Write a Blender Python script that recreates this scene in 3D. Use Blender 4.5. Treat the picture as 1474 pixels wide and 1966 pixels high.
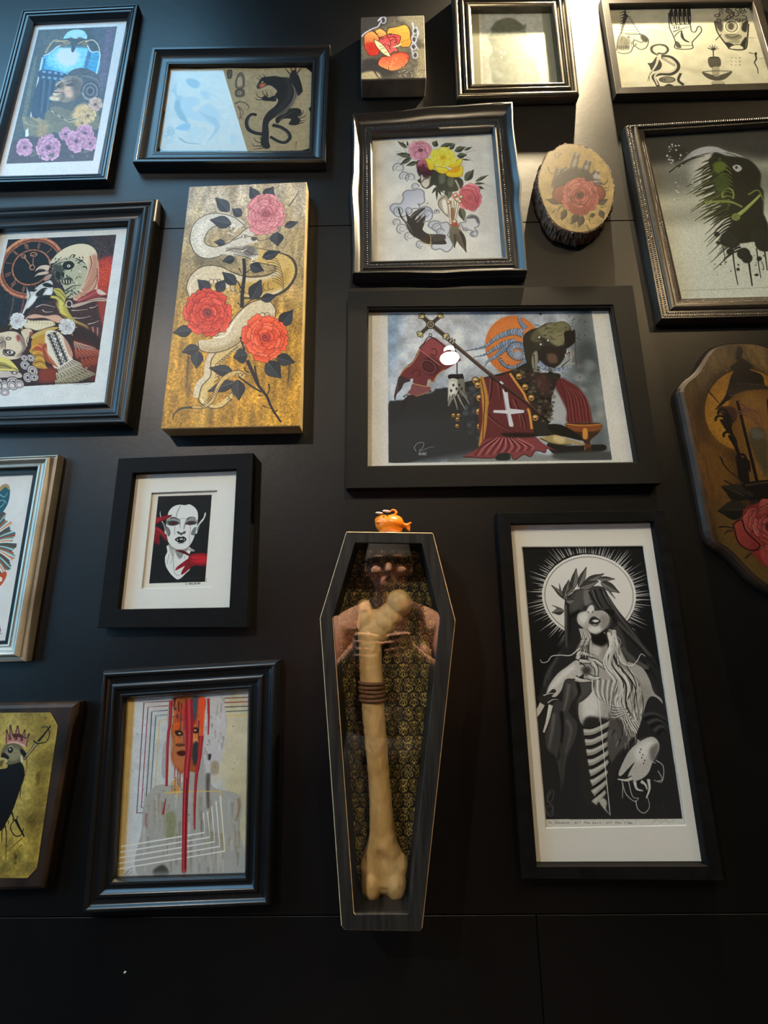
import bpy, bmesh, math, random
import numpy as np
from mathutils import Vector, Matrix

for o in list(bpy.data.objects):
    bpy.data.objects.remove(o)
S = bpy.context.scene
COL = S.collection
PI = math.pi

# ------------------------------------------------------------------ camera
# ultra-wide phone camera held 0.8 m in front of a black gallery wall, pitched up
D = 0.80                      # camera to wall
CZ = 1.38                     # camera height
F = 895.72                    # focal length in photo pixels (1474 wide)
TH, RO, YA = 0.23556, -0.010632, -0.008618
_w = np.array([math.sin(YA)*math.cos(TH), math.cos(YA)*math.cos(TH), math.sin(TH)])
_r0 = np.array([math.cos(YA), -math.sin(YA), 0.0])
_u0 = np.cross(_r0, _w)
CR = math.cos(RO)*_r0 + math.sin(RO)*_u0
CU = -math.sin(RO)*_r0 + math.cos(RO)*_u0
CW = _w
cam = bpy.data.cameras.new('camera')
cam.sensor_fit = 'HORIZONTAL'
cam.sensor_width = 36.0
cam.lens = F/1474*36.0
cam.clip_start = 0.004
camo = bpy.data.objects.new('camera', cam)
COL.objects.link(camo)
camo.matrix_world = Matrix(((CR[0], CU[0], -CW[0], 0), (CR[1], CU[1], -CW[1], -D),
                            (CR[2], CU[2], -CW[2], CZ), (0, 0, 0, 1)))
S.camera = camo

# ------------------------------------------------------------------ sky, lamps, exposure
S.view_settings.view_transform = 'Standard'
S.view_settings.look = 'None'
S.view_settings.gamma = 1
S.view_settings.use_curve_mapping = False
S.view_settings.exposure = 0.10
S.cycles.use_denoising = True
S.cycles.max_bounces = 8
S.cycles.transparent_max_bounces = 16
S.cycles.sample_clamp_indirect = 6.0
world = bpy.data.worlds.new('daylight')
S.world = world
world.use_nodes = True
_bg = world.node_tree.nodes['Background']
_bg.inputs[0].default_value = (0.29, 0.66, 1.0, 1)      # even, bluish overcast daylight
_bg.inputs[1].default_value = 7.2

def lamp(name, kind, loc, energy, color, size=0.02, aim=None, **kw):
    l = bpy.data.lights.new(name, kind)
    l.energy = energy
    l.color = color
    if kind in ('POINT', 'SPOT'):
        l.shadow_soft_size = size
    for k, v in kw.items():
        setattr(l, k, v)
    o = bpy.data.objects.new(name, l)
    COL.objects.link(o)
    o.location = loc
    if aim is not None:
        o.rotation_euler = (Vector(aim)-Vector(loc)).to_track_quat('-Z', 'Y').to_euler()
    return o

def portal(name, loc, aim, sx, sy):
    o = lamp(name, 'AREA', loc, 1.0, (1, 1, 1), aim=aim, shape='RECTANGLE', size=sx, size_y=sy)
    o.data.cycles.is_portal = True
    return o

# skylight opening in the ceiling and clerestory window high in the left wall (see the room below)
CEIL = 3.45
SKY = (-2.20, -0.61, -1.20, -0.47)          # x0 x1 y0 y1 of the skylight
WIN = (-1.65, -0.30, 1.20, 3.00)            # y0 y1 z0 z1 of the window in the left wall
XL, XR, YB = -2.30, 2.60, -4.60
portal('skylight_daylight', ((SKY[0]+SKY[1])/2, (SKY[2]+SKY[3])/2, CEIL+0.05), ((SKY[0]+SKY[1])/2, (SKY[2]+SKY[3])/2, 0), SKY[1]-SKY[0], SKY[3]-SKY[2])
portal('window_daylight', (XL-0.05, (WIN[0]+WIN[1])/2, (WIN[2]+WIN[3])/2), (0, (WIN[0]+WIN[1])/2, (WIN[2]+WIN[3])/2), WIN[1]-WIN[0], WIN[3]-WIN[2])
WARM = (1.0, 0.80, 0.50)
# warm spot hugging the wall just above the picture, raking down it
lamp('raking_spot', 'SPOT', (0.53, -0.112, 3.18), 310.0, WARM, size=0.011, aim=(0.50, -0.03, 1.6),
     spot_size=math.radians(140), spot_blend=1.0)
# unseen fill lamps added to light the prints, behind and beside the photographer
lamp('added_fill_lamp', 'SPOT', (-1.6, -2.5, 3.3), 185.0, (1.0, 0.88, 0.77), size=0.05, aim=(-0.22, 0, 0.92),
     spot_size=math.radians(58), spot_blend=1.0)
lamp('added_fill_lamp', 'POINT', (1.6, -1.5, 3.2), 34.0, (1.0, 0.72, 0.38), size=0.04)
# unseen spot added above the photographer to brighten the figure's mirror image
lamp('added_figure_spot', 'SPOT', (-0.30, -0.72, 3.40), 2600.0, (1.0, 0.82, 0.62), size=0.04, aim=(0.0, -1.2, 1.3),
     spot_size=math.radians(32), spot_blend=0.5)
PEND = (0.349, -1.517, 2.80)       # opal pendant, its own glow is in its builder

# ------------------------------------------------------------------ helpers
def P(px, py, h=0.0):
    """point of the wall (or of the plane h in front of it) that the photo shows at pixel px, py"""
    d = CR*(px-737) - CU*(py-983) + CW*F
    k = (D-h)/d[1]
    return Vector((d[0]*k, -h, CZ+d[2]*k))

def Pn(px, py, h):
    """same for numpy arrays -> X, Z"""
    px = np.asarray(px, float); py = np.asarray(py, float)
    d = [CR[i]*(px-737) - CU[i]*(py-983) + CW[i]*F for i in range(3)]
    k = (D-h)/d[1]
    return d[0]*k, CZ+d[2]*k

class Th:
    """a thing: an Empty at its base that parents its parts"""
    def __init__(s, name, label, cat, loc, group=None):
        o = bpy.data.objects.new(name, None)
        o.empty_display_size = 0.02
        COL.objects.link(o)
        o.location = loc
        o['label'] = label
        o['category'] = cat
        if group:
            o['group'] = group
        s.o = o
        s.loc = Vector(loc)

def mesh(name, verts, faces, mat, parent=None, smooth=False, uvs=None, fix=True, kind=None, label=None):
    org = parent.loc if parent is not None and isinstance(parent, Th) else Vector((0, 0, 0))
    po = parent.o if isinstance(parent, Th) else parent
    if po is not None and not isinstance(parent, Th):
        q = po
        while q is not None:
            org = org + q.location
            q = q.parent
    me = bpy.data.meshes.new(name)
    me.from_pydata([Vector(v)-org for v in verts], [], faces)
    if fix:
        bm = bmesh.new(); bm.from_mesh(me)
        bmesh.ops.recalc_face_normals(bm, faces=bm.faces)
        bm.to_mesh(me); bm.free()
    if uvs is not None:
        lay = me.uv_layers.new(name='UVMap')
        for lp in me.loops:
            lay.data[lp.index].uv = uvs[lp.vertex_index]
    if smooth:
        me.polygons.foreach_set('use_smooth', [True]*len(me.polygons))
    me.materials.append(mat)
    me.update()
    o = bpy.data.objects.new(name, me)
    COL.objects.link(o)
    if po is not None:
        o.parent = po
    if kind:
        o['kind'] = kind
    if label:
        o['label'] = label
    return o

def from_bm(name, bm, mat, parent=None, smooth=False, kind=None, label=None):
    bmesh.ops.recalc_face_normals(bm, faces=bm.faces)
    bm.verts.index_update()
    v = [tuple(x.co) for x in bm.verts]
    f = [[x.index for x in q.verts] for q in bm.faces]
    bm.free()
    return mesh(name, v, f, mat, parent, smooth, fix=False, kind=kind, label=label)

def tag(o, label, cat, group=None):
    o['label'] = label; o['category'] = cat
    if group:
        o['group'] = group
    return o

def struct(o, label=None):
    o['kind'] = 'structure'
    if label:
        o['label'] = label
    return o

def box_vf(x0, x1, y0, y1, z0, z1):
    v = [(x, y, z) for x in (x0, x1) for y in (y0, y1) for z in (z0, z1)]
    f = [(0, 1, 3, 2), (4, 6, 7, 5), (0, 4, 5, 1), (2, 3, 7, 6), (0, 2, 6, 4), (1, 5, 7, 3)]
    return v, f

def box(name, x0, x1, y0, y1, z0, z1, mat, parent=None, **k):
    v, f = box_vf(x0, x1, y0, y1, z0, z1)
    return mesh(name, v, f, mat, parent, **k)

def bevel(o, w, seg=2):
    m = o.modifiers.new('bevel', 'BEVEL'); m.width = w; m.segments = seg; m.limit_method = 'ANGLE'
    return o

def prism(name, pts, h0, h1, mat, parent, bev=0.0, hfun=None, **k):
    """solid plate: outline pts (x,z) between depth h0 and h1 in front of the wall, optional chamfer"""
    n = len(pts); v = []; f = []
    rings = [(pts, h0)]
    if bev > 0:
        c = np.mean(np.array(pts), axis=0)
        A = np.array(pts); nx = np.roll(A, -1, 0)-np.roll(A, 1, 0)
        nn = np.stack([-nx[:, 1], nx[:, 0]], 1); nn /= np.linalg.norm(nn, axis=1)[:, None]+1e-9
        if np.sum(nn*(c-A)) < 0:
            nn = -nn
        rings += [(A.tolist(), h1-bev), ((A+nn*bev*0.35).tolist(), h1-bev*0.3), ((A+nn*bev).tolist(), h1)]
    else:
        rings += [(pts, h1)]
    for r, h in rings:
        v += [(p[0], -h, p[1]) for p in r]
    m = len(rings)
    for j in range(m-1):
        for i in range(n):
            f.append((j*n+i, j*n+(i+1) % n, (j+1)*n+(i+1) % n, (j+1)*n+i))
    f.append(tuple(range(n))[::-1]); f.append(tuple((m-1)*n+i for i in range(n)))
    return mesh(name, v, f, mat, parent, **k)

# ------------------------------------------------------------------ materials
MATS = {}
def nd(nt, t, **k):
    n = nt.nodes.new(t)
    for a, b in k.items():
        if a in n.inputs:
            n.inputs[a].default_value = b
        else:
            setattr(n, a, b)
    return n

def pm(name, col, rough=0.5, metal=0.0, spec=0.5, var=0.15, scale=40.0, bump=0.0, bscale=200.0, coat=0.0, col2=None, rvar=0.1, stretch=None, detail=4.0, sub=0.0):
    """principled material whose colour and gloss vary with noise; optional bump"""
    if name in MATS:
        return MATS[name]
    m = bpy.data.materials.new(name); m.use_nodes = True
    nt = m.node_tree; b = nt.nodes['Principled BSDF']; L = nt.links.new
    tc = nd(nt, 'ShaderNodeTexCoord')
    mp = nd(nt, 'ShaderNodeMapping')
    L(tc.outputs['Object'], mp.inputs[0])
    if stretch:
        mp.inputs['Scale'].default_value = stretch
    no = nd(nt, 'ShaderNodeTexNoise', Scale=scale, Detail=detail)
    L(mp.outputs[0], no.inputs['Vector'])
    rp = nd(nt, 'ShaderNodeValToRGB')
    c2 = col2 if col2 else tuple(min(1, c*(1+var)) for c in col)
    c1 = tuple(c*(1-var) for c in col) if not col2 else col
    rp.color_ramp.elements[0].position = 0.3; rp.color_ramp.elements[1].position = 0.7
    rp.color_ramp.elements[0].color = (*c1, 1); rp.color_ramp.elements[1].color = (*c2, 1)
    L(no.outputs[0], rp.inputs[0]); L(rp.outputs[0], b.inputs['Base Color'])
    mr = nd(nt, 'ShaderNodeMapRange')
    mr.inputs[3].default_value = max(0.02, rough-rvar); mr.inputs[4].default_value = min(1, rough+rvar)
    L(no.outputs[0], mr.inputs[0]); L(mr.outputs[0], b.inputs['Roughness'])
    b.inputs['Metallic'].default_value = metal
    b.inputs['Specular IOR Level'].default_value = spec
    b.inputs['Coat Weight'].default_value = coat
    b.inputs['Coat Roughness'].default_value = 0.12
    if sub:
        b.inputs['Subsurface Weight'].default_value = sub
        b.inputs['Subsurface Radius'].default_value = (0.01, 0.004, 0.002)
        b.inputs['Subsurface Scale'].default_value = 0.5
    if bump:
        n2 = nd(nt, 'ShaderNodeTexNoise', Scale=bscale, Detail=3.0)
        L(mp.outputs[0], n2.inputs['Vector'])
        bp = nd(nt, 'ShaderNodeBump', Strength=bump, Distance=0.002)
        L(n2.outputs[0], bp.inputs['Height']); L(bp.outputs[0], b.inputs['Normal'])
    MATS[name] = m
    return m

def glass_mat():
    """thin clear picture glass: mostly transparent, mirror reflection rising at grazing angles"""
    if 'glass' in MATS:
        return MATS['glass']
    m = bpy.data.materials.new('glass'); m.use_nodes = True
    nt = m.node_tree; L = nt.links.new
    nt.nodes.remove(nt.nodes['Principled BSDF'])
    tr = nd(nt, 'ShaderNodeBsdfTransparent'); tr.inputs[0].default_value = (0.97, 0.985, 0.98, 1)
    gl = nd(nt, 'ShaderNodeBsdfGlossy', Roughness=0.0)
    lw = nd(nt, 'ShaderNodeLayerWeight'); lw.inputs[0].default_value = 0.5
    pw = nd(nt, 'ShaderNodeMath', operation='POWER'); pw.inputs[1].default_value = 5.0
    ma = nd(nt, 'ShaderNodeMath', operation='MULTIPLY_ADD'); ma.inputs[1].default_value = 0.96; ma.inputs[2].default_value = 0.042
    mx = nd(nt, 'ShaderNodeMixShader')
    L(lw.outputs['Facing'], pw.inputs[0]); L(pw.outputs[0], ma.inputs[0]); L(ma.outputs[0], mx.inputs[0])
    L(tr.outputs[0], mx.inputs[1]); L(gl.outputs[0], mx.inputs[2])
    L(mx.outputs[0], nt.nodes['Material Output'].inputs[0])
    MATS['glass'] = m
    return m

BLACK = pm('black_satin_paint', (0.006, 0.006, 0.0065), rough=0.32, var=0.3, scale=30, rvar=0.06)
BLACKM = pm('black_matt_paint', (0.005, 0.005, 0.0053), rough=0.6, var=0.3, scale=60, bump=0.05, spec=.08)
BOARD = pm('dark_backing_board', (0.02, 0.017, 0.014), rough=0.8)

# ------------------------------------------------------------------ room shell
def wall_material():
    m = pm('black_wall_paint', (0.0025, 0.0025, 0.0027), rough=0.40, var=0.25, scale=6, rvar=0.05, spec=0.36)
    nt = m.node_tree; b = nt.nodes['Principled BSDF']; L = nt.links.new
    tc = nd(nt, 'ShaderNodeTexCoord')
    n1 = nd(nt, 'ShaderNodeTexNoise', Scale=55.0, Detail=5.0, Roughness=0.6)
    n2 = nd(nt, 'ShaderNodeTexNoise', Scale=420.0, Detail=2.0)
    L(tc.outputs['Object'], n1.inputs['Vector']); L(tc.outputs['Object'], n2.inputs['Vector'])
    ad = nd(nt, 'ShaderNodeMath', operation='MULTIPLY_ADD'); ad.inputs[1].default_value = 0.35
    L(n2.outputs[0], ad.inputs[0]); L(n1.outputs[0], ad.inputs[2])
    bp = nd(nt, 'ShaderNodeBump', Strength=0.16, Distance=0.0016)
    L(ad.outputs[0], bp.inputs['Height']); L(bp.outputs[0], b.inputs['Normal'])
    return m
WALL = wall_material()
DARKROOM = pm('charcoal_room_paint', (0.012, 0.012, 0.012), rough=0.7, scale=3)
FLOORM = pm('dark_oak_floor', (0.012, 0.008, 0.006), rough=0.5, scale=5, col2=(0.02, 0.013, 0.009), stretch=(1, 8, 1))
JOINT = pm('joint_filler', (0.004, 0.004, 0.004), rough=0.8)
ZL = P(700, 1757.5).z; ZH = P(1020, 426.5).z; XV = P(1036, 1850).x
back = struct(box('wall_back', XL, XR, 0.006, 0.12, 0, CEIL, JOINT))
for z0, z1, xs in ((0, ZL, (XL, XV-2.44, XV, XV+1.9, XR)), (ZL, ZH, (XL, -1.25, 1.19, XR)), (ZH, CEIL, (XL, -1.6, 0.84+0.5, XR))):
    for xa, xb in zip(xs[:-1], xs[1:]):
        if xb > xa + 0.05:
            o = box('panel', xa+0.0008, xb-0.0008, 0, 0.006, z0+0.0009, z1-0.0009, WALL, back)
            bevel(o, 0.00035, 1)
struct(box('floor', XL-0.1, XR+0.1, YB-0.1, 0.12, -0.08, 0, FLOORM))
def plate_with_hole(name, axis, a0, a1, b0, b1, h, c0, c1, mat):
    """slab with a rectangular hole; axis 'z' (ceiling: a=x, b=y) or 'x' (left wall: a=y, b=z)"""
    A = [a0, h[0], h[1], a1]; B = [b0, h[2], h[3], b1]; v = []; f = []
    for c in (c0, c1):
        for a in A:
            for b in B:
                v.append((a, b, c) if axis == 'z' else (c, a, b))
    for s in (0, 16):
        for i in range(3):
            for j in range(3):
                if not (i == 1 and j == 1):
                    k = s+i*4+j; f.append((k, k+1, k+5, k+4))
    for k0, k1 in ((5, 6), (6, 10), (10, 9), (9, 5), (0, 3), (3, 15), (15, 12), (12, 0)):
        f.append((k0, k1, k1+16, k0+16))
    return struct(mesh(name, v, f, mat))
plate_with_hole('ceiling', 'z', XL-0.1, XR+0.1, YB-0.1, 0.12, SKY, CEIL, CEIL+0.10, DARKROOM)
plate_with_hole('wall_left', 'x', YB, 0.0, 0, CEIL, WIN, XL-0.1, XL, DARKROOM)
struct(box('wall_right', XR, XR+0.1, YB, 0.0, 0, CEIL, DARKROOM))
struct(box('wall_front', XL-0.1, XR+0.1, YB-0.1, YB, 0, CEIL, DARKROOM))
# ------------------------------------------------------------------ drawing toolkit for the flat prints
def lin(c):
    c = np.asarray(c, float)
    return np.where(c <= 0.04045, c/12.92, ((c+0.055)/1.055)**2.4)

def hexc(c):
    if isinstance(c, str):
        return np.array([int(c[i:i+2], 16) for i in (0, 2, 4)])/255.0
    return np.asarray(c, float)

def nums(p):
    if isinstance(p, str):
        p = [float(t) for t in p.replace(',', ' ').split()]
    a = np.asarray(p, float)
    return a.reshape(-1, 2)

def cat(p, closed, n=6):
    """Catmull-Rom curve through the points"""
    k = len(p)
    if k < 3:
        return p
    if closed:
        q = np.concatenate([p[-1:], p, p[:2]])
    else:
        q = np.concatenate([2*p[:1]-p[1:2], p, 2*p[-1:]-p[-2:-1]])
    t = np.linspace(0, 1, n, endpoint=False)[:, None]
    out = []
    for i in range(1, len(q)-2):
        a, b, c, d = q[i-1], q[i], q[i+1], q[i+2]
        out.append(0.5*((2*b)+(c-a)*t+(2*a-5*b+4*c-d)*t*t+(3*b-a-3*c+d)*t**3))
    r = np.concatenate(out)
    return r if closed else np.concatenate([r, p[-1:]])

def blur(m, r):
    r = int(round(r))
    if r < 1:
        return m
    for ax in (0, 1, 0, 1):
        q = np.pad(m, [(r+1, r) if a == ax else (0, 0) for a in (0, 1)], mode='edge')
        c = np.cumsum(q, axis=ax)
        m = (np.take(c, range(2*r+1, c.shape[ax]), ax)-np.take(c, range(0, c.shape[ax]-2*r-1), ax))/(2*r+1)
    return m

def vnoise(h, w, cell, rng):
    gh, gw = int(h/cell)+3, int(w/cell)+3
    g = rng.random((gh, gw))
    y = np.arange(h)/cell; x = np.arange(w)/cell
    yi = y.astype(int); xi = x.astype(int)
    fy = (y-yi)[:, None]; fx = (x-xi)[None]
    fy = fy*fy*(3-2*fy); fx = fx*fx*(3-2*fx)
    A = g[yi][:, xi]; B = g[yi][:, xi+1]; C = g[yi+1][:, xi]; E = g[yi+1][:, xi+1]
    return (A*(1-fx)+B*fx)*(1-fy)+(C*(1-fx)+E*fx)*fy

TEX = 1900.0      # texels per metre
class Art:
    """a picture painted by code; coordinates are read off an enlarged view (x0, y0, scale) of the print"""
    def __init__(s, quad, h, view, white, bg, seed=1, tex=TEX):
        s.h = h; s.view = view; s.quad = quad
        X, Z = Pn([q[0] for q in quad], [q[1] for q in quad], h)
        s.b = (X.min(), X.max(), Z.min(), Z.max())
        s.W = max(8, int((s.b[1]-s.b[0])*tex)); s.H = max(8, int((s.b[3]-s.b[2])*tex))
        s.rng = np.random.default_rng(seed)
        s.white = lin(hexc(white)); s.im = np.zeros((s.H, s.W, 3)); s.im[:] = hexc(bg)
        s.clip = None
        p = s.T(np.array([[100., 100.], [110., 100.]])); s.k = np.linalg.norm(p[1]-p[0])/10
    def T(s, z):
        x0, y0, sc = s.view
        X, Z = Pn(x0+z[:, 0]/sc, y0+z[:, 1]/sc, s.h)
        return np.stack([(X-s.b[0])/(s.b[1]-s.b[0])*s.W, (s.b[3]-Z)/(s.b[3]-s.b[2])*s.H], 1)
    def mask(s, t, pad=0):
        SS = 3
        x0 = int(max(0, math.floor(t[:, 0].min())-pad)); x1 = int(min(s.W, math.ceil(t[:, 0].max())+pad+1))
        y0 = int(max(0, math.floor(t[:, 1].min())-pad)); y1 = int(min(s.H, math.ceil(t[:, 1].max())+pad+1))
        if x1 <= x0 or y1 <= y0:
            return None
        w, h = (x1-x0)*SS, (y1-y0)*SS
        q = (t-np.array([x0, y0]))*SS
        acc = np.zeros((h, w+1), np.int16)
        a = q; b = np.roll(q, -1, 0)
        for (ax, ay), (bx, by) in zip(a, b):
            if ay == by:
                continue
            sg = 1
            if ay > by:
                ax, ay, bx, by = bx, by, ax, ay; sg = -1
            r0 = max(0, math.ceil(ay-0.5)); r1 = min(h-1, math.ceil(by-0.5)-1)
            if r1 < r0:
                continue
            rr = np.arange(r0, r1+1)
            xs = np.ceil(ax+(rr+0.5-ay)*(bx-ax)/(by-ay)-0.5)
            np.add.at(acc, (rr, np.clip(xs, 0, w).astype(int)), sg)
        m = (np.cumsum(acc, 1)[:, :w] != 0).reshape(y1-y0, SS, x1-x0, SS).mean((1, 3))
        return x0, x1, y0, y1, m
    def put(s, R, col, o, c2=None, g=0.0, mid=0.5):
        x0, x1, y0, y1, m = R
        m = m*o
        if s.clip is not None:
            m = m*s.clip[y0:y1, x0:x1]
        c = hexc(col)
        if c2 is not None:
            yy, xx = np.mgrid[0:y1-y0, 0:x1-x0]
            on = R[4] > 0.02
            d = xx*math.cos(g)+yy*math.sin(g)
            lo, hi = (d[on].min(), d[on].max()) if on.any() else (0, 1)
            t = np.clip((d-lo)/max(hi-lo, 1e-6), 0, 1)[..., None]
            c = c*(1-t)+hexc(c2)*t
        s.im[y0:y1, x0:x1] = s.im[y0:y1, x0:x1]*(1-m[..., None])+c*m[..., None]
    def f(s, p, c, c2=None, g=90, b=0, o=1.0, sm=1):
        """filled shape; c->c2 gradient at angle g (degrees, 90 = downwards), b = soft edge"""
        z = nums(p)
        if sm:
            z = cat(z, True)
        t = s.T(z); br = b*s.k
        R = s.mask(t, int(br*2)+1)
        if R is None:
            return
        if br >= 0.5:
            R = R[:4]+(blur(R[4], br),)
        s.put(R, c, o, c2, math.radians(g))
    def l(s, p, c, w=3, w2=None, o=1.0, sm=1, b=0, taper=0):
        """brush line of width w tapering to w2 (taper=1: both ends)"""
        z = nums(p)
        if sm:
            z = cat(z, False)
        t = s.T(z)
        n = len(t)
        d = np.gradient(t, axis=0); d /= np.linalg.norm(d, axis=1)[:, None]+1e-9
        nn = np.stack([-d[:, 1], d[:, 0]], 1)
        u = np.linspace(0, 1, n)
        ww = w+((w if w2 is None else w2)-w)*u
        if taper:
            ww = w*np.clip(np.sin(u*PI), 0.06, 1)
        ww = np.maximum(ww*s.k*0.5, 0.12)[:, None]
        poly = np.concatenate([t+nn*ww, (t-nn*ww)[::-1]])
        br = b*s.k
        R = s.mask(poly, int(br*2)+1)
        if R is None:
            return
        if br >= 0.5:
            R = R[:4]+(blur(R[4], br),)
        s.put(R, c, o)
    def el(s, cx, cy, rx, ry, c, rot=0, **k):
        a = np.linspace(0, 2*PI, 28, endpoint=False); r = math.radians(rot)
        x = rx*np.cos(a); y = ry*np.sin(a)
        s.f(np.stack([cx+x*math.cos(r)-y*math.sin(r), cy+x*math.sin(r)+y*math.cos(r)], 1), c, sm=0, **k)
    def ring(s, cx, cy, rx, ry, c, w, rot=0, a0=0, a1=360, **k):
        a = np.radians(np.linspace(a0, a1, max(6, int(abs(a1-a0)/9)+2))); r = math.radians(rot)
        x = rx*np.cos(a); y = ry*np.sin(a)
        s.l(np.stack([cx+x*math.cos(r)-y*math.sin(r), cy+x*math.sin(r)+y*math.cos(r)], 1), c, w, sm=0, **k)
    def leaf(s, x0, y0, x1, y1, w, c, c2=None, vein=None, bend=0.0, line=None):
        a = np.array([x0, y0], float); b = np.array([x1, y1], float); d = b-a; n = np.array([-d[1], d[0]])
        Lg = np.linalg.norm(d)+1e-9; n = n/Lg
        ks = [(0, 0), (0.2, 0.75), (0.42, 1.0), (0.62, 0.8), (0.82, 0.36), (1, 0)]
        up = [a+d*t+n*(w*k*0.5+bend*math.sin(t*PI)) for t, k in ks]
        dn = [a+d*t+n*(-w*k*0.5+bend*math.sin(t*PI)) for t, k in ks[1:-1]][::-1]
        pts = np.array(up+dn)
        s.f(pts, c)
        if c2 is not None:
            half = np.array(up+[a+d*t+n*bend*math.sin(t*PI) for t in (0.8, 0.6, 0.4, 0.2)])
            s.f(half, c2)
        if line:
            s.l(np.concatenate([pts, pts[:1]]), line, max(1.5, Lg*0.02))
        if vein:
            s.l([a+d*t+n*bend*math.sin(t*PI) for t in (0, 0.3, 0.6, 0.92)], vein, max(1.5, Lg*0.025), 0.6)
    def rose(s, cx, cy, r, dk, md, lt, seed=3, sq=1.0, rot=0.0, line=None, heart=None, n=7):
        """painted rose: three rings of cupped petals round a spiral heart"""
        rg = np.random.default_rng(seed)
        dk, md, lt = hexc(dk), hexc(md), hexc(lt)
        ln = dk*0.75 if line is None else hexc(line)
        for ringi, (rr, cnt) in enumerate(((0.98, n), (0.83, n), (0.67, n-1), (0.51, n-2), (0.35, 4))):
            off = rg.random()*6
            for i in range(cnt):
                a = off+2*PI*i/cnt+rg.uniform(-.16, .16); hw = PI/cnt*rg.uniform(1.1, 1.36)
                R0 = r*rr*rg.uniform(0.91, 1.06); Ri = r*rr*0.42
                al = np.linspace(-hw, hw, 9)
                ro = R0*np.array([0.76, 0.90, 0.99, 0.955, 1.0, 0.96, 1.01, 0.91, 0.76])*rg.uniform(.975, 1.025, 9)
                po = [(math.cos(a+t)*q, math.sin(a+t)*q) for t, q in zip(al, ro)]
                pi = [(math.cos(a+t)*Ri, math.sin(a+t)*Ri) for t in (hw*0.7, 0, -hw*0.7)]
                z = np.array(po+pi); z[:, 1] *= sq
                c, sn = math.cos(rot), math.sin(rot)
                z = np.stack([cx+z[:, 0]*c-z[:, 1]*sn, cy+z[:, 0]*sn+z[:, 1]*c], 1)
                k = rg.uniform(-.08, .05)
                s.f(z, np.clip(lt+k+.03, 0, 1), np.clip(md*.92+k, 0, 1), g=math.degrees(a+rot)+180)
                s.f(np.array([z[1]*0.3+z[10]*0.7, z[4]*0.42+z[10]*0.58, z[7]*0.3+z[10]*0.7, z[9], z[10], z[11]]), dk, b=r*0.05, o=0.7)
                s.l(z[:9], ln, r*0.022, o=0.6)
                s.l(z[1:8]*0.94+np.array([cx, cy])*0.06, np.clip(lt*1.2, 0, 1), r*0.034, o=0.5, taper=1, b=r*.01)
        h = dk*0.7 if heart is None else hexc(heart)
        s.el(cx, cy, r*0.19, r*0.17*sq, h, b=r*0.03)
        th = np.linspace(0, 9.5, 26); q = r*0.2*(1-th/11.5)
        s.l(np.stack([cx+np.cos(th+off)*q, cy+np.sin(th+off)*q*sq], 1), lt, r*0.035, r*0.02, o=0.75, sm=0)
    def noise(s, amt, cell=6, sx=1.0, sy=1.0, tint=None):
        h, w = s.H, s.W
        n = vnoise(int(h/sy)+2, int(w/sx)+2, cell, s.rng)
        n = n[(np.arange(h)/sy).astype(int)][:, (np.arange(w)/sx).astype(int)]-0.5
        m = 1.0 if s.clip is None else s.clip[..., None]
        if tint is None:
            s.im = np.clip(s.im*(1+m*amt*2*n[..., None]), 0, 1)
        else:
            k = np.clip(n*2*amt, 0, 1)[..., None]*m
            s.im = s.im*(1-k)+hexc(tint)*k
    def dots(s, pts_n, box, c, r=(1, 3), o=1.0):
        for _ in range(pts_n):
            x = s.rng.uniform(box[0], box[2]); y = s.rng.uniform(box[1], box[3]); q = s.rng.uniform(*r)
            s.el(x, y, q, q*s.rng.uniform(.6, 1.2), c, o=o)
    def setclip(s, p=None, sm=1):
        if p is None:
            s.clip = None; return
        z = nums(p)
        if sm:
            z = cat(z, True)
        R = s.mask(s.T(z))
        s.clip = np.zeros((s.H, s.W))
        if R is not None:
            s.clip[R[2]:R[3], R[0]:R[1]] = R[4]
    def q(s, quad):
        """pixel quad -> view coordinates"""
        x0, y0, sc = s.view
        return [((a-x0)*sc, (b-y0)*sc) for a, b in quad]
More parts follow.
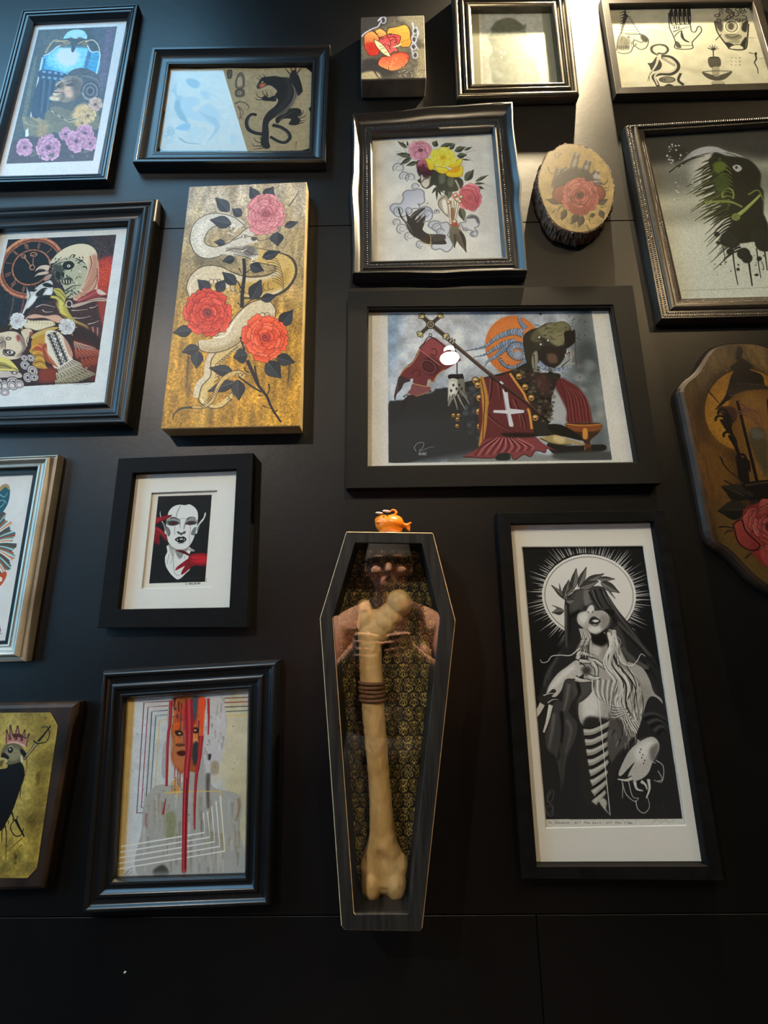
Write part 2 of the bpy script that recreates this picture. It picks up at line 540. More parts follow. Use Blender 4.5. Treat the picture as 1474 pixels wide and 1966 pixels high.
    def text(s, t, x, y, size, c, w=1.6, slant=0.0, rise=0.0):
        """single-stroke lettering"""
        G = {'A': '0 6 2 0 4 6|1 4 3 4', 'B': '0 0 0 6 3 6 4 4.5 3 3 0 3|0 0 3 0 3.6 1.5 3 3', 'C': '4 1 2 0 0 2 0 4 2 6 4 5', 'D': '0 0 0 6 2 6 4 3 2 0 0 0',
             'E': '4 0 0 0 0 6 4 6|0 3 3 3', 'F': '4 0 0 0 0 6|0 3 3 3', 'G': '4 1 2 0 0 2 0 4 2 6 4 5 4 3 2.5 3', 'H': '0 0 0 6|4 0 4 6|0 3 4 3', 'I': '2 0 2 6', 'K': '0 0 0 6|4 0 0 3 4 6',
             'L': '0 0 0 6 4 6', 'M': '0 6 0 0 2 4 4 0 4 6', 'N': '0 6 0 0 4 6 4 0', 'O': '2 0 0 2 0 4 2 6 4 4 4 2 2 0', 'P': '0 6 0 0 3 0 4 1.5 3 3 0 3', 'R': '0 6 0 0 3 0 4 1.5 3 3 0 3|2 3 4 6',
             'S': '4 1 2 0 0 1.5 4 4.5 2 6 0 5', 'T': '0 0 4 0|2 0 2 6', 'U': '0 0 0 5 2 6 4 5 4 0', 'V': '0 0 2 6 4 0', 'W': '0 0 1 6 2 2 3 6 4 0', 'X': '0 0 4 6|4 0 0 6', 'Y': '0 0 2 3 4 0|2 3 2 6', 'Z': '0 0 4 0 0 6 4 6',
             '/': '0 6 4 0', '.': '1.6 5.5 2.2 6', ',': '2 5 1.4 6.8', '1': '1 1.5 2 0 2 6', '0': '2 0 0 2 0 4 2 6 4 4 4 2 2 0', '-': '0.5 3 3.5 3', "'": '2 0 2 1.4', '2': '0 1 2 0 4 1.5 0 6 4 6', '9': '4 2 2 3 0 1.5 2 0 4 1.5 3 6',
             'o': '2 2.5 .6 4 2 6 3.4 4 2 2.5', 'n': '.4 2.5 .6 6|.6 3.6 2 2.5 3.2 3.4 3.4 6', 'e': '.8 4.2 3.2 4 2 2.5 .6 4 1.6 6 3.4 5.4', 't': '1.8 .6 1.6 5.4 2.8 6|.6 2.4 3 2.2', 'h': '.6 0 .6 6|.6 3.6 2 2.6 3.2 3.4 3.2 6', 'a': '3.2 3 1.6 2.5 .6 4.4 1.6 6 3.2 4.6 3.4 6',
             'l': '1.6 0 1.4 5 2.4 6', 'i': '1.8 2.6 1.8 6|1.8 .8 1.9 1.3', 'd': '3.2 4 1.6 2.8 .6 4.5 1.6 6 3 5|3.4 0 3.2 6', 'm': '.2 2.6 .2 6|.2 3.4 1.2 2.6 2 3.4 2 6|2 3.4 3 2.6 3.8 3.4 3.8 6', 's': '3 2.8 1.2 2.8 1 3.8 3 4.8 2.4 6 .8 5.6', 'p': '.6 2.6 .4 8|.6 3.4 2.4 2.6 3.2 4.2 1.8 6 .6 5', 'u': '.6 2.6 .8 5.4 2 6 3.2 5 3.2 2.6 3.4 6', 'b': '.6 0 .6 6 2.4 6 3.2 4.4 2 3 .6 4', 'r': '.8 2.6 .9 6|.9 4 2 2.6 3 3'}
        for ch in t:
            if ch in G:
                for st in G[ch].split('|'):
                    z = nums(st)*size/6.0
                    z = np.stack([x+z[:, 0]-z[:, 1]*slant, y+z[:, 1]], 1)
                    s.l(z, c, w, sm=0)
            x += size*0.86; y += rise
    def finish(s, name, rough=0.55, spec=0.4, coat=0.0):
        """make the image and its material (print colours are divided by the light that falls on the paper)"""
        a = np.clip(lin(np.clip(s.im, 0, 1))/s.white*0.80, 0.003, 0.86)
        srgb = np.where(a <= 0.0031308, a*12.92, 1.055*a**(1/2.4)-0.055)
        buf = np.ones((s.H, s.W, 4), np.float32); buf[..., :3] = srgb[::-1]
        img = bpy.data.images.new(name, s.W, s.H)
        img.pixels.foreach_set(buf.ravel()); img.update(); img.pack()
        m = bpy.data.materials.new(name); m.use_nodes = True
        nt = m.node_tree; b = nt.nodes['Principled BSDF']
        uv = nd(nt, 'ShaderNodeUVMap'); uv.uv_map = 'UVMap'
        ti = nd(nt, 'ShaderNodeTexImage'); ti.image = img; ti.extension = 'EXTEND'
        nt.links.new(uv.outputs[0], ti.inputs[0]); nt.links.new(ti.outputs[0], b.inputs['Base Color'])
        no = nd(nt, 'ShaderNodeTexNoise', Scale=90.0)
        mr = nd(nt, 'ShaderNodeMapRange'); mr.inputs[3].default_value = rough-0.08; mr.inputs[4].default_value = rough+0.08
        nt.links.new(no.outputs[0], mr.inputs[0]); nt.links.new(mr.outputs[0], b.inputs['Roughness'])
        b.inputs['Specular IOR Level'].default_value = spec
        b.inputs['Coat Weight'].default_value = coat; b.inputs['Coat Roughness'].default_value = 0.25
        s.mat = m
        return m
    def uv(s, pts):
        return [((p[0]-s.b[0])/(s.b[1]-s.b[0]), (p[2]-s.b[2])/(s.b[3]-s.b[2])) for p in pts]
# ------------------------------------------------------------------ the artworks
ART = {}
FULL = lambda k: None
def art_muse():
    q = grow_([(63, 41), (243, 32.5), (186, 330.5), (-12, 335.5)], 1.05)
    a = Art(q, .004, (0, 0, 5.083), 'a4c6d0', 'a3c3cc', 11)
    a.noise(.03, 5)
    frame_ = '378 292 1142 258 908 1568 62 1598'
    a.f(frame_, '2f3f46', sm=0); a.setclip(frame_, 0)
    a.f('378 292 700 275 640 420 420 560 330 900 250 1200 60 1600 62 1598', '3a4a4a', b=20, sm=0, o=.8)
    a.f('900 270 1142 258 1050 800 960 900 980 500', '3b4a5c', b=15); a.f('1050 280 1110 270 1000 860 960 800', '55506e', b=12, o=.7)
    for i in range(9):
        a.f([(380+i*30, 300+a.rng.uniform(0, 150)), (440+i*30, 300), (430+i*30, 420+i*8), (370+i*30, 450)], '46565a', b=20, o=.35)
    # arch window with burst of light
    arch = '430 540 500 505 545 455 620 440 640 350 690 300 760 288 820 305 850 350 840 390 900 400 930 470 970 515 930 740 640 740 415 700'
    a.f('620 385 640 335 690 298 760 288 820 305 850 350 838 385 780 360 735 375 690 365', '7fd0e6')
    for t in np.linspace(200, 340, 13):
        a.l([(737, 390), (737+120*math.cos(math.radians(t)), 390+110*math.sin(math.radians(t)))], 'c8f0f8', 5, 1, o=.6)
    a.f('415 560 520 510 560 460 640 470 850 470 880 505 975 525 930 745 620 740 410 700', '2b8fc0')
    a.f('460 560 560 470 840 470 860 560 780 690 620 700 480 640', '5cc0e4', b=22)
    for t in np.linspace(0, 360, 46, endpoint=False):
        r = a.rng.uniform(170, 330); c, s = math.cos(math.radians(t)), math.sin(math.radians(t))
        a.setclip('415 560 520 510 560 460 640 470 850 470 880 505 975 525 930 745 620 740 410 700', 0)
        a.l([(660+c*40, 560+s*40), (660+c*r, 560+s*r)], 'b8ecfb', 10, 1, o=.55)
    a.el(660, 550, 100, 85, 'd5f6fc', b=26); a.el(660, 540, 55, 50, 'f2fdff', b=14)
    a.setclip(frame_, 0)
    a.f('870 480 890 520 850 660 820 660 840 560', '2f5f8c', o=.8, b=4)
    # gold scroll of the arch + bird
    a.l('425 545 500 510 560 455 630 440', 'd8e4d8', 12); a.l('850 440 890 505 975 520 935 740', 'c8dce0', 12)
    a.l('440 520 520 400 600 405 680 430', '8f8a68', 22, 12); a.l('830 410 900 390 950 430 975 500', 'b7b9a2', 14, 8)
    a.l('540 410 600 400 660 400 690 420', 'a59a6a', 14, 8); a.l('760 430 820 400 880 395', 'a59a6a', 14, 8)
    a.f('690 420 650 390 610 380 680 375 735 378 800 375 850 385 800 400 760 425 740 440 732 480 712 512 694 490 700 450', '2c3c44')
    a.el(620, 440, 36, 18, '6b6a4e', b=6); a.el(830, 430, 36, 18, '6b6a4e', b=6)
    # left post
    a.l('415 560 300 1140', 'b5ccd0', 14); a.l('350 550 230 1180', '5d6c62', 30, 40, o=.6); a.l('440 570 330 1100', '24405c', 10)
    # railing
    a.f('405 680 640 720 640 790 395 770', '1c3350'); a.f('395 770 640 790 600 1000 560 1150 310 1130', '22364c')
    for r in range(2):
        for i in range(4):
            a.el(430+i*57-r*6, 700+i*9+r*52-2*i, 18, 14, '5a8fb5', o=.9)
    for i in range(8):
        a.l([(405+i*30, 780), (375+i*28, 1100)], '35506a' if i % 2 else '182a3e', 12)
    # head in profile, looking up left
    a.f('660 720 740 670 850 670 960 740 980 850 960 960 900 1010 800 1000 700 1010 640 960 660 800', '39424a')
    a.f('655 745 760 750 810 800 800 900 720 975 650 1005 570 990 500 978 482 958 492 938 515 928 512 912 528 904 524 888 545 880 562 862 552 848 538 838 545 822 580 800 600 775', '8f876e', '5c5b50', g=25)
    a.f('655 745 760 750 800 800 740 790 650 800 610 775', '6c6d62', b=10); a.f('640 850 740 835 770 880 700 950 640 940', 'bfa88a', b=16); a.f('690 770 780 780 790 900 760 960 720 930', '4c4a44', b=14)
    a.l('548 824 585 795 640 790', 'b0a88c', 14, 5, b=3); a.l('640 835 690 815 745 815', '201f20', 12, 5); a.l('650 800 700 785 750 795', '2c2b2a', 10, 4); a.f('640 830 700 818 730 832 690 845', '3a3532', b=2)
    a.f('560 815 600 800 622 840 585 860 556 848', '4a463e', b=5); a.el(572, 846, 16, 8, '1c1a1a', b=2); a.l('590 800 560 822 545 836', 'c4bc9c', 11, 5, b=2)
    a.f('530 886 568 872 608 886 600 898 560 896', 'a4937c', b=1); a.l('524 900 560 903 604 900', '1e1a18', 12, 5); a.f('516 910 560 908 590 908 566 930 528 932', 'bcae94', b=2)
    a.f('484 956 508 942 560 950 580 970 540 988 500 976', 'c4b898', b=6); a.l('610 900 625 950 590 990', '4a453c', 12, b=6); a.l('620 870 600 840 612 815', '57523f', 8, 4, b=3)
    a.f('560 990 650 1005 720 1000 720 1060 680 1100 560 1080 480 1040 500 990', '3f4744', b=8)
    # braids / hair
    for i in range(6):
        a.l([(780+i*4, 760-i*4), (840+i*18, 730+i*8), (930+i*8, 790+i*10), (960-i*6, 900)], '59666e' if i % 2 else '2a333b', 12)
    for r, c in ((95, '2c343c'), (78, '5d666c'), (60, '2a3138'), (44, '596068'), (26, '242a30')):
        a.el(880, 890, r, r*1.1, c)
    a.l('795 900 830 960 890 980', '8a8f86', 8)
    # robe, hand and shawl
    a.f('480 1060 560 1040 700 1080 760 1020 900 1040 960 1100 960 1250 800 1280 600 1300 480 1260 430 1150', '58604c')
    a.f('750 1040 830 1010 880 1080 760 1200 700 1160', 'b3a56c', b=14)
    for i in range(6):
        a.l([(470+i*30, 1060+i*20), (560+i*24, 1130+i*12), (690+i*14, 1160)], '8f967c' if i % 2 else '39413a', 14, b=2)
    a.f('225 1140 300 1150 380 1160 460 1180 520 1240 480 1360 350 1360 250 1290 225 1220', '5c6650')
    for p in ('225 1140 250 1200 330 1230 420 1240', '300 1140 380 1180 460 1220 520 1250', '370 1150 420 1180 480 1200'):
        a.l(p, 'a9a87e', 16, 6); a.l(p, '252c28', 5, 3)
    a.f('380 1200 460 1220 440 1350 370 1360', '7c7650', b=10)
    for x, y, r, c in ((930, 1020, 75, 0), (860, 1130, 80, 1), (800, 1200, 70, 1)):
        a.rose(x, y, r, '3c3a36' if c == 0 else '4a4430', '7c7263' if c == 0 else '8f8455', 'b3a08e' if c == 0 else 'bdb078', seed=x)
    # purple roses
    a.f('100 1400 300 1330 500 1350 900 1280 950 1300 905 1570 62 1600', '33343e', b=14)
    for x, y, r in ((240, 1440, 90), (640, 1310, 70), (830, 1300, 90), (880, 1400, 80), (475, 1440, 130), (745, 1380, 115)):
        a.rose(x, y, r, '3d2c48', '765a7c', 'b08fb0', seed=x+1)
    for i in range(12):
        x = a.rng.uniform(80, 880); y = a.rng.uniform(1480, 1590)
        a.leaf(x, y, x+a.rng.uniform(-90, 90), y-a.rng.uniform(-20, 60), 26, '3f4a46', '4f5a50')
    a.f('250 1270 275 1250 280 1330 245 1335', 'dfeae8', sm=0)
    a.noise(.12, 9)
    a.f('62 1598 378 292 1142 258 908 1568', '7fa8b8', sm=0, o=.13)  # thin bluish veil of reflected sky, painted into the print colour
    a.setclip()
    return a
def art_panther():
    a = Art([(322, 126), (603, 124), (598, 296), (298, 297)], .004, (290, 110, 4.467), 'a8a69a', '86795c', 12)
    a.f('0 0 1474 0 1474 893 0 893', '060606', sm=0)
    a.f('165 95 400 100 640 92 900 96 1250 88 1330 92 1378 130 1372 420 1350 440 1366 470 1358 780 1290 800 900 806 600 800 100 802 62 770 90 600 118 470 108 440 130 330', '8d7d5c', '7c6d4e', g=70, sm=0)
    a.noise(.06, 10); a.noise(.03, 3)
    K = '1d1a17'
    # panther: head top left, body s-curve, tail, claws
    a.f('905 250 930 200 960 170 1010 165 1060 160 1120 170 1190 180 1250 200 1290 250 1290 300 1260 330 1240 290 1200 380 1150 440 1080 500 1010 560 1010 640 1010 720 1020 770 980 785 940 740 950 650 960 540 1000 470 1060 420 1090 370 1060 330 1080 290 1040 250 1000 240 960 260 920 270', K)
    a.f('1130 180 1210 190 1250 260 1240 340 1190 430 1110 500 1060 490 1110 410 1160 330 1170 250', '2a2622', b=14)
    a.l('1205 215 1232 290 1215 370 1160 440 1070 510', '6b6252', 11, 4, b=2); a.l('1190 200 1215 300 1170 400 1060 490', '111010', 10, 4)
    a.f('1070 520 1150 480 1190 440 1270 440 1290 480 1260 510 1280 540 1250 580 1180 575 1200 530 1130 530 1080 570', K)
    a.l('1100 540 1170 490 1240 460', '4c463c', 8, 2, b=2)
    a.f('1190 190 1200 130 1230 110 1260 150 1280 200 1300 290 1260 300', K)
    for p in ('1200 150 1170 120 1150 90', '1215 135 1200 100 1200 75', '1240 125 1240 95 1255 75', '1255 135 1275 105 1290 90'):
        a.l(p, K, 13, 3)
    a.f('1060 330 1010 345 980 330 950 345 960 370 1010 375 1070 375', K)
    for p in ('970 350 920 340 900 300', '965 360 910 365 895 345', '990 340 960 310 955 285', '1000 335 990 310 1000 290'):
        a.l(p, K, 11, 3)
    for p in ('1240 560 1290 545 1330 540', '1260 530 1310 510 1335 490', '1270 510 1300 480 1305 450', '1250 575 1300 560 1320 560'):
        a.l(p, K, 11, 3)
    a.l('905 495 860 490 820 540 830 610 880 645 960 660', K, 26, 34); a.l('1040 580 1110 600 1170 640 1190 690 1150 730 1090 720 1020 680', K, 34, 26)
    a.l('850 505 832 560 850 610 910 640', '4b443a', 7, 3, b=2); a.l('1100 605 1165 650 1175 690 1140 715', '4b443a', 7, 3, b=2)
    for p in ('960 740 900 720 880 690', '950 760 880 760 870 730', '965 775 910 785 870 790', '970 730 940 700 930 680'):
        a.l(p, K, 10, 3)
    a.f('905 245 935 215 960 230 950 260 920 268', '3a3028'); a.f('930 240 950 225 985 225 975 245 945 262', '9c4f38', b=3); a.el(955, 212, 9, 7, 'b09a60'); a.el(956, 212, 4, 4, K)
    for p in ('945 205 915 180 900 175', '960 195 935 165 925 150', '985 180 965 150 950 145'):
        a.l(p, K, 6, 2)
    a.l('1000 270 960 300 970 320', '6b4a38', 6); a.l('1020 280 1040 330', '6b5a40', 5)
    # small dagger / charms column
    for p, c in (('650 120 690 110 690 170 660 180', '4b4436'), ('725 200 745 150 770 130 795 160 800 210 790 260 730 265', '5a5140'), ('725 280 790 275 795 330 730 335', '4f4638')):
        a.f(p, c); a.l(p+' '+' '.join(p.split()[:2]), '2a241e', 5)
    a.f('745 180 775 170 780 240 740 245', '8d7d5c'); a.el(757, 305, 16, 14, '8d7d5c'); a.el(757, 305, 7, 6, K)
    a.l('720 400 760 380 810 395 840 430 820 450', '4a4334', 16, 6); a.l('740 430 770 440 790 480 770 520 800 530', '5b4a38', 14, 6); a.l('745 410 765 470 760 530', '5a3a30', 8)
    a.l('1245 720 1240 790', '4a3a28', 8, 3)
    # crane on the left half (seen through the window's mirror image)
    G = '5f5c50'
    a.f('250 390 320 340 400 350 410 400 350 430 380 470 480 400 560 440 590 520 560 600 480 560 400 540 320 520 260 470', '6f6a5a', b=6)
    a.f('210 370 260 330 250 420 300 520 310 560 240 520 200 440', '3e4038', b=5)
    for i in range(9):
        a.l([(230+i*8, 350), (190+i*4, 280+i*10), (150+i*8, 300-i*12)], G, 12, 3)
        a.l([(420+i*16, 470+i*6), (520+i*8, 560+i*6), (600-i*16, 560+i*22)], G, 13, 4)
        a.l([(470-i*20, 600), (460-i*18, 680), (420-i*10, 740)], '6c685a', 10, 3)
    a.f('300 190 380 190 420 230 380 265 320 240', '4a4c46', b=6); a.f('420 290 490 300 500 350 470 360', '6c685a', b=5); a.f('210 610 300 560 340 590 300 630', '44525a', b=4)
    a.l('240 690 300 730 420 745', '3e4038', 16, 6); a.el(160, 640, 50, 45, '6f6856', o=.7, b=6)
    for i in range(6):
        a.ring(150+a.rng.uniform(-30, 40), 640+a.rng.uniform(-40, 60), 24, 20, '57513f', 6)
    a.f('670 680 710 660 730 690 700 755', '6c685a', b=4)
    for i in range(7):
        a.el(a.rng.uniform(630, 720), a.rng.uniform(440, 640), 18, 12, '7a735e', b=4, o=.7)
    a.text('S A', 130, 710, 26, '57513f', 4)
    return a
def art_petal():
    a = Art([(692.5, 32.6), (814, 28.5), (818, 150), (692.5, 153)], .038, (640, 0, 4.913), 'e3d6ae', '59503a', 13)
    a.noise(.5, 12, tint='8b8058'); a.noise(.45, 5, tint='2a251d'); a.noise(.4, 20, tint='9a8a58')
    a.f('258 160 400 155 520 150 480 240 400 260 300 300 258 340', '423c30', b=14); a.f('620 150 855 140 865 400 780 330 700 230', '8d8058', b=20); a.f('770 480 875 470 875 740 760 740 800 600', 'a5925c', b=16, o=.7)
    a.f('290 560 430 560 520 650 600 690 430 740 262 745 262 650', '38332a', b=16)
    a.f('265 690 360 670 430 690 440 740 262 748', 'a8955f', b=8)
    for p in ('265 345 300 310 370 270 420 250 450 200 500 170', '420 200 450 165 490 160', '745 210 760 300 740 360 760 420 740 480 770 540', '780 250 800 320 770 400 800 470'):
        a.l(p, 'a8a79a', 18, 10, b=2); a.l(p, 'd0cdbd', 7, 3, b=1)
    for x, y in ((770, 290), (760, 375), (755, 440), (770, 520), (470, 190)):
        a.ring(x, y, 24, 30, 'a9a89c', 11); a.el(x, y, 14, 18, '3d392f')
    LN = '3a1a10'
    P_ = [('500 320 520 270 590 255 680 235 720 290 725 350 735 400 710 440 640 440 600 400 630 350 560 320', 'f0a93c', 'd9882a'),
          ('390 290 440 270 490 300 500 330 440 350 410 340', 'f2b254', 'd98838'), ('290 330 350 295 400 310 430 360 440 420 430 490 410 520 340 520 310 480 290 420', 'f2a648', 'b92f20'),
          ('430 370 490 335 560 325 630 340 620 400 590 440 610 480 560 490 530 510 480 450 430 420', 'c9423a', 'd8604a'),
          ('420 590 450 540 520 530 560 510 640 490 700 510 715 550 690 600 650 640 560 668 490 650 430 620', 'c62f22', 'f09048')]
    for p, c, c2 in P_:
        a.f(p, c, c2, g=100); a.l(p+' '+' '.join(p.split()[:2]), LN, 6)
    a.f('300 420 380 400 430 470 400 515 340 515', 'c3301e', b=14); a.f('540 530 640 500 690 530 640 600 560 620', 'e06a34', b=16, o=.7)
    for i in range(40):
        a.el(a.rng.uniform(480, 700), a.rng.uniform(270, 420) if i % 2 else a.rng.uniform(530, 640), 5, 4, 'f7c878', o=.6)
    for p in ('450 370 520 350 600 350', '500 330 540 400 530 440', '560 340 600 380 590 410', '470 420 520 430 540 470', '540 385 570 370 590 390 570 410'):
        a.l(p, LN, 6)
    a.f('380 370 440 400 490 450 540 530 500 525 450 490 400 430', 'f3d887'); a.l('380 370 440 400 490 450 540 530 500 525 450 490 400 430 380 370', LN, 6)
    a.l('430 440 460 430', LN, 5); a.l('440 470 470 450 480 460', LN, 5); a.l('480 500 505 490', LN, 5)
    a.f('550 440 600 425 640 400 625 430 580 445', 'f3d887'); a.l('550 440 600 425 650 395 735 360', LN, 6, 2)
    for p in ('375 290 410 330', '690 540 715 560', '520 630 520 665', '470 640 490 655', '640 620 650 640'):
        a.l(p, LN, 5)
    a.l('380 660 415 720 440 745', '2a2018', 12, 6)
    for i in range(40):
        a.el(a.rng.uniform(620, 860), a.rng.uniform(640, 730), 6, 5, 'd9cca0' if i % 2 else '2a251d', o=.6)
    a.noise(.16, 3)
    return a
def art_ghost():
    a = Art(grow_([(903, 11.4), (1058.8, 10), (1076, 156.6), (911, 159.7)], 1.06), .003, (860, 0, 5.459), 'd8cc98', '9b8f5c', 14)
    a.f('320 140 980 130 1050 900 350 900', 'c3b782', sm=0); a.f('320 140 345 140 372 900 345 900', 'ddd2a0', sm=0, o=.6)
    a.setclip('320 140 980 130 1050 900 350 900', 0)
    a.f('460 300 500 230 580 195 660 190 730 225 790 270 805 240 820 280 815 330 850 400 820 430 810 500 850 550 905 610 935 740 930 880 500 880 460 740 430 640 465 540 450 470 415 400 450 350', '8d885a', b=4)
    a.f('450 320 520 220 640 190 720 215 800 300 640 330', '6f683f', b=12); a.f('430 640 470 560 500 700 520 840 470 760', '9c9566', b=16)
    for i in range(30):
        a.el(a.rng.uniform(480, 900), a.rng.uniform(420, 860), 30, 22, 'bcb486' if i % 2 else 'a09a6c', b=12, o=.35)
    for x, y in ((555, 548), (597, 552), (730, 595), (560, 600)):
        a.el(x, y, 8, 12, 'efe6b8', b=2)
    a.noise(.08, 14)
    return a
def grow_(q, k):
    c = np.mean(np.array(q, float), axis=0)
    return [tuple(c+(np.array(p)-c)*k) for p in q]
def art_flash():
    a = Art(grow_([(1169, 9), (1443.6, 4.5), (1491, 158.6), (1193, 168)], 1.03), .005, (1140, 0, 4.413), 'f0e4b8', 'd3c693', 15)
    a.noise(.05, 30); a.noise(.03, 4); a.f('420 250 560 265 640 310 520 290', 'b9ac7c', b=18, o=.5); a.f('700 560 860 580 960 620 820 610', 'b2a574', b=14, o=.6)
    K = '26221b'; M = '8b8160'
    # dog's head in a cone
    a.f('190 420 205 330 235 285 300 275 400 285 440 305 465 350 440 410 390 415 350 395 330 400 310 440 250 455 200 445', 'c4b78a'); a.f('195 400 210 330 240 300 300 340 290 400 240 420', '6d6448', b=8)
    a.l('190 430 205 330 235 285 300 290 390 290 440 310 462 350 440 405 390 418 345 390 330 400 310 440 250 455 195 440', K, 8); a.l('345 395 330 365 345 340 400 360 420 345', K, 8); a.l('360 370 350 385', K, 9)
    for i in range(22):
        x, y = a.rng.uniform(215, 340), a.rng.uniform(300, 400); a.l([(x, y), (x+a.rng.uniform(-8, 8), y+22)], K, 5, 2)
    for i in range(7):
        a.l([(200+i*16, 388), (204+i*15, 425)], K, 9, 4)
    a.f('400 290 460 330 440 360 400 330', K, b=6)
    a.f('270 130 390 280 235 285', 'cabd90', sm=0)
    for i in range(6):
        y = 150+i*24; a.l([(262-i*5, y+10), (290+i*16, y+8)], M, 8)
    a.f('255 100 290 130 262 200 235 285 225 285 240 190', K, sm=0, o=.85)
    for i in range(8):
        a.l([(265-i*5, 95+i*25), (215+i, 112+i*24)], K, 13, 3); a.l([(285+i*14, 140+i*20), (318+i*11, 150+i*20)], K, 12, 3)
    a.l('262 70 268 130', K, 9); a.l('240 100 300 105', K, 7, 3)
    # palm
    a.f('645 240 655 170 690 185 740 185 790 190 800 215 830 260 860 265 890 225 910 240 905 275 850 330 830 370 830 410 700 415 690 350 665 290', 'd3c693'); 
    for i in range(5):
        x = 638+i*37; a.f([(x, 110-i*4), (x+14, 80-i*6), (x+30, 90-i*4), (x+36, 190), (x+12, 200)], K); a.l([(x+24, 140), (x+26, 200)], 'd3c693', 9); 
    a.l('632 110 640 230 665 290 690 355 692 410 830 412 832 360 870 315 910 265 900 225 880 228 858 270 826 262 815 200 795 110', K, 9)
    a.l('660 215 740 208 810 205', K, 7); a.l('670 270 740 245 830 220', K, 10, 4); a.f('740 255 735 310 770 350 815 358 770 330 755 290', K); a.l('680 310 720 270 750 262', K, 8); a.f('690 350 700 400 740 405 720 360', K, o=.8); a.l('700 385 830 385', K, 6)
    for x in (680, 700, 720):
        a.l([(x, 222), (x-2, 245)], K, 8)
    # vase with faces
    a.f('1030 180 1060 110 1130 90 1230 100 1300 150 1308 220 1280 415 1160 415 1090 330 1040 240', 'b8ab7e')
    a.l('1020 180 1050 280 1130 390 1160 415 1280 415 1300 320 1310 200', K, 12); a.f('1110 360 1160 412 1200 412 1170 370', K); a.f('1240 380 1290 310 1278 412', K)
    for i in range(34):
        x, y = a.rng.uniform(1030, 1290), a.rng.uniform(70, 200); a.ring(x, y, a.rng.uniform(12, 28), a.rng.uniform(10, 22), K if i % 3 else M, 7, a0=a.rng.uniform(0, 360), a1=a.rng.uniform(360, 640))
    a.ring(1165, 225, 60, 55, 'd3c693', 14); a.ring(1165, 225, 50, 46, K, 6); a.el(1160, 222, 26, 30, '4a4230', b=4); a.f('1030 180 1090 200 1080 270 1040 230', '3a3428', b=5); a.f('1260 200 1300 180 1290 270 1250 250', K, b=4)
    a.f('1110 290 1230 290 1250 320 1200 340 1130 330', '7c7252'); a.l('1120 300 1170 320 1230 300', K, 7); a.f('1140 345 1230 340 1220 365 1150 362', '93895f'); a.l('1180 380 1240 375', K, 6); a.f('1170 390 1240 388 1260 410 1160 412', 'd3c693')
    a.l('1030 340 1080 290', K, 7); a.l('1300 320 1360 322', M, 6)
    # cobra
    a.l('545 465 495 440 490 400 540 380 600 385 628 420 600 455 540 450', K, 22, 14); a.l('545 465 500 430 510 395 570 385 615 415 590 448 545 445', M, 9, 6)
    a.l('570 480 650 490 705 540 700 590 650 625 560 625 505 650 530 700 545 735', K, 46, 30); a.l('580 490 645 500 690 545 685 585 640 612 550 615 515 650 540 720', 'c4b78a', 22, 14)
    for i in range(10):
        t = i/9; a.l([(590+t*95, 485+t*60), (580+t*95, 505+t*58)], K, 5)
    a.f('530 480 550 500 575 540 565 580 530 600 490 600 470 560 455 535 490 530', K); a.l('545 480 530 540 495 600', 'c4b78a', 22, 14); a.l('490 605 465 650 455 690', K, 6, 3); a.l('468 650 470 690', K, 5, 2)
    a.el(620, 675, 66, 24, '7a7050'); a.ring(620, 675, 66, 24, K, 8); a.text('OHM', 560, 664, 22, K, 5); a.l('735 620 715 680 760 720', K, 20, 26); a.f('600 725 640 710 680 735 600 740', K)
    # fountain with palm
    for t in (-160, -130, -100, -70, -40, -15, 195):
        a.l([(1010, 425), (1010+50*math.cos(math.radians(t)), 420+45*math.sin(math.radians(t)))], K, 12, 3)
    a.l('1010 420 1012 480', K, 9); a.f('970 490 1060 485 1070 560 985 570', '4e4733'); a.l('975 490 1060 488', K, 8); a.f('1000 575 1060 570 1055 650 1010 650', '9c9066')
    a.f('918 610 1040 640 1168 605 1130 655 1080 680 1010 680 950 655', '4a4330'); a.l('920 608 1040 600 1166 604', K, 7); a.el(1040, 640, 24, 10, M); a.f('1010 685 1085 685 1110 712 1000 715', 'a89c70'); a.l('1000 715 1110 713', K, 6)
    for i in range(3):
        a.text('n u m', 1160, 476+i*30, 20, M, 4)
    a.l('1365 450 1375 500 1360 530 1385 580 1390 625', K, 14, 6); a.el(1370, 455, 12, 12, K); a.l('1310 445 1350 455', K, 8); a.l('1400 500 1450 490', M, 6)
    return a
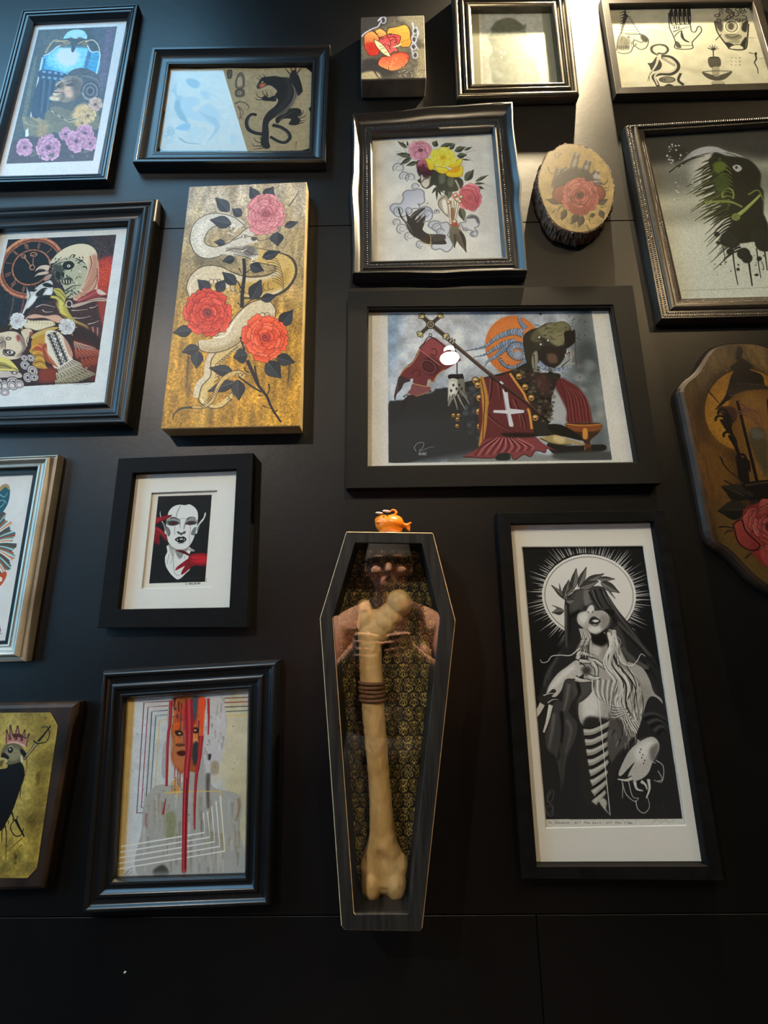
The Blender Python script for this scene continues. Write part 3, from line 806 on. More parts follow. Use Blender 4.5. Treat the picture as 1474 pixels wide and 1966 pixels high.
def art_roses():
    a = Art(grow_([(714, 256.5), (946, 245), (967.5, 493.7), (716.5, 501)], 1.04), .004, (740, 250, 7.019), 'bdb8a4', 'b9b4a0', 16)
    a.noise(.05, 40); a.noise(.03, 5)
    K = '2a2620'; GR = '4d4f3a'; GD = '2f3126'
    # clouds
    def puff(p, c='8d8f92'):
        a.f(p, c, 'b4b2a8', g=60); a.l(p+' '+' '.join(p.split()[:2]), '55575a', 12, b=2)
    puff('80 1090 60 1040 110 990 200 990 240 920 230 860 290 810 380 810 430 790 510 820 520 890 525 960 470 1000 440 990 460 1050 360 1060 350 1110 250 1160 150 1160')
    puff('430 1080 520 1030 600 1050 635 1110 620 1190 560 1230 470 1200')
    puff('570 1290 600 1240 680 1220 750 1250 830 1240 870 1300 860 1370 840 1420 910 1500 890 1590 820 1640 740 1600 660 1610 620 1560 700 1400', 'a0a09a')
    puff('1080 1240 1090 1180 1150 1140 1220 1160 1260 1220 1250 1290 1200 1320 1240 1370 1220 1430 1160 1430 1140 1390 1180 1370 1120 1340 1060 1350 1030 1290 1000 1250', 'a6a397')
    for cx, cy, r in ((170, 510, 70), (250, 620, 62), (330, 640, 60), (150, 1240, 48), (220, 1330, 70), (320, 1430, 62), (470, 1540, 55), (690, 1100, 34), (400, 760, 46), (690, 1310, 60), (170, 1090, 60), (310, 1080, 40), (570, 1120, 50), (1190, 1390, 36), (1075, 1340, 26), (740, 1370, 50)):
        a.ring(cx, cy, r, r*.9, '6a6b6b', 15, a0=cx % 90+60, a1=cx % 90+330, b=2); a.ring(cx+4, cy+4, r*.5, r*.45, '77777a', 9, a0=20, a1=300, b=1)
    a.f('1095 1190 1160 1145 1240 1170 1262 1260 1230 1240 1200 1190', '4b4a48', b=5); a.el(690, 1090, 10, 10, K); a.el(565, 985, 9, 9, '57575a')
    # dark lower hand
    a.f('165 1050 190 1060 215 1150 290 1230 270 1090 320 1160 400 1090 540 1045 430 1150 400 1210 500 1120 530 1070 470 1190 540 1150 520 1270 500 1340 560 1390 620 1400 800 1410 790 1460 820 1530 700 1540 560 1530 470 1480 380 1430 320 1370 270 1260 200 1170', '2d2823')
    for p in ('230 1180 300 1270 370 1390', '330 1180 390 1130 480 1070', '420 1240 480 1180 520 1090', '510 1250 535 1190 540 1150', '620 1420 720 1430 790 1440'):
        a.l(p, '77706a', 16, 4, b=4)
    a.l('590 1400 610 1450 600 1540', '9a8550', 9); a.l('420 1490 520 1510 600 1560 620 1500', '8a7548', 8); a.el(530, 1480, 50, 40, '4a2a22', b=16, o=.7); a.f('640 1420 790 1415 800 1470 650 1500', '3a352e', b=8)
    # leaves
    for x0, y0, x1, y1, w in ((290, 240, 160, 150, 52), (300, 220, 290, 140, 26), (350, 350, 140, 320, 70), (350, 370, 190, 470, 62), (430, 430, 270, 480, 60), (650, 220, 690, 140, 90), (740, 220, 920, 175, 60), (860, 260, 940, 180, 60), (930, 280, 1080, 225, 80), (960, 350, 1100, 330, 76), (1060, 270, 1170, 225, 34), (1030, 390, 1150, 405, 22), (1070, 680, 1190, 530, 110), (1210, 690, 1390, 600, 44), (1200, 720, 1340, 715, 30), (1240, 760, 1330, 790, 36), (860, 780, 830, 950, 110), (1010, 1040, 1060, 1230, 100), (240, 170, 230, 150, 14)):
        a.leaf(x0, y0, x1, y1, w, GR if w > 40 else GD, GD, vein='7b7a5c')
    for x1, y1 in ((110, 290), (100, 370), (150, 440), (160, 120), (1230, 270), (1200, 440), (1440, 770), (1300, 600)):
        x0, y0 = (300, 330) if x1 < 500 else ((1040, 330) if y1 < 500 else (1230, 720))
        a.l([(x0, y0), ((x0+x1)/2, (y0+y1)/2-14), (x1, y1)], '5a5a48', 7, 2)
    # face in profile under the flowers
    a.f('430 520 560 500 700 560 720 640 640 740 560 790 500 770 470 720 430 680 470 640 440 600', '3a332c'); a.f('480 600 540 650 580 640 590 740 540 780 500 750 480 700', 'b5ab92', b=4); a.f('590 620 680 580 700 620 620 740', '8d876c', b=8)
    a.l('430 680 480 700 520 660', K, 12); a.l('500 600 530 660 580 640', K, 10); a.l('620 650 600 720 540 780 480 740', K, 7)
    a.f('420 420 520 400 600 470 640 540 720 560 600 620 480 590 430 530', '3b1c22', b=5)
    a.f('640 560 800 580 1000 640 1050 720 1000 800 900 830 760 810 660 740 600 740', GD); a.f('720 600 800 590 800 700 730 720', '575a44', b=12); a.f('840 640 920 650 900 760 840 740', '545640', b=10)
    for x1, y1 in ((620, 860), (690, 950), (755, 890), (790, 850)):
        a.leaf(690, 760, x1, y1, 34, GD)
    # hand bones
    a.f('705 960 740 900 800 870 840 930 850 1160 780 1110 720 1040', '8f8570', b=3); a.f('760 960 800 930 830 1010 830 1130 780 1070', 'c5bca4', b=8); a.l('800 890 720 950 715 1020 780 1110 850 1170', K, 7)
    # peony
    a.rose(1135, 905, 175, '5e1f28', '9e3f48', 'bb6a68', seed=9, sq=1.1, n=5)
    a.f('1010 800 1100 740 1200 760 1250 860 1260 960 1220 1080 1150 1090 1050 1010 1010 920', 'a84a50', '8a343e', g=60, o=.75); a.l('1020 810 1130 810 1200 880 1230 980', '6d2730', 9, b=1); a.l('1050 770 1180 790 1240 900', 'c98280', 9, 3, b=2); a.l('1040 920 1120 1000 1200 1010', '6d2730', 8, 3)
    a.f('890 890 930 840 980 850 1000 920 940 950', 'b57068', b=3)
    for p in ('850 960 870 1100 880 1260', '980 950 960 1060 930 1210', '900 950 910 1060 905 1220'):
        a.l(p, '3a2a1e', 40, 26); a.l(p, 'c9b693', 26, 16)
    for x, y, r in ((850, 970, 30), (970, 930, 40), (940, 880, 30), (1000, 960, 30), (930, 1230, 34), (880, 1255, 26), (1020, 900, 28)):
        a.el(x, y, r, r*.85, '4a3626'); a.el(x-3, y-3, r*.74, r*.62, 'c2aa84', b=3)
    a.l('940 670 990 780 970 870', 'a8a288', 22, 14, b=2); a.f('880 1060 930 1060 920 1200 885 1200', '6a3a2a', b=4, o=.7)
    a.f('880 1270 960 1240 990 1300 940 1330 890 1310', '8a3f2c', b=5)
    a.leaf(905, 1310, 930, 1590, 110, '3a332a', '57503e'); a.leaf(960, 1320, 1090, 1650, 120, '2e2822', '4c4436', vein='7c7058'); a.f('880 1300 960 1290 1000 1370 930 1400 870 1380', '5e5540', b=10); a.l('990 1270 1030 1380', '7a3a2a', 10, 3)
    # roses
    a.rose(470, 270, 165, '5d2c34', '9c5860', 'c48a8c', seed=5, sq=.86); a.rose(510, 470, 90, '4a1a24', '8a3e4a', 'b06a70', seed=8)
    a.f('430 480 560 500 560 580 450 560', '3b1820', b=10, o=.8)
    Y = ('b58a10', 'd8b424', 'e8cc4a')
    for p in ('530 380 600 390 650 440 650 520 590 530 560 450', '660 490 760 500 840 520 830 570 770 585 700 560', '810 590 860 540 960 510 1030 480 1040 560 1020 620 920 635 840 620', '830 480 930 430 1010 380 1030 420 990 480 900 510'):
        a.f(p, 'e2c23a', 'c9a01c', g=90); a.l(p+' '+' '.join(p.split()[:2]), '8f6d10', 8, b=1)
    a.f('850 560 930 510 1010 500 980 560 900 575', 'd18a10', b=4)
    a.rose(775, 365, 185, '9a7208', Y[1], Y[2], seed=4, sq=.78, line='8f6a0c', heart='a87c0c')
    return a
def art_slice():
    pts = nums('255 880 275 800 300 740 350 645 400 625 460 577 540 562 640 572 740 610 830 665 900 745 950 840 980 950 985 1040 965 1150 930 1250 880 1320 800 1382 700 1415 600 1415 500 1385 420 1335 360 1260 310 1165 272 1050 252 960')
    q = [(980+pts[:, 0].min()/4.913, 160+pts[:, 1].min()/4.913), (980+pts[:, 0].max()/4.913, 160+pts[:, 1].max()/4.913)]
    a = Art([q[0], (q[1][0], q[0][1]), q[1], (q[0][0], q[1][1])], .03, (980, 160, 4.913), 'ece2c0', 'a98c4c', 17)
    for r in range(16):
        a.ring(620, 1000, 30+r*23, 38+r*29, '8f7238', 7, b=3, o=.25)
    a.noise(.12, 20); a.noise(.06, 4)
    a.f('300 700 460 600 640 590 800 660 760 800 500 760 380 900', '917842', b=40, o=.6)
    K = '2a241c'; FL = '6c6450'
    a.text('CP', 415, 655, 46, '5c4a26', 8)
    def finger(p, w):
        a.l(p, K, w+14, w*.7+10); a.l(p, FL, w, w*.7); a.l(p, '9a917a', w*.4, w*.2, b=5)
    finger('590 850 600 760 630 660', 60); finger('700 850 715 790 735 730', 58); finger('770 920 800 860 815 830', 60); finger('420 980 440 900 465 800', 62); finger('520 880 500 840 540 800', 40)
    a.f('400 900 500 830 640 800 760 850 850 930 830 1000 700 1000 500 1000 410 1010', '423b30', b=14)
    for x, y in ((615, 700), (725, 760), (800, 850), (455, 830), (600, 800), (700, 830)):
        a.ring(x, y, 22, 12, K, 7)
    a.el(810, 880, 34, 26, 'a49a86', b=8); a.el(800, 935, 50, 18, '8f8672', b=8); a.l('770 950 830 940 880 955', K, 10)
    for p in ('350 790 370 840 410 850 430 780', '880 960 910 930 918 900', '880 990 930 985', '890 1030 880 1010', '860 1040 930 1000', '440 1210 480 1160 520 1230', '390 1220 440 1180', '470 1280 500 1230', '740 1280 750 1330', '720 1340 740 1390', '560 1330 600 1310', '850 1170 900 1165'):
        a.l(p, K, 9, 3)
    for x0, y0, x1, y1, w in ((470, 1130, 330, 1095, 60), (820, 1140, 920, 1095, 60), (840, 1200, 880, 1280, 60), (520, 1190, 480, 1300, 60), (640, 1230, 570, 1330, 70), (680, 1250, 640, 1360, 70), (760, 1230, 780, 1270, 60)):
        a.leaf(x0, y0, x1, y1, w, '332c20', '453c2a', vein='6b5c3c')
    for p in ('395 1030 440 980 540 970 560 1090 480 1140 410 1100', '800 960 870 990 890 1060 820 1120 740 1100'):
        a.f(p, '8f4430', '6d2c20', g=80); a.l(p+' '+' '.join(p.split()[:2]), '3a1a12', 9)
    a.rose(650, 1060, 185, '4a1712', '8a3a2a', 'b0604a', seed=12, sq=1.02, n=6)
    a.f('540 1120 640 1170 740 1160 730 1230 640 1250 560 1210', '97452f', '7a3324', g=80, o=.8); a.l('540 1060 600 1130 700 1150', '4a1712', 8)
    a.noise(.08, 5); a.im *= .80
    return a
def art_reaper():
    a = Art(grow_([(1237, 250), (1507, 233), (1590, 565), (1309.6, 572.5)], 1.03), .004, (1190, 220, 4.679), 'b2ae96', '8f9078', 18)
    a.f('0 0 2000 0 2000 330 1300 420 900 360 500 450 0 480', '2a2b25', b=60, sm=0)
    a.f('200 520 900 460 1900 520 1900 760 1100 700 400 740', '6a6b58', b=50); a.noise(.15, 60, sx=4); a.f('430 820 900 780 800 1000 500 1000', '737460', b=40, o=.5)
    a.el(830, 520, 190, 210, 'a5a58e', b=40); a.f('480 1050 1900 900 1900 1700 560 1700', 'a3a58c', b=70)
    K = '14160f'
    # scythe blade
    a.f('440 520 540 430 620 350 700 305 790 285 880 295 960 330 1040 350 1130 390 1190 430 1215 480 1150 440 1060 400 950 365 850 350 740 360 640 390 540 450', '8f9082'); a.l('440 520 560 430 700 370 850 340 960 345 1080 390 1200 480', '1c1d18', 12, 5); a.l('520 470 640 400 760 370', '23241e', 20, 6)
    a.f('740 300 860 300 960 340 850 345 760 350 660 375', '9a9b8e', b=5)
    a.f('850 340 960 370 1150 400 1260 520 1260 640 1290 700 1290 900 1330 1000 1330 1180 1240 1160 1180 1040 1010 1180 900 1160 920 1080 1000 960 940 800 900 600 820 420', K, b=6)
    a.f('800 400 930 380 1010 470 1020 620 1090 800 1290 900 1300 1100 1000 1150 1010 950 930 860 860 720 830 560', K, b=4)
    # feathers
    for i in range(46):
        t = i/45; x0 = 820+t*90+a.rng.uniform(0, 60); y0 = 400+t*520; L = a.rng.uniform(100, 230)*(.7+.6*math.sin(t*PI)); g = a.rng.uniform(.35, .62)
        a.l([(x0+40, y0-20), (x0-L*.3, y0+L*.12), (x0-L*.65, y0+L*g*.62), (x0-L, y0+L*g)], ('1d2412', '39431c', '14160f', '2a3116')[i % 4], 24, 4)
    for i in range(16):
        t = i/15; x0 = 980+t*110; y0 = 860+t*350; L = a.rng.uniform(130, 260)
        a.l([(x0, y0), (x0-L*.4, y0+L*.2), (x0-L, y0+L*.75)], K, 20, 3)
    # green ribs and bones
    for i in range(9):
        a.l([(870+i*6, 480+i*38), (940+i*4, 450+i*40), (1000+i*4, 500+i*36)], ('4f5c1e', '6b7a2a')[i % 2], 13, 5)
        a.l([(880+i*8, 440+i*40), (830+i*4, 470+i*40)], '3f4a1c', 10, 3)
    a.ring(970, 720, 50, 56, '5f6c2a', 16, a0=150, a1=400); a.f('840 440 920 420 960 470 900 520 850 510', '4c5a1e', b=8); a.f('860 560 960 540 990 640 900 700 850 640', '34401a', b=14)
    a.l('760 790 900 780 1010 790 1100 830', '5f6a30', 28, 18); a.l('1010 930 1090 880 1180 800 1260 720', '6f7a3c', 40, 20); a.l('1020 920 1100 865 1240 740', '94a05c', 8, 3, b=2); a.el(1040, 920, 40, 34, '5a6530'); a.l('1150 720 1240 680 1290 780', '4f5a2a', 18, 10)
    a.f('1010 470 1040 450 1080 460 1095 490 1060 515 1030 500', '9a9b8c', b=2); a.el(1045, 475, 12, 14, '23241e')
    # splashes and drips
    for x, y, r in ((960, 1110, 60), (1010, 1150, 60), (1240, 1090, 70), (1300, 1150, 90), (1110, 1250, 60), (990, 1230, 34), (1140, 1290, 50), (870, 1075, 26), (1250, 1295, 24), (1060, 1390, 16), (1230, 1440, 14), (880, 1150, 16), (1440, 1150, 120), (1560, 1200, 80)):
        a.el(x, y, r, r*.9, '1a1c17', b=3)
    for x, y0, y1, w in ((1010, 1200, 1530, 13), (1150, 1280, 1540, 18), (1225, 1200, 1470, 11), (1290, 1180, 1400, 14), (920, 1180, 1350, 7), (1160, 1380, 1510, 7), (1270, 1320, 1400, 7), (1400, 1250, 1560, 12), (1500, 1240, 1450, 10)):
        a.l([(x, y0), (x+18, (y0+y1)/2), (x+48*(y1-y0)/330, y1)], '1a1c17', w, w*.6)
    a.dots(40, (850, 1050, 1350, 1450), '1e201a', (2, 9)); a.dots(16, (420, 260, 620, 460), 'b7b7a4', (4, 10)); a.dots(10, (480, 560, 700, 760), 'b5b59f', (3, 9))
    a.l('560 1580 900 1570 1500 1545', '6d6e5a', 6, o=.6); a.f('440 330 560 300 620 330 520 430', '20211c', b=20); a.dots(14, (420, 270, 560, 440), 'a5a594', (4, 10))
    a.noise(.06, 5)
    return a
for fn in (art_muse, art_panther, art_petal, art_ghost, art_flash, art_roses, art_slice, art_reaper):
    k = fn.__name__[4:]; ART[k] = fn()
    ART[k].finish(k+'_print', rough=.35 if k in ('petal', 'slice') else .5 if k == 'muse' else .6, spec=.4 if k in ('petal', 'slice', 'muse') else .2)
def art_skull():
    q = grow_([(-8, 440), (245, 428.2), (200, 772), (-86, 785)], 1.04)
    a = Art(q, .004, (0, 440, 6.409), 'ccd9de', 'cad8de', 21)
    a.noise(.02, 30)
    pr = '100 128 1430 68 1165 1885 -300 1965'
    a.f(pr, '1c222c', sm=0); a.setclip(pr, 0)
    a.f('1100 60 1430 60 1400 420 1200 420', '3b3136', b=40); a.noise(.25, 8)
    a.f('1200 400 1420 380 1340 860 1180 800', 'a2372c', b=24); a.f('1230 470 1380 450 1330 700 1220 690', 'b5442f', b=30)
    # clock
    for rx, ry, c in ((430, 372, 'a9684c'), (412, 352, 'c98d68'), (398, 338, '7c4534'), (372, 312, '9a6a50'), (362, 302, '15181f')):
        a.el(385, 470, rx, ry, c, rot=-30)
    a.ring(385, 470, 240, 205, 'a0684e', 20, rot=-30); a.el(385, 470, 226, 192, '10131a', rot=-30)
    a.ring(385, 470, 418, 360, 'd9a884', 8, rot=-30, a0=200, a1=290)
    for i in range(12):
        t = math.radians(i*30-15); c, s = math.cos(t), math.sin(t); r30 = math.radians(-30)
        def pp(k):
            x, y = 300*k*c, 256*k*s
            return (385+x*math.cos(r30)-y*math.sin(r30), 470+x*math.sin(r30)+y*math.cos(r30))
        n = (1, 2, 3, 2, 1, 2, 3, 3, 1, 2, 3, 2)[i]
        for j in range(n):
            d = (j-(n-1)/2)*18
            a.l([(pp(.88)[0]-s*d, pp(.88)[1]+c*d), (pp(1.14)[0]-s*d, pp(1.14)[1]+c*d)], '9a6a52', 9, sm=0)
    a.l('290 330 340 400 385 465', 'a87a60', 16, 9); a.ring(290, 335, 26, 22, 'a87a60', 10); a.ring(395, 470, 30, 30, 'b98a6c', 11); a.l('410 350 405 440', 'a87a60', 10); a.ring(415, 310, 38, 24, 'a87a60', 12); a.l('370 330 460 300', 'a87a60', 10)
    a.l('170 820 150 960 110 1120', '4a4440', 26, 22); a.l('300 810 280 930 255 1040', '7c4a3c', 18, 16)
    # robe
    a.f('420 960 700 860 900 840 1180 740 1310 810 1290 1100 1230 1450 1100 1420 900 1200 700 1100 480 1080 330 1080', '3c2a2c'); a.noise(.2, 5)
    a.f('1200 880 1310 860 1270 1180 1240 1120', '8a3630', b=8)
    for p in ('440 960 520 930 600 940 680 960', '520 990 560 1020 650 1015', '880 1000 950 1000 1080 985', '900 1090 1000 1095 1120 1070', '1080 1170 1160 1150 1220 1125', '1100 970 1160 960 1200 930'):
        a.l(p, '1c1416', 26, 10); a.l(p, 'c9bab0', 13, 5)
    a.f('880 940 1000 900 1180 850 1300 850 1300 885 1150 890 1000 940 900 965', 'b5a698'); a.l('890 925 1100 880 1300 862', '5c4a44', 8)
    # white hood
    a.f('600 420 690 310 800 230 920 185 1040 178 1140 215 1195 290 1205 380 1215 480 1190 620 1200 700 1170 790 1080 850 960 880 900 860 930 800 1000 700 1060 560 1060 440 960 360 820 350 700 400', 'd0cdb4', 'c9bfa6', g=90)
    a.f('1120 330 1200 320 1210 520 1190 640 1100 760 980 850 900 850 1000 740 1080 600 1100 470', 'a8735e', b=20, o=.8)
    for p in ('1200 480 1190 580 1120 690 1000 780', '1205 560 1190 660 1120 760 980 830', '1190 690 1120 780 980 860', '1110 330 1130 430 1090 560 1040 660'):
        a.l(p, '7c3a36', 16, 5, b=2); a.l([(x+10, y-6) for x, y in nums(p)], 'd9b8a4', 9, 3, b=1)
    a.f('940 880 1050 800 1180 740 1290 800 1200 840 1060 880 960 900', '8c3a40'); a.l('960 880 1080 830 1200 760', 'c08078', 12, 4, b=2); a.l('1010 890 1150 840 1250 800', '5c2428', 12, 4); a.f('1190 740 1240 745 1310 800 1250 810 1200 790', 'cbb9ae', b=3)
    a.l('600 430 690 310 800 230 920 185 1040 178 1140 215 1195 290 1205 380', '2a221e', 8)
    # flayed skull
    a.f('640 500 660 420 760 380 880 330 960 380 1050 430 1070 500 1050 600 1020 680 980 760 900 840 820 840 790 740 740 640 660 560', 'a9ae98'); a.f('640 500 700 440 800 460 760 600 700 640 650 560', '3c443c', b=10)
    for i in range(90):
        x, y = a.rng.uniform(640, 1060), a.rng.uniform(340, 840)
        if abs(x-850-(y-590)*-.1) < 210 and (x-690) > (y-620)*.55:
            t = a.rng.uniform(0, 3.1); L = a.rng.uniform(18, 46)
            a.l([(x, y), (x+L*.5*math.cos(t)+8, y+L*.5*math.sin(t)), (x+L*math.cos(t), y+L*math.sin(t))], ('1c2420', '2c342e', 'd4d6bf', '8f9882')[i % 4], a.rng.uniform(8, 18), 4)
    a.el(840, 445, 76, 56, '141a18', rot=-10); a.ring(840, 445, 80, 60, 'b9bda4', 12, rot=-10, a0=190, a1=350); a.el(845, 452, 20, 17, 'dfe0d0'); a.el(845, 452, 9, 8, '141a18')
    a.f('700 520 740 540 730 620 690 590 680 540', '161c1a'); a.f('750 540 790 550 780 600', '161c1a'); a.f('760 620 860 590 900 640 850 680 780 680', '39423a', b=4)
    for i in range(8):
        a.l([(765+i*17, 620+i*2), (772+i*16, 668)], 'd4d6bf' if i % 2 else '141a18', 12, 8)
    for p in ('620 450 680 420 760 340', '900 350 920 320 880 320 850 370', '960 420 1010 380 1030 370', '1020 460 1060 470 1070 500', '640 470 720 420 800 400', '800 760 900 700 1000 690', '800 800 860 760 900 780', '830 840 890 790'):
        a.l(p, '1c2420', 20, 5)
    # bone beak mask, dark and pale
    a.f('560 440 620 470 630 560 700 640 760 700 780 780 700 760 640 720 560 600 600 520', '2a2428'); a.f('430 520 480 460 560 440 610 460 580 520 540 500 480 500', 'c9b8aa'); a.f('420 590 470 540 560 520 600 540 540 560 460 570', 'c2b0a2'); a.f('540 620 590 560 640 560 600 620', 'a08a80')
    a.l('440 520 500 490 580 510', '1a1618', 12, 4)
    a.f('330 700 345 760 400 760 480 690 560 650 620 630 650 680 640 800 560 810 470 830 420 900 360 960 310 1020 270 1050 300 960 330 880 330 820', 'bcc4c4'); 
    a.f('520 680 580 660 650 690 640 715 560 710', '12161a'); a.f('430 810 500 740 560 720 590 740 540 780 520 820 470 830', '1c2226'); a.f('300 1020 380 920 470 870 560 830 700 850 600 870 470 880 380 970 330 1040', '12161a'); a.f('385 680 410 740 460 740 420 770 370 750', '1c2226')
    a.f('370 860 440 800 420 900 330 980', 'dfe6e6', b=8); a.l('350 740 370 820 340 880', '3a444a', 12, 6, b=2); a.f('560 740 620 740 630 790 570 800', 'dfe6e6', b=8)
    # yellow hand
    a.f('650 740 740 730 810 820 800 900 830 980 860 1040 930 1120 1080 1200 1060 1330 940 1260 880 1170 800 1090 740 1040 720 940 690 870 620 850 640 810 700 820', 'a8a04c')
    a.f('700 900 790 880 780 1000 830 1060 770 1050 720 980', 'c6c468', b=12); a.f('880 1150 1080 1210 1060 1320 960 1250', '7a4c40', b=20)
    for p in ('640 810 720 830 790 900 780 950', '620 850 700 870 720 940', '650 740 730 770 800 840', '740 1040 820 1090 900 1180 1060 1330'):
        a.l(p, '2c2a14', 9, 5)
    a.l('660 745 740 790 800 870', 'd8d888', 11, 4, b=2); a.l('640 830 710 860 750 930', 'd8d888', 10, 4, b=2)
    a.ring(850, 920, 36, 40, 'c9c2ba', 12); a.el(850, 920, 26, 30, '2a2226')
    for i in range(5):
        a.l([(1110+i*30, 1195+i*4), (1120+i*26, 1300), (1090+i*30, 1440)], 'a87a74' if i % 2 else '5a2c2e', 18, 14)
    # ---- lower half: second view
    a.view = (0, 600, 6.409)
    a.f('-300 200 60 180 340 60 700 60 1240 330 1190 870 460 900 -300 900', '2e1f1d', b=8)
    a.f('900 330 1100 380 1200 480 1180 860 1000 700 900 560', '4e201c', b=14); a.f('500 690 700 690 680 850 470 850', '7a3220', b=24)
    a.f('320 60 420 20 560 40 700 30 780 90 720 130 560 70 440 70 330 90', 'c8a48e', b=3); a.l('330 75 450 85 600 95', '2c2220', 14, 6)
    a.f('300 90 400 100 620 100 680 150 600 180 460 220 380 200 300 180', 'd2ccae', b=3); a.f('640 180 720 190 560 260 440 330 380 300 480 230', 'b9a45c')
    for i in range(10):
        a.l([(340+i*36, 95+i*4), (345+i*34, 125+i*3)], '6c6450', 7, 3)
    # pale upturned face
    a.f('-250 280 0 250 120 230 220 250 300 340 320 430 270 500 240 560 120 580 0 560 -250 600', 'cfc6ae'); a.f('200 290 240 280 240 350 215 350', '9a3a38', b=10); a.f('210 260 320 360 320 450 250 540 200 540 280 440', '5c4c50', b=16, o=.8); a.f('0 300 60 320 60 420 0 440', '8c8276', b=12)
    a.f('50 460 120 455 190 490 170 525 110 525 60 500', '3c3236'); a.el(125, 490, 40, 20, 'd9d8d0'); a.el(120, 490, 16, 16, '2a2426'); a.el(105, 320, 36, 22, '4a4044'); a.el(105, 320, 22, 12, 'b5b0a4'); a.l('0 380 60 360 60 480 30 520', '4a3e40', 12, 5); a.l('50 450 40 490 80 530 180 530', '1c1618', 10)
    a.f('280 210 360 200 400 240 360 300 330 420 300 330 260 250', 'cabfa6'); a.el(385, 260, 24, 26, '8a4a40', b=6); a.l('340 400 330 330 380 260', '3a2e30', 10, 4)
    # yellow leaf mask and beads
    a.f('-200 560 0 550 100 570 180 640 230 720 150 720 0 715 -200 720', 'cfca72'); a.l('0 620 80 640 160 680 220 710', '2c2a18', 9); a.f('0 610 100 640 170 690 60 690 -60 680', '8f8a4a'); a.l('-100 640 40 650 140 690', '2c2a18', 7); a.f('-200 720 60 720 240 740 260 800 100 800 -200 800', 'b9b4b0'); a.f('130 720 210 720 210 760 150 760', '6c6668'); a.el(180, 742, 15, 13, 'd4d2d0')
    # sleeves and corset
    a.f('400 330 520 270 600 260 560 360 530 480 560 640 580 690 440 680 400 640 420 540 360 480 380 430', 'b08a34'); a.f('420 420 520 380 520 470 460 490', 'b5502c', b=8)
    for i in range(7):
        a.l([(390+i*6, 430+i*38), (460+i*8, 400+i*40), (540+i*4, 440+i*40)], '5c3c18' if i % 2 else 'd6b45c', 13, 5)
    a.f('560 250 620 220 720 240 800 320 860 420 885 560 700 690 620 600 560 480', 'd4d0c0'); a.f('520 420 570 380 590 500 660 600 720 680 660 650 570 600 530 520', '8f4a34'); a.l('560 440 620 580 710 670', 'c98a68', 13, 5); a.f('780 300 870 440 890 560 830 480', 'b58a78', b=4)
    for i in range(9):
        t = i/8; cx, cy = 640+t*150, 270+t*350
        a.el(cx+34, cy-10, 26, 17, '3a3a44', rot=60); a.el(cx-34, cy+14, 26, 17, '3a3a44', rot=60); a.el(cx, cy, 17, 28, '4a4a54', rot=-20); a.el(cx, cy, 8, 18, 'e6e4da', rot=-20); a.l([(cx+60, cy-34), (cx+40, cy+6), (cx+76, cy+4)], '3a3a44', 8); a.l([(cx-66, cy+10), (cx-40, cy+26), (cx-56, cy+44)], '3a3a44', 8)
    a.el(680, 325, 15, 15, 'eceae0'); a.el(745, 520, 17, 17, 'eceae0')
    for i in range(14):
        a.el(712+i*13.5, 690-i*9, 10, 9, 'ecebe4')
    # ruffles
    for (x0, y0, x1, y1, n, L, c) in ((720, 690, 880, 590, 8, 120, 'cfcfc0'), (700, 760, 960, 640, 9, 120, 'c2c0a8'), (690, 850, 1060, 720, 10, 110, 'b5b294'), (920, 370, 1090, 420, 6, 90, 'c6a090'), (930, 470, 1190, 470, 7, 110, 'c0644e'), (1010, 590, 1190, 560, 5, 110, 'b5502f')):
        for i in range(n):
            t = i/(n-1); x, y = x0+(x1-x0)*t, y0+(y1-y0)*t; an = 1.25-.7*t
            a.f([(x-12, y-8), (x+14, y-10), (x+L*math.cos(an)+16, y+L*math.sin(an)*.75-10), (x+L*math.cos(an)-24, y+L*math.sin(an)*.75+16)], c, [v*.62 for v in hexc(c)], g=70)
            a.l([(x, y), (x+L*math.cos(an), y+L*math.sin(an)*.75)], '33261f', 6, 4)
    # marble curls
    for cx, cy, r in ((60, 900, 80), (160, 860, 90), (240, 880, 70), (310, 650, 70), (380, 560, 56), (400, 720, 80), (340, 800, 70), (60, 980, 60), (420, 800, 60), (-40, 860, 90), (300, 560, 50)):
        for k, c in ((1.0, '2c2a30'), (.88, 'b4b1b4'), (.62, '55525a'), (.5, 'c9c8ca'), (.28, '3c3a42')):
            a.el(cx, cy, r*k, r*k*.8, c, rot=cx % 70)
    a.setclip(); 
    for cx, cy, r in ((60, 905, 78), (150, 900, 70), (240, 890, 60), (60, 985, 56), (-50, 900, 80)):
        for k, c in ((1.0, '3a383e'), (.88, 'bab8bb'), (.6, '5a5860'), (.48, 'd0cfd2')):
            a.el(cx, cy, r*k, r*k*.72, c, rot=cx % 60)
    # white roses
    for x, y in ((215, 105), (825, 170)):
        for d in ((-100, 40), (110, 10), (60, 100), (-80, 90)):
            a.leaf(x, y, x+d[0]*1.2, y+d[1]*1.2, 50, 'a89858', '8a7a44')
        a.rose(x, y, 105, '5c6068', 'b0b6bc', 'dfe3e6', seed=int(x), line='3c4048', heart='8a9098')
    a.l('1160 850 700 868 460 880', '1c1416', 6); a.l('900 880 960 886 1000 876 1060 884 1130 872', '4a4a50', 4)
    a.noise(.04, 3)
    return a
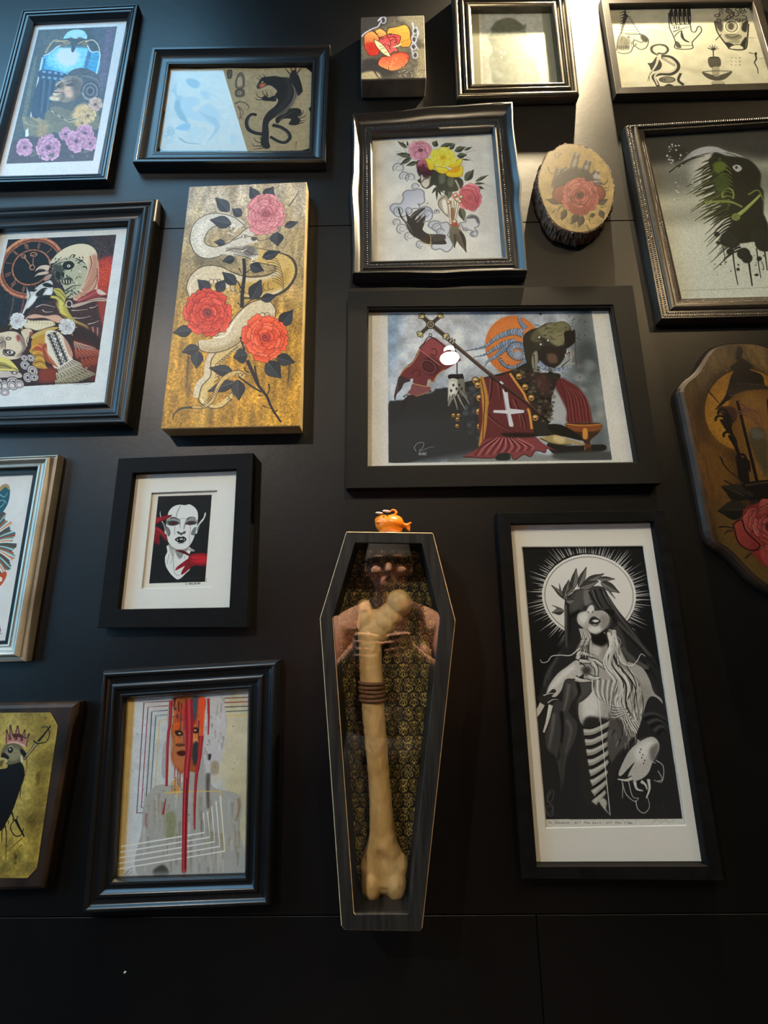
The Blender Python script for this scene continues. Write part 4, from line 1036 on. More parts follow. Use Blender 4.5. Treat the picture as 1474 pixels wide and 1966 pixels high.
def art_snake():
    F4 = [(363, 358), (588.8, 348.5), (575, 818), (308, 823.5)]
    a = Art(F4, .034, (300, 340, 3.781), 'dcdcdc', 'a18655', 22)
    a.f('200 0 1150 0 1110 700 160 700', '998a68', b=160); a.f('220 0 1120 0 1100 300 200 300', 'aaa28e', b=90, o=.8); a.f('80 1000 1060 1000 1050 1850 0 1850', 'aa7e2a', b=170)
    a.noise(.2, 14, sy=5); a.noise(.28, 30, sy=2, tint='5c4a28'); a.noise(.2, 5); a.noise(.35, 44, sy=3, tint='b59a58')
    for x, y0, y1 in ((380, 60, 160), (870, 880, 1000), (235, 1290, 1600), (400, 1620, 1800), (965, 1340, 1540), (300, 560, 660), (760, 900, 1010), (560, 60, 200)):
        a.l([(x, y0), (x-6, y1)], '4a3a22', 46, 20, o=.45, b=12)
    a.l('235 1300 225 1420 215 1560', '3a3020', 14, 4, o=.7, b=2); a.l('968 1350 960 1440 955 1520', '3a3020', 14, 4, o=.8, b=2); a.l('870 560 868 700', '3a3a34', 8, 3, o=.6)
    a.f('300 560 500 590 620 640 500 660 300 640', '55503f', b=26, o=.6); a.f('400 1270 480 1240 440 1400 380 1400', '6a552c', b=20, o=.7)
    SN = 'bdb094'; LN = '3a3428'; GD = 'a98a44'
    # body coils from back to front
    a.l('320 1600 330 1520 390 1450 400 1350 450 1270 560 1210 640 1190', SN, 90, 80); a.l('640 1180 520 1230 420 1300 440 1380', LN, 5)
    a.f('310 1600 330 1520 400 1440 400 1330 470 1250 640 1180 620 1230 520 1300 440 1380 430 1460 400 1530 370 1580 380 1640 440 1650 520 1590 560 1560 540 1620 480 1670 400 1680 340 1660', 'bfa66a'); a.l('310 1600 330 1520 395 1440 398 1330 470 1250 640 1180', LN, 6); a.l('305 1600 320 1640 400 1678 480 1668 545 1610', LN, 6); a.l('325 1610 345 1640 400 1660', 'dcd2b4', 9, 4)
    a.l('700 560 840 590 940 620 960 700 900 790 780 830 640 830', LN, 118, 118); a.l('700 560 840 590 930 625 948 700 890 780 780 820 640 822', 'b59c5e', 106, 106)
    a.f('240 860 220 800 250 720 320 660 400 645 480 660 560 700 660 730 780 725 830 700 900 700 900 830 760 860 640 860 540 820 440 770 380 780 300 820', SN)
    a.f('540 760 700 760 880 720 960 640 960 740 880 820 740 850 600 850', GD, b=12)
    a.l('235 860 218 800 250 715 320 655 400 640 480 655 560 695 660 725 780 720 840 700', LN, 6); a.l('560 690 640 720 760 716 850 690 860 640', LN, 5); a.l('250 850 245 790 290 730 350 690', 'd8d0ba', 8, 3)
    for i in range(9):
        x, y = 560+i*34, 800+math.sin(i*.5)*18; a.ring(x, y, 24, 30, LN, 4, a0=40, a1=230)
    for i in range(10):
        t = i/9; a.ring(830+t*110-60*t*t, 600+t*190, 52, 20, LN, 4, rot=10+30*t, a0=180, a1=380)
    for x in (400, 430, 455):
        a.ring(x, 760, 16, 20, LN, 4, a0=180, a1=400)
    # front sweep
    a.f('300 1190 420 1170 520 1080 600 980 700 910 800 895 860 950 860 1020 780 1030 700 1080 640 1170 540 1240 420 1275 320 1255', 'bcae90'); a.f('320 1230 480 1230 640 1120 720 1040 850 1000 860 1020 780 1030 700 1080 640 1170 540 1240 420 1275', '9c8a64', b=14)
    a.l('420 1170 520 1080 600 980 700 905 800 890 862 950 864 1015', LN, 6); a.l('300 1190 320 1255 420 1275 540 1240 640 1165 700 1080', LN, 6); a.l('410 1165 500 1150 560 1060 640 960', 'e4dfcc', 9, 4); a.l('430 1150 520 1100 580 1010', 'e4dfcc', 5, 2)
    for x, y in ((735, 1010), (770, 1000), (805, 1000)):
        a.ring(x, y, 18, 16, LN, 4, a0=190, a1=420)
    # upper coil with head
    a.f('250 480 250 400 280 330 350 280 440 262 540 275 620 310 640 350 560 370 470 350 400 370 360 420 350 470 380 500 440 505 520 480 600 420 660 370 710 365 720 400 700 430 740 470 700 480 640 500 720 520 740 560 720 600 640 580 560 570 480 560 440 580 360 590 290 560', 'b9b6a8')
    a.l('640 350 560 290 440 262 350 280 280 330 250 400 248 480 290 560 360 590 440 580 480 560', LN, 6); a.l('560 370 470 350 400 370 360 420 350 470 385 500 440 505 520 480 600 420 660 370 710 365', LN, 6)
    a.f('270 420 310 340 400 300 340 400 330 500 380 540 320 540', 'cfccc0', b=14)
    for i in range(60):
        x, y = a.rng.uniform(260, 340), a.rng.uniform(330, 560); a.ring(x, y, 10, 8, '8f8a7a', 2.5, a0=0, a1=200, o=.6)
    a.f('500 520 620 500 720 510 735 560 680 580 600 560', '8c867a', b=4); a.f('630 510 700 500 720 540 680 575 640 560', '5e5a54', b=6); a.l('560 460 640 430 720 440 740 460', LN, 6); a.el(640, 430, 18, 11, 'e4e0d0'); a.ring(640, 430, 18, 11, LN, 4); a.el(643, 430, 6, 8, LN); a.f('690 440 730 440 720 460 695 460', LN)
    a.l('500 540 560 520 640 530 700 560 740 560', LN, 6); a.l('560 560 650 580 700 600', LN, 6); a.l('740 465 800 450 860 420 900 370 930 200', LN, 4, 3); a.l('620 540 660 520', 'e8e4d6', 8, 2); a.l('700 590 690 620 740 610', 'e8e4d6', 8, 2)
    for p in ('540 380 560 340 590 390', '560 400 600 360 610 380', '520 400 560 420'):
        a.l(p, 'cfcabb', 11, 4)
    # stems
    ST = '1f1d1c'
    a.l('635 590 640 700 625 830 622 950', ST, 22, 26); a.l('622 820 590 760 560 740', ST, 9, 6); a.l('640 700 690 670', ST, 8, 5); a.l('600 660 618 700', ST, 8, 3); a.l('590 910 622 945', ST, 8, 3); a.l('690 890 640 940', ST, 7, 4)
    a.l('660 1330 700 1420 740 1510 800 1590 840 1680 905 1780', ST, 24, 12); a.l('715 1370 725 1440 745 1500', ST, 11, 11); a.l('600 1450 680 1510 760 1560', ST, 12, 10); a.l('640 1380 650 1410 690 1420', ST, 10, 4); a.l('815 1500 820 1540 800 1590', ST, 10, 5); a.l('740 1585 780 1590', ST, 8, 3); a.l('770 1660 830 1680', ST, 8, 3); a.l('880 1690 850 1720', ST, 8, 3); a.l('610 1160 640 1260', ST, 12, 12)
    # leaves
    LF = ('202226', '2c2f34', '101114')
    for x0, y0, x1, y1, w in ((740, 180, 680, 70, 80), (790, 160, 850, 70, 90), (530, 250, 430, 150, 86), (620, 280, 550, 230, 70), (545, 340, 390, 310, 90), (500, 480, 420, 470, 50), (930, 360, 1030, 325, 50), (870, 400, 880, 500, 100), (770, 585, 900, 540, 66), (570, 590, 480, 610, 60), (680, 640, 780, 680, 80), (580, 780, 480, 690, 80), (390, 830, 300, 745, 90), (440, 830, 500, 745, 80), (690, 890, 760, 745, 100), (760, 890, 870, 860, 66), (900, 1080, 990, 965, 100), (260, 1110, 120, 1130, 86), (310, 1240, 185, 1270, 80), (300, 1260, 290, 1390, 90), (660, 1290, 560, 1310, 110), (560, 1420, 385, 1385, 80), (570, 1490, 375, 1555, 80), (590, 1470, 600, 1620, 100), (800, 1340, 905, 1460, 120), (870, 1310, 1005, 1345, 90), (720, 1060, 700, 1010, 80)):
        a.leaf(x0, y0, x1, y1, w, LF[0], LF[1], vein='55575c', line=LF[2])
    a.l('960 210 1000 160 1035 100', '3a3830', 9, 4); a.l('680 1050 720 1080 740 1010', '3c4430', 14, 4)
    # tail
    a.l('640 1450 600 1420 540 1430 480 1470 440 1540 400 1630 340 1670 260 1672 180 1680 130 1720 120 1765', LN, 44, 6); a.l('640 1450 600 1422 540 1432 480 1472 440 1540 400 1628 340 1668 260 1670', 'b89a5c', 36, 12)
    for i in range(16):
        t = i/15; a.l([(480-t*160, 1490+t*170), (500-t*160, 1510+t*168)], LN, 4)
    for x, y in ((640, 1440), (610, 1435), (585, 1440), (530, 1620), (515, 1600), (545, 1580), (440, 1460), (435, 1490), (445, 1440)):
        a.ring(x, y, 13, 13, LN, 4, a0=180, a1=420)
    for i in range(10):
        a.ring(600-i*17, 1240+i*14, 20, 16, LN, 4, a0=150, a1=330)
    # roses
    a.rose(375, 985, 186, '5c0e12', 'b42c1e', 'cc4a34', seed=31, sq=.98, n=8, heart='5c1a22'); a.rose(790, 1165, 176, '74120e', 'c83a20', 'dc5e38', seed=33, sq=1.02, n=8, heart='7a1c1c')
    a.rose(790, 265, 158, '6a2430', 'b05460', 'c88084', seed=35, sq=1.0, n=8, heart='7a3440')
    a.f('200 30 1100 20 1080 480 230 420', 'b9b4bc', b=120, o=.16)  # pale haze of the mirrored skylight, painted into the upper canvas
    a.noise(.10, 4)
    a.l('30 1828 300 1822 1040 1808', '3a2a14', 10, o=.7); a.l('238 68 30 1828', '5a4a2c', 8, o=.6)
    return a
def art_priest():
    q = grow_([(707, 592.5), (1173, 589), (1222.5, 886.8), (705, 894.6)], 1.02)
    a = Art(q, .005, (700, 570, 5.669), 'cfcab2', 'c9c4ab', 23)
    a.noise(.02, 40)
    qd = [(744, 602), (1135, 594.7), (1174.7, 883), (745.8, 889)]
    Z = a.q(qd)
    a.f(Z, '9aa09a', sm=0); 
    m = np.array(Z); a.setclip(m, 0)
    a.f('250 150 1500 150 1500 500 1200 900 700 800 250 1100', 'b4b6aa', b=90); a.f('250 150 420 170 380 420 330 700 250 900', '6d8288', b=60); a.f('420 300 700 250 900 300 1100 600 900 800 500 700', 'c4c3b4', b=70)
    a.f('1100 150 1400 170 1350 260 1180 240', '8e9ca0', b=40, o=.7)
    a.noise(.16, 34); a.noise(.06, 8)
    a.view = (940, 570, 5.083); a.k *= 1
    a.f('830 150 1000 140 1190 1590 900 1590 980 1100 760 800', '5c6259', b=60); a.f('860 480 1010 440 1060 720 880 720', '3f453f', b=40); a.f('560 1000 700 940 840 1100 900 1230 700 1230 560 1200', 'a0a294', b=24); a.f('1000 900 1110 880 1150 1250 1060 1200', '777c70', b=30)
    for i in range(26):
        a.el(a.rng.uniform(840, 1120), a.rng.uniform(620, 1300), a.rng.uniform(30, 80), a.rng.uniform(20, 50), ('8b9084', '4c524b', 'a4a698')[i % 3], b=18, o=.4)
    # orange sun
    a.el(225, 470, 272, 285, 'c06a2c'); a.el(220, 430, 230, 220, 'cb7634', b=30); a.f('60 700 300 740 420 640 300 760 160 760', 'a85a24', b=12, o=.7)
    for i in range(60):
        r = a.rng.uniform(1.5, 7); a.el(a.rng.uniform(640, 930), a.rng.normal(330, 120), r, r, '2a2a22', o=.8)
    a.dots(30, (680, 740, 980, 960), '34342a', (2, 6)); a.el(497, 168, 10, 10, K0 := '1a1814')
    # horns
    HB_, HW = '5e6a72', 'c0c6c4'
    def horn(p, w, w2, n):
        z = cat(nums(p), False, 10); a.l(z, '22262a', w+12, w2, sm=0); a.l(z, HB_, w, w2*.6, sm=0)
        d = np.gradient(z, axis=0); d /= np.linalg.norm(d, axis=1)[:, None]; nn = np.stack([-d[:, 1], d[:, 0]], 1)
        for i in np.linspace(0, len(z)-4, n).astype(int):
            k = (w+(w2-w)*i/len(z))*.47
            a.l([z[i]+nn[i]*k, z[i]+d[i]*k*.5, z[i]-nn[i]*k*.9], HW if i % 2 else '98a4a8', 8, 3, o=.85)
    horn('350 310 310 260 285 210 292 180', 60, 6, 10); horn('330 360 240 340 130 370 40 420 -60 490 -250 530', 88, 8, 30); horn('260 440 160 450 60 500 -40 560 -160 590', 70, 6, 24); horn('320 480 230 470 140 510 60 580 -20 630 -60 700', 90, 8, 26)
    horn('330 560 270 590 200 540 220 480 300 470 350 540 340 630 250 690 150 670 90 600', 76, 40, 40); a.el(270, 570, 40, 44, 'b98a5c', b=8, o=.5); a.el(275, 560, 30, 36, '8f9ca2', b=6)
    # head
    a.f('330 380 400 320 470 300 560 255 640 250 720 240 780 280 800 330 830 320 835 430 800 470 750 490 740 560 700 640 640 690 560 720 460 690 420 740 360 640 330 500', '2e2a1e')
    a.f('470 310 570 260 720 245 780 290 760 340 640 420 520 400 440 360', '6f6a44', b=8); a.f('560 400 700 340 740 360 720 460 660 480 600 450', '7c7650', b=10); a.f('430 340 500 350 480 440 400 420', '5a5436', b=10)
    for i in range(60):
        x, y = a.rng.uniform(420, 780), a.rng.uniform(270, 480); t = a.rng.uniform(-.6, .4); L = a.rng.uniform(20, 60)
        a.l([(x, y), (x+L*math.cos(t), y+L*math.sin(t))], ('16140e', '8f8a60', '3c3824')[i % 3], a.rng.uniform(5, 12), 3, o=.8)
    a.f('520 480 640 490 740 480 720 600 640 680 520 690 460 600', '241d18', b=6); a.f('560 560 640 560 660 640 580 640', '5c4430', b=8); a.f('730 340 810 330 830 330 832 430 790 480 740 500 730 420', '17130f')
    for x, y in ((482, 393), (568, 424), (497, 463)):
        a.el(x, y, 20, 16, '1a1610'); a.el(x, y, 12, 11, 'd9d2b8', b=2)
    a.f('690 690 740 600 770 520 800 500 820 560 800 640 830 640 790 690', '8f9080', b=4); a.l('700 680 760 630 790 600', '16140e', 10, 3); a.l('750 560 780 540 770 600', '16140e', 10, 3); a.l('735 560 745 590', 'e4e0cc', 12, 4); a.l('760 520 752 560', 'e4e0cc', 11, 3); a.l('835 420 838 560 845 690', '4a1c18', 7, 4); a.l('800 500 812 620', '6a2a20', 7, 3)
    horn('470 640 540 690 640 710 740 690 820 665', 64, 8, 30); a.f('420 560 460 530 470 640 440 740 410 650', '8a8268', b=3); a.l('430 560 440 700', '16140e', 12, 5)
    # body
    a.f('200 720 380 640 420 740 560 740 690 760 640 880 600 1000 610 1100 560 1190 600 1260 720 1260 880 1370 900 1400 700 1360 480 1360 300 1360 -100 1340 -300 900 -100 800', '262119')
    for i in range(240):
        x, y = a.rng.uniform(220, 640), a.rng.uniform(700, 1250)
        if x < 660-(y-700)*.12 and x > 200+(y-700)*.40:
            r = a.rng.uniform(8, 26); a.el(x, y, r, r*.7, ('120f0b', '4c4430', '6a6044', '2e281c', '3c2420')[i % 5], b=4, o=.7)
    a.f('460 740 560 780 600 880 520 960 450 860', '4a2a24', b=26, o=.7)
    # arm
    a.f('480 1380 560 1360 640 1345 720 1370 800 1395 900 1430 900 1450 800 1430 740 1450 640 1440 560 1420', '9a8650'); a.f('640 1350 740 1390 700 1430 620 1400', 'c2ae74', b=8); a.f('560 1430 740 1450 900 1450 1100 1440 1140 1480 1080 1510 880 1560 640 1540', '1c1814', b=4); a.l('490 1380 640 1440 800 1440', '2a2418', 8)
    # blood stream into the goblet
    a.f('690 790 760 820 880 900 960 1030 1000 1220 940 1230 760 1230 750 1110 690 980 640 870', '5e2422', b=8)
    for i in range(14):
        a.l([(690+i*5, 800+i*6), (740+i*15, 980), (768+i*17, 1225)], ('3c1414', '7c3a34', '4a1a1a', '8a4a40')[i % 4], 13, 7, o=.75)
    a.f('735 1240 800 1230 1000 1230 1095 1245 1060 1330 990 1390 980 1430 1000 1500 1060 1560 840 1560 920 1490 920 1420 880 1390 790 1320', '3a2414'); a.f('760 1250 1080 1250 1040 1310 800 1310', '7c4420', b=5); a.l('740 1240 900 1255 1090 1244', 'b4762c', 12); a.f('910 1290 950 1290 955 1380 910 1380', 'c08434', b=4); a.l('790 1320 860 1380 880 1420', 'a86c2c', 8); a.l('930 1430 930 1520', '8f5a2c', 16, 8); a.el(955, 1455, 40, 16, '5c3418'); a.f('840 1560 920 1500 990 1500 1070 1560', '2a1a12')
    a.f('-300 1560 300 1530 880 1570 1000 1600 -300 1620', '7d7f70', b=10); a.f('640 1530 1180 1510 1180 1590 700 1590', '44463e', b=12)
    a.view = (700, 570, 5.669)
    a.f('330 1130 420 1120 520 1070 700 1050 800 1000 900 990 1100 940 1290 940 1300 1300 1280 1620 900 1700 250 1790 250 1200', '2b2a26', b=6); a.f('250 1400 1000 1300 1290 1400 1250 1700 250 1800', '30302c', b=40)
    for i in range(60):
        a.l([(x := a.rng.uniform(420, 1150), y := 1080-(x-420)*.17+a.rng.uniform(-10, 20)), (x+14, y-22)], '1c1b18', 10, 3)
    for i in range(50):
        a.el(a.rng.uniform(1080, 1280), a.rng.uniform(980, 1560), a.rng.uniform(14, 44), a.rng.uniform(10, 30), ('55585a', '2a2a28', '3e4040')[i % 3], b=10, o=.6)
    # crossed staff
    a.l('760 330 1000 540 1300 790 1500 950', '1c1612', 40, 40); a.l('760 325 1000 535 1300 785 1500 940', '4a362a', 30, 30); a.l('1000 520 1300 770 1500 930', '7a6450', 8, 6, b=2)
    for p, w in (('630 215 720 300 880 430', 40), ('820 210 720 300 610 400', 34)):
        a.l(p, '1a1612', w+10, sm=0); a.l(p, '5c4c3c', w, sm=0); a.l(p, '26201a', w*.4, sm=0)
    for x, y, t in ((630, 215, 225), (815, 210, -45), (610, 400, 135), (875, 420, 45)):
        for d in (-60, 0, 60):
            c_, s_ = math.cos(math.radians(t+d)), math.sin(math.radians(t+d)); a.el(x+c_*26, y+s_*26, 22, 18, '1a1612'); a.el(x+c_*26, y+s_*26, 16, 12, 'b5a45c')
        a.el(x, y, 16, 16, 'c4b46c')
    a.el(716, 302, 48, 48, '1a1612'); a.el(716, 302, 40, 40, '8c8060'); a.el(716, 302, 26, 26, '2a241c'); a.el(716, 302, 14, 14, 'a09470'); a.el(716, 302, 7, 7, '1a1612')
    for x, y in ((905, 450), (935, 475), (965, 490)):
        a.el(x, y, 34, 16, '2a241c', rot=120); a.el(x, y, 26, 10, '9a8c6c', rot=120)
    a.ring(715, 415, 16, 16, '2a2420', 8)
    # banner
    a.f('735 440 860 530 1040 680 1030 700 870 800 790 850 750 930 690 900 660 980 530 940 525 890 440 910 385 860 420 790 520 700 570 610 600 560', '6a2e2c'); a.f('620 540 740 450 900 560 820 720 640 610', '88403c', b=18); a.f('700 640 830 740 760 860 620 780', '4c2020', b=16)
    a.l('590 560 640 510 735 440 1040 680', '1c1210', 10); a.l('600 570 570 640 510 730 430 790 385 850', 'b58a44', 9); a.l('870 790 800 840 760 900 740 930', 'b58a44', 10); a.l('605 580 700 650 825 750', 'a86a5c', 9, b=1); a.l('720 560 780 580 770 640 720 620', '4a1c1c', 10); a.ring(690, 760, 66, 46, '3c1616', 9, rot=35); a.ring(690, 760, 84, 62, '8c5850', 5, rot=35); a.ring(560, 830, 44, 34, '421a1a', 9, a0=150, a1=420)
    a.f('530 945 690 975 720 990 690 1040 560 1080 470 1050 500 1000', '7a4640'); a.l('530 945 690 975 720 910 690 900', 'b58a44', 9); a.l('470 1050 560 1080 700 1030', 'a87848', 8); a.f('385 860 500 910 430 940 400 1000 350 1060 330 1130 320 1080 350 950', '3a2a26'); a.f('480 1070 560 1090 470 1140 440 1200 390 1290 400 1160', '2c221e'); a.l('360 960 350 1040 335 1100', '6a4a40', 10, 4)
    # hanging skeletal hand
    a.l('975 530 1000 650 1005 840', '1e1a16', 11, 11); a.f('920 845 1040 840 1065 835 1075 900 1000 910 915 890', '1a1714'); a.f('920 900 1010 900 1020 980 1000 1060 950 1120 910 1190 905 1060', 'b5b094'); a.f('920 940 980 930 990 1020 940 1090', 'd0ccb2', b=8); a.f('1010 910 1080 900 1090 1020 1120 1100 1040 1060', '6c6854')
    for p in ('960 1060 990 1150 1010 1230', '1010 1060 1050 1150 1100 1230', '1060 1040 1100 1100 1140 1170', '940 1080 920 1140 908 1185'):
        a.l(p, '1a1714', 34, 14); a.l(p, 'a8a488', 20, 8); a.l(p, '2a261e', 4, 2)
    for x, y in ((965, 960), (1000, 1000), (940, 1020), (1030, 960), (1055, 1000)):
        a.el(x, y, 12, 16, '2e2a22', b=3)
    a.l('1010 1240 1008 1400', '2a2418', 5)
    def bell(x, y, r):
        a.el(x, y, r, r, '241a10'); a.el(x, y, r*.85, r*.82, '9c743c'); a.el(x-r*.15, y-r*.25, r*.5, r*.4, 'd4a864', b=3); a.l([(x-r*.8, y), (x, y+r*.15), (x+r*.8, y)], '3c280f', 7); a.el(x, y+r*.3, r*.22, r*.22, '1a1208')
    for x, y, r in ((965, 1290, 26), (1020, 1290, 26), (1008, 1332, 26), (1005, 1405, 26), (1205, 910, 42), (1230, 960, 42), (1250, 1100, 44), (1245, 1250, 44), (1255, 1410, 44)):
        bell(x, y, r)
    a.view = (940, 570, 5.083)
    for x, y in ((285, 775), (345, 880), (405, 985), (445, 1180)):
        bell(x, y, 36)
    # red cloak with stole and inverted cross
    a.f('-30 790 110 770 200 745 260 840 320 930 360 1010 400 1080 430 1290 400 1340 200 1360 -60 1400 -110 1200 -80 900', '5c2724')
    for p in ('20 800 10 950 -40 1100', '80 800 100 900 110 1000', '150 900 200 1050 260 1150', '-20 1150 100 1250 260 1330', '240 1000 300 1150 320 1280', '300 1100 340 1200 360 1300'):
        a.l(p, '33110f', 22, 6, b=4); a.l([(x-14, y) for x, y in nums(p)], '8f524a', 11, 4, b=3)
    for p in ('195 745 260 840 330 940 360 1010 400 1070', '370 1090 390 1150 410 1290'):
        a.l(p, '2a1a0c', 42, 40); a.l(p, 'b5752c', 30, 28); a.l(p, 'd49a4c', 10, 8, b=2)
    a.f('-95 800 -60 790 -10 1000 -20 1100 -30 1250 -60 1400 -110 1450 -70 1200 -80 1000', 'b07a34', b=2); a.l('-85 800 -50 1000 -60 1200 -70 1420', '33200c', 8)
    a.f('-60 1400 60 1370 200 1365 320 1360 440 1365 520 1430 670 1515 560 1480 540 1520 450 1500 400 1560 330 1540 240 1590 200 1530 120 1530 20 1575 -150 1570 -260 1560 -120 1480', '7a3a36')
    for i in range(16):
        t = i/15; x = -60+t*480; a.l([(150+(x-150)*.4, 1375), (x-20*(1-t), 1460), (x*1.15-80, 1555-60*t)], ('4a1a18', 'a8625a')[i % 2], 17, 8, b=1)
    a.l('-260 1560 20 1575 120 1532 200 1535 240 1590 330 1540 400 1560 450 1500 540 1520 560 1480 670 1515', '2a1010', 7); a.f('120 1330 420 1330 440 1365 200 1370', '1f120f', b=8); a.f('90 1530 190 1530 190 1590 60 1590', '242620', b=3)
    a.f('120 895 150 930 175 930 195 1090 335 1105 335 1130 205 1145 232 1250 225 1270 190 1262 175 1140 35 1130 35 1105 165 1105 140 960', 'c4c2ba', sm=0); a.l('128 900 160 1110 195 1260', 'e4e2da', 8, 4, b=2)
    a.l('0 760 140 870 330 1010 500 1160 580 1230', '16110d', 36, 30); a.l('0 755 140 862 330 1003 500 1150', '4a352a', 22, 18); a.l('100 825 130 850', 'c4c2ba', 22, 22)
    a.f('560 1250 700 1250 860 1340 900 1400 760 1370 620 1330', '14110e', b=4)
    a.view = (700, 570, 5.669)
    a.l('560 1680 540 1640 580 1590 640 1590 630 1640 590 1680 650 1660 700 1640 760 1630', '9a9a92', 6, 3); a.text('BUBE', 590, 1695, 26, 'a4a49c', 5); a.l('950 1720 1150 1660 1280 1620', '3c3a36', 14, 5, b=4)
    a.setclip()
    a.noise(.04, 4)
    return a
def art_vampire():
    a = Art([(285, 941), (421, 937), (411, 1132), (266, 1137)], .004, (270, 940, 9.2125), 'e2e4e8', 'e4e4e2', 24)
    pr = '312 120 1258 92 1138 1630 150 1660'
    a.f(pr, '18181a', sm=0); a.setclip(pr, 0); a.noise(.1, 10); a.l('420 1560 800 1570 1060 1560', '26262a', 16, b=6)
    W = 'e2e6ea'; G = '6c7072'
    a.f('490 980 470 1100 430 1200 445 1350 520 1480 600 1560 655 1590 720 1560 800 1480 870 1400 840 1250 860 1150 870 1020', W)
    a.f('490 960 520 1040 590 1060 610 1100 640 1170 685 1225 730 1200 760 1140 830 1070 870 980 800 1040 700 1060 600 1040', '8c8e90', b=6); a.f('500 990 560 1050 570 1180 530 1110', 'a4a6a8', b=10)
    for p in ('510 1140 490 1200 465 1320', '565 1150 555 1240 520 1310', '780 1170 775 1230', '590 640 595 800 580 900 585 1020 580 1250 585 1400 610 1490 660 1515 690 1512'):
        a.l(p, '6f7376', 8, 6)
    # ears
    a.f('345 375 355 450 385 560 420 620 440 720 450 790 425 770 410 680 370 560 340 450', W); a.f('1150 405 1150 450 1110 540 1040 620 1010 700 1010 740 985 780 965 760 990 660 1040 580 1110 490 1130 420', W)
    a.f('1110 560 1050 620 1020 720 1000 760 1000 690 1040 620', G); a.f('370 580 410 620 430 740 405 680', '3c3f42')
    # face
    a.f('480 440 500 380 550 320 620 280 700 266 745 272 790 275 840 262 880 265 950 310 1000 380 1015 470 1005 560 990 680 960 790 930 880 880 970 800 1035 700 1052 600 1030 530 980 490 930 470 860 450 740 450 600', W)
    a.l('710 280 660 370 640 430 630 490', '3c3f42', 8)
    a.f('450 560 480 520 560 495 660 520 700 540 705 620 690 680 690 620 640 625 560 640 480 630 455 610', '8f9294', b=2); a.f('1000 560 960 510 880 500 820 520 790 560 760 690 775 690 800 620 870 630 950 620 985 600', '8f9294', b=2)
    a.f('480 590 520 560 600 555 670 580 650 620 580 638 510 630', '3f3f42'); a.f('510 600 590 575 640 590 580 618', '4a1c20'); a.f('795 600 850 560 930 555 985 580 960 612 880 628 820 620', '3f3f42'); a.f('830 600 890 575 950 580 890 612', '4a1c20')
    a.l('450 580 520 560 600 558 680 585 700 600', '1c1c1e', 12, 5); a.l('790 605 850 568 930 560 990 585', '1c1c1e', 12, 5)
    a.l('520 505 590 492 660 520 690 525', '17171a', 20, 8); a.l('815 528 860 495 920 488 975 505', '17171a', 20, 8); a.l('690 525 750 510 815 525', '9a9da0', 8)
    a.l('700 560 695 640 705 700', 'a4a8aa', 10, 4); a.l('785 570 765 640 755 700', 'a4a8aa', 10, 4)
    a.f('640 745 670 738 700 760 735 760 770 735 800 745 780 780 740 790 718 812 690 790 660 780', '4a4c50')
    a.f('605 885 640 850 680 832 715 838 750 828 790 850 810 880 780 920 715 945 650 925', '17171a'); a.f('690 868 745 866 735 885 700 886', W); a.f('640 875 660 880 650 910', W); a.f('765 870 780 880 765 905', W)
    for p in ('655 950 690 945', '740 950 770 945', '670 955 720 948 750 955'):
        a.l(p, '2a2a2e', 7, 4)
    a.f('445 660 480 660 520 720 525 790 490 830 470 790', '74787c'); a.f('985 665 940 680 900 740 890 790 930 810 960 790', '74787c')
    a.l('880 630 878 720 865 800 868 920 870 1040', '8c4a50', 6, 4); a.l('605 640 602 800', '6f7376', 7)
    # red hands
    R0, R1, R2 = '6e0d18', 'a81e2c', '3c060c'
    a.f('270 500 340 490 420 465 500 450 560 455 500 500 420 540 350 570 265 610', R1, R0, g=60); a.l('540 458 480 480', '1c0608', 12, 4); a.l('270 560 380 520 480 480', 'c43a44', 12, 4, b=3)
    a.f('255 670 310 670 380 720 430 790 460 850 470 900 430 890 370 830 340 790 330 860 340 950 325 985 290 950 240 900 230 800', R1, R0, g=90); a.l('270 720 340 780 420 870', R2, 10, 4); a.l('280 800 300 880 320 960', R2, 10, 4); a.l('300 690 380 760 440 840', 'c43a44', 12, 4, b=3); a.f('230 880 300 940 320 980 240 930', R0)
    a.f('620 1075 700 1068 780 1090 870 1150 960 1130 1180 1140 1175 1340 1060 1350 960 1340 900 1370 830 1430 770 1480 715 1505 730 1440 770 1370 780 1350 720 1380 640 1420 610 1430 640 1370 740 1290 850 1210 870 1190 800 1150 680 1100', R1, R0, g=20)
    a.f('620 1075 700 1068 780 1090 870 1150 860 1175 780 1140 690 1105', '4c0a12'); a.f('900 1180 1100 1160 1170 1200 1170 1300 1000 1300 900 1260', 'c41f2c', b=20); a.l('870 1290 790 1380 720 1495', R2, 9, 4); a.l('860 1240 740 1320 630 1425', R2, 9, 4); a.l('900 1330 840 1400 740 1490', R2, 9, 4); a.l('880 1220 980 1240 1080 1210', R2, 8, 3)
    a.el(905, 1070, 55, 24, '8f9290', rot=14); a.el(895, 1062, 24, 10, 'd4d6d2', rot=14, b=3)
    a.setclip()
    a.text('E.WOHLMEIER', 800, 1655, 27, '2a2a2c', 6, rise=-1); a.l('1155 1560 1165 1590 1150 1630 1168 1625', '5a5a5c', 5)
    return a
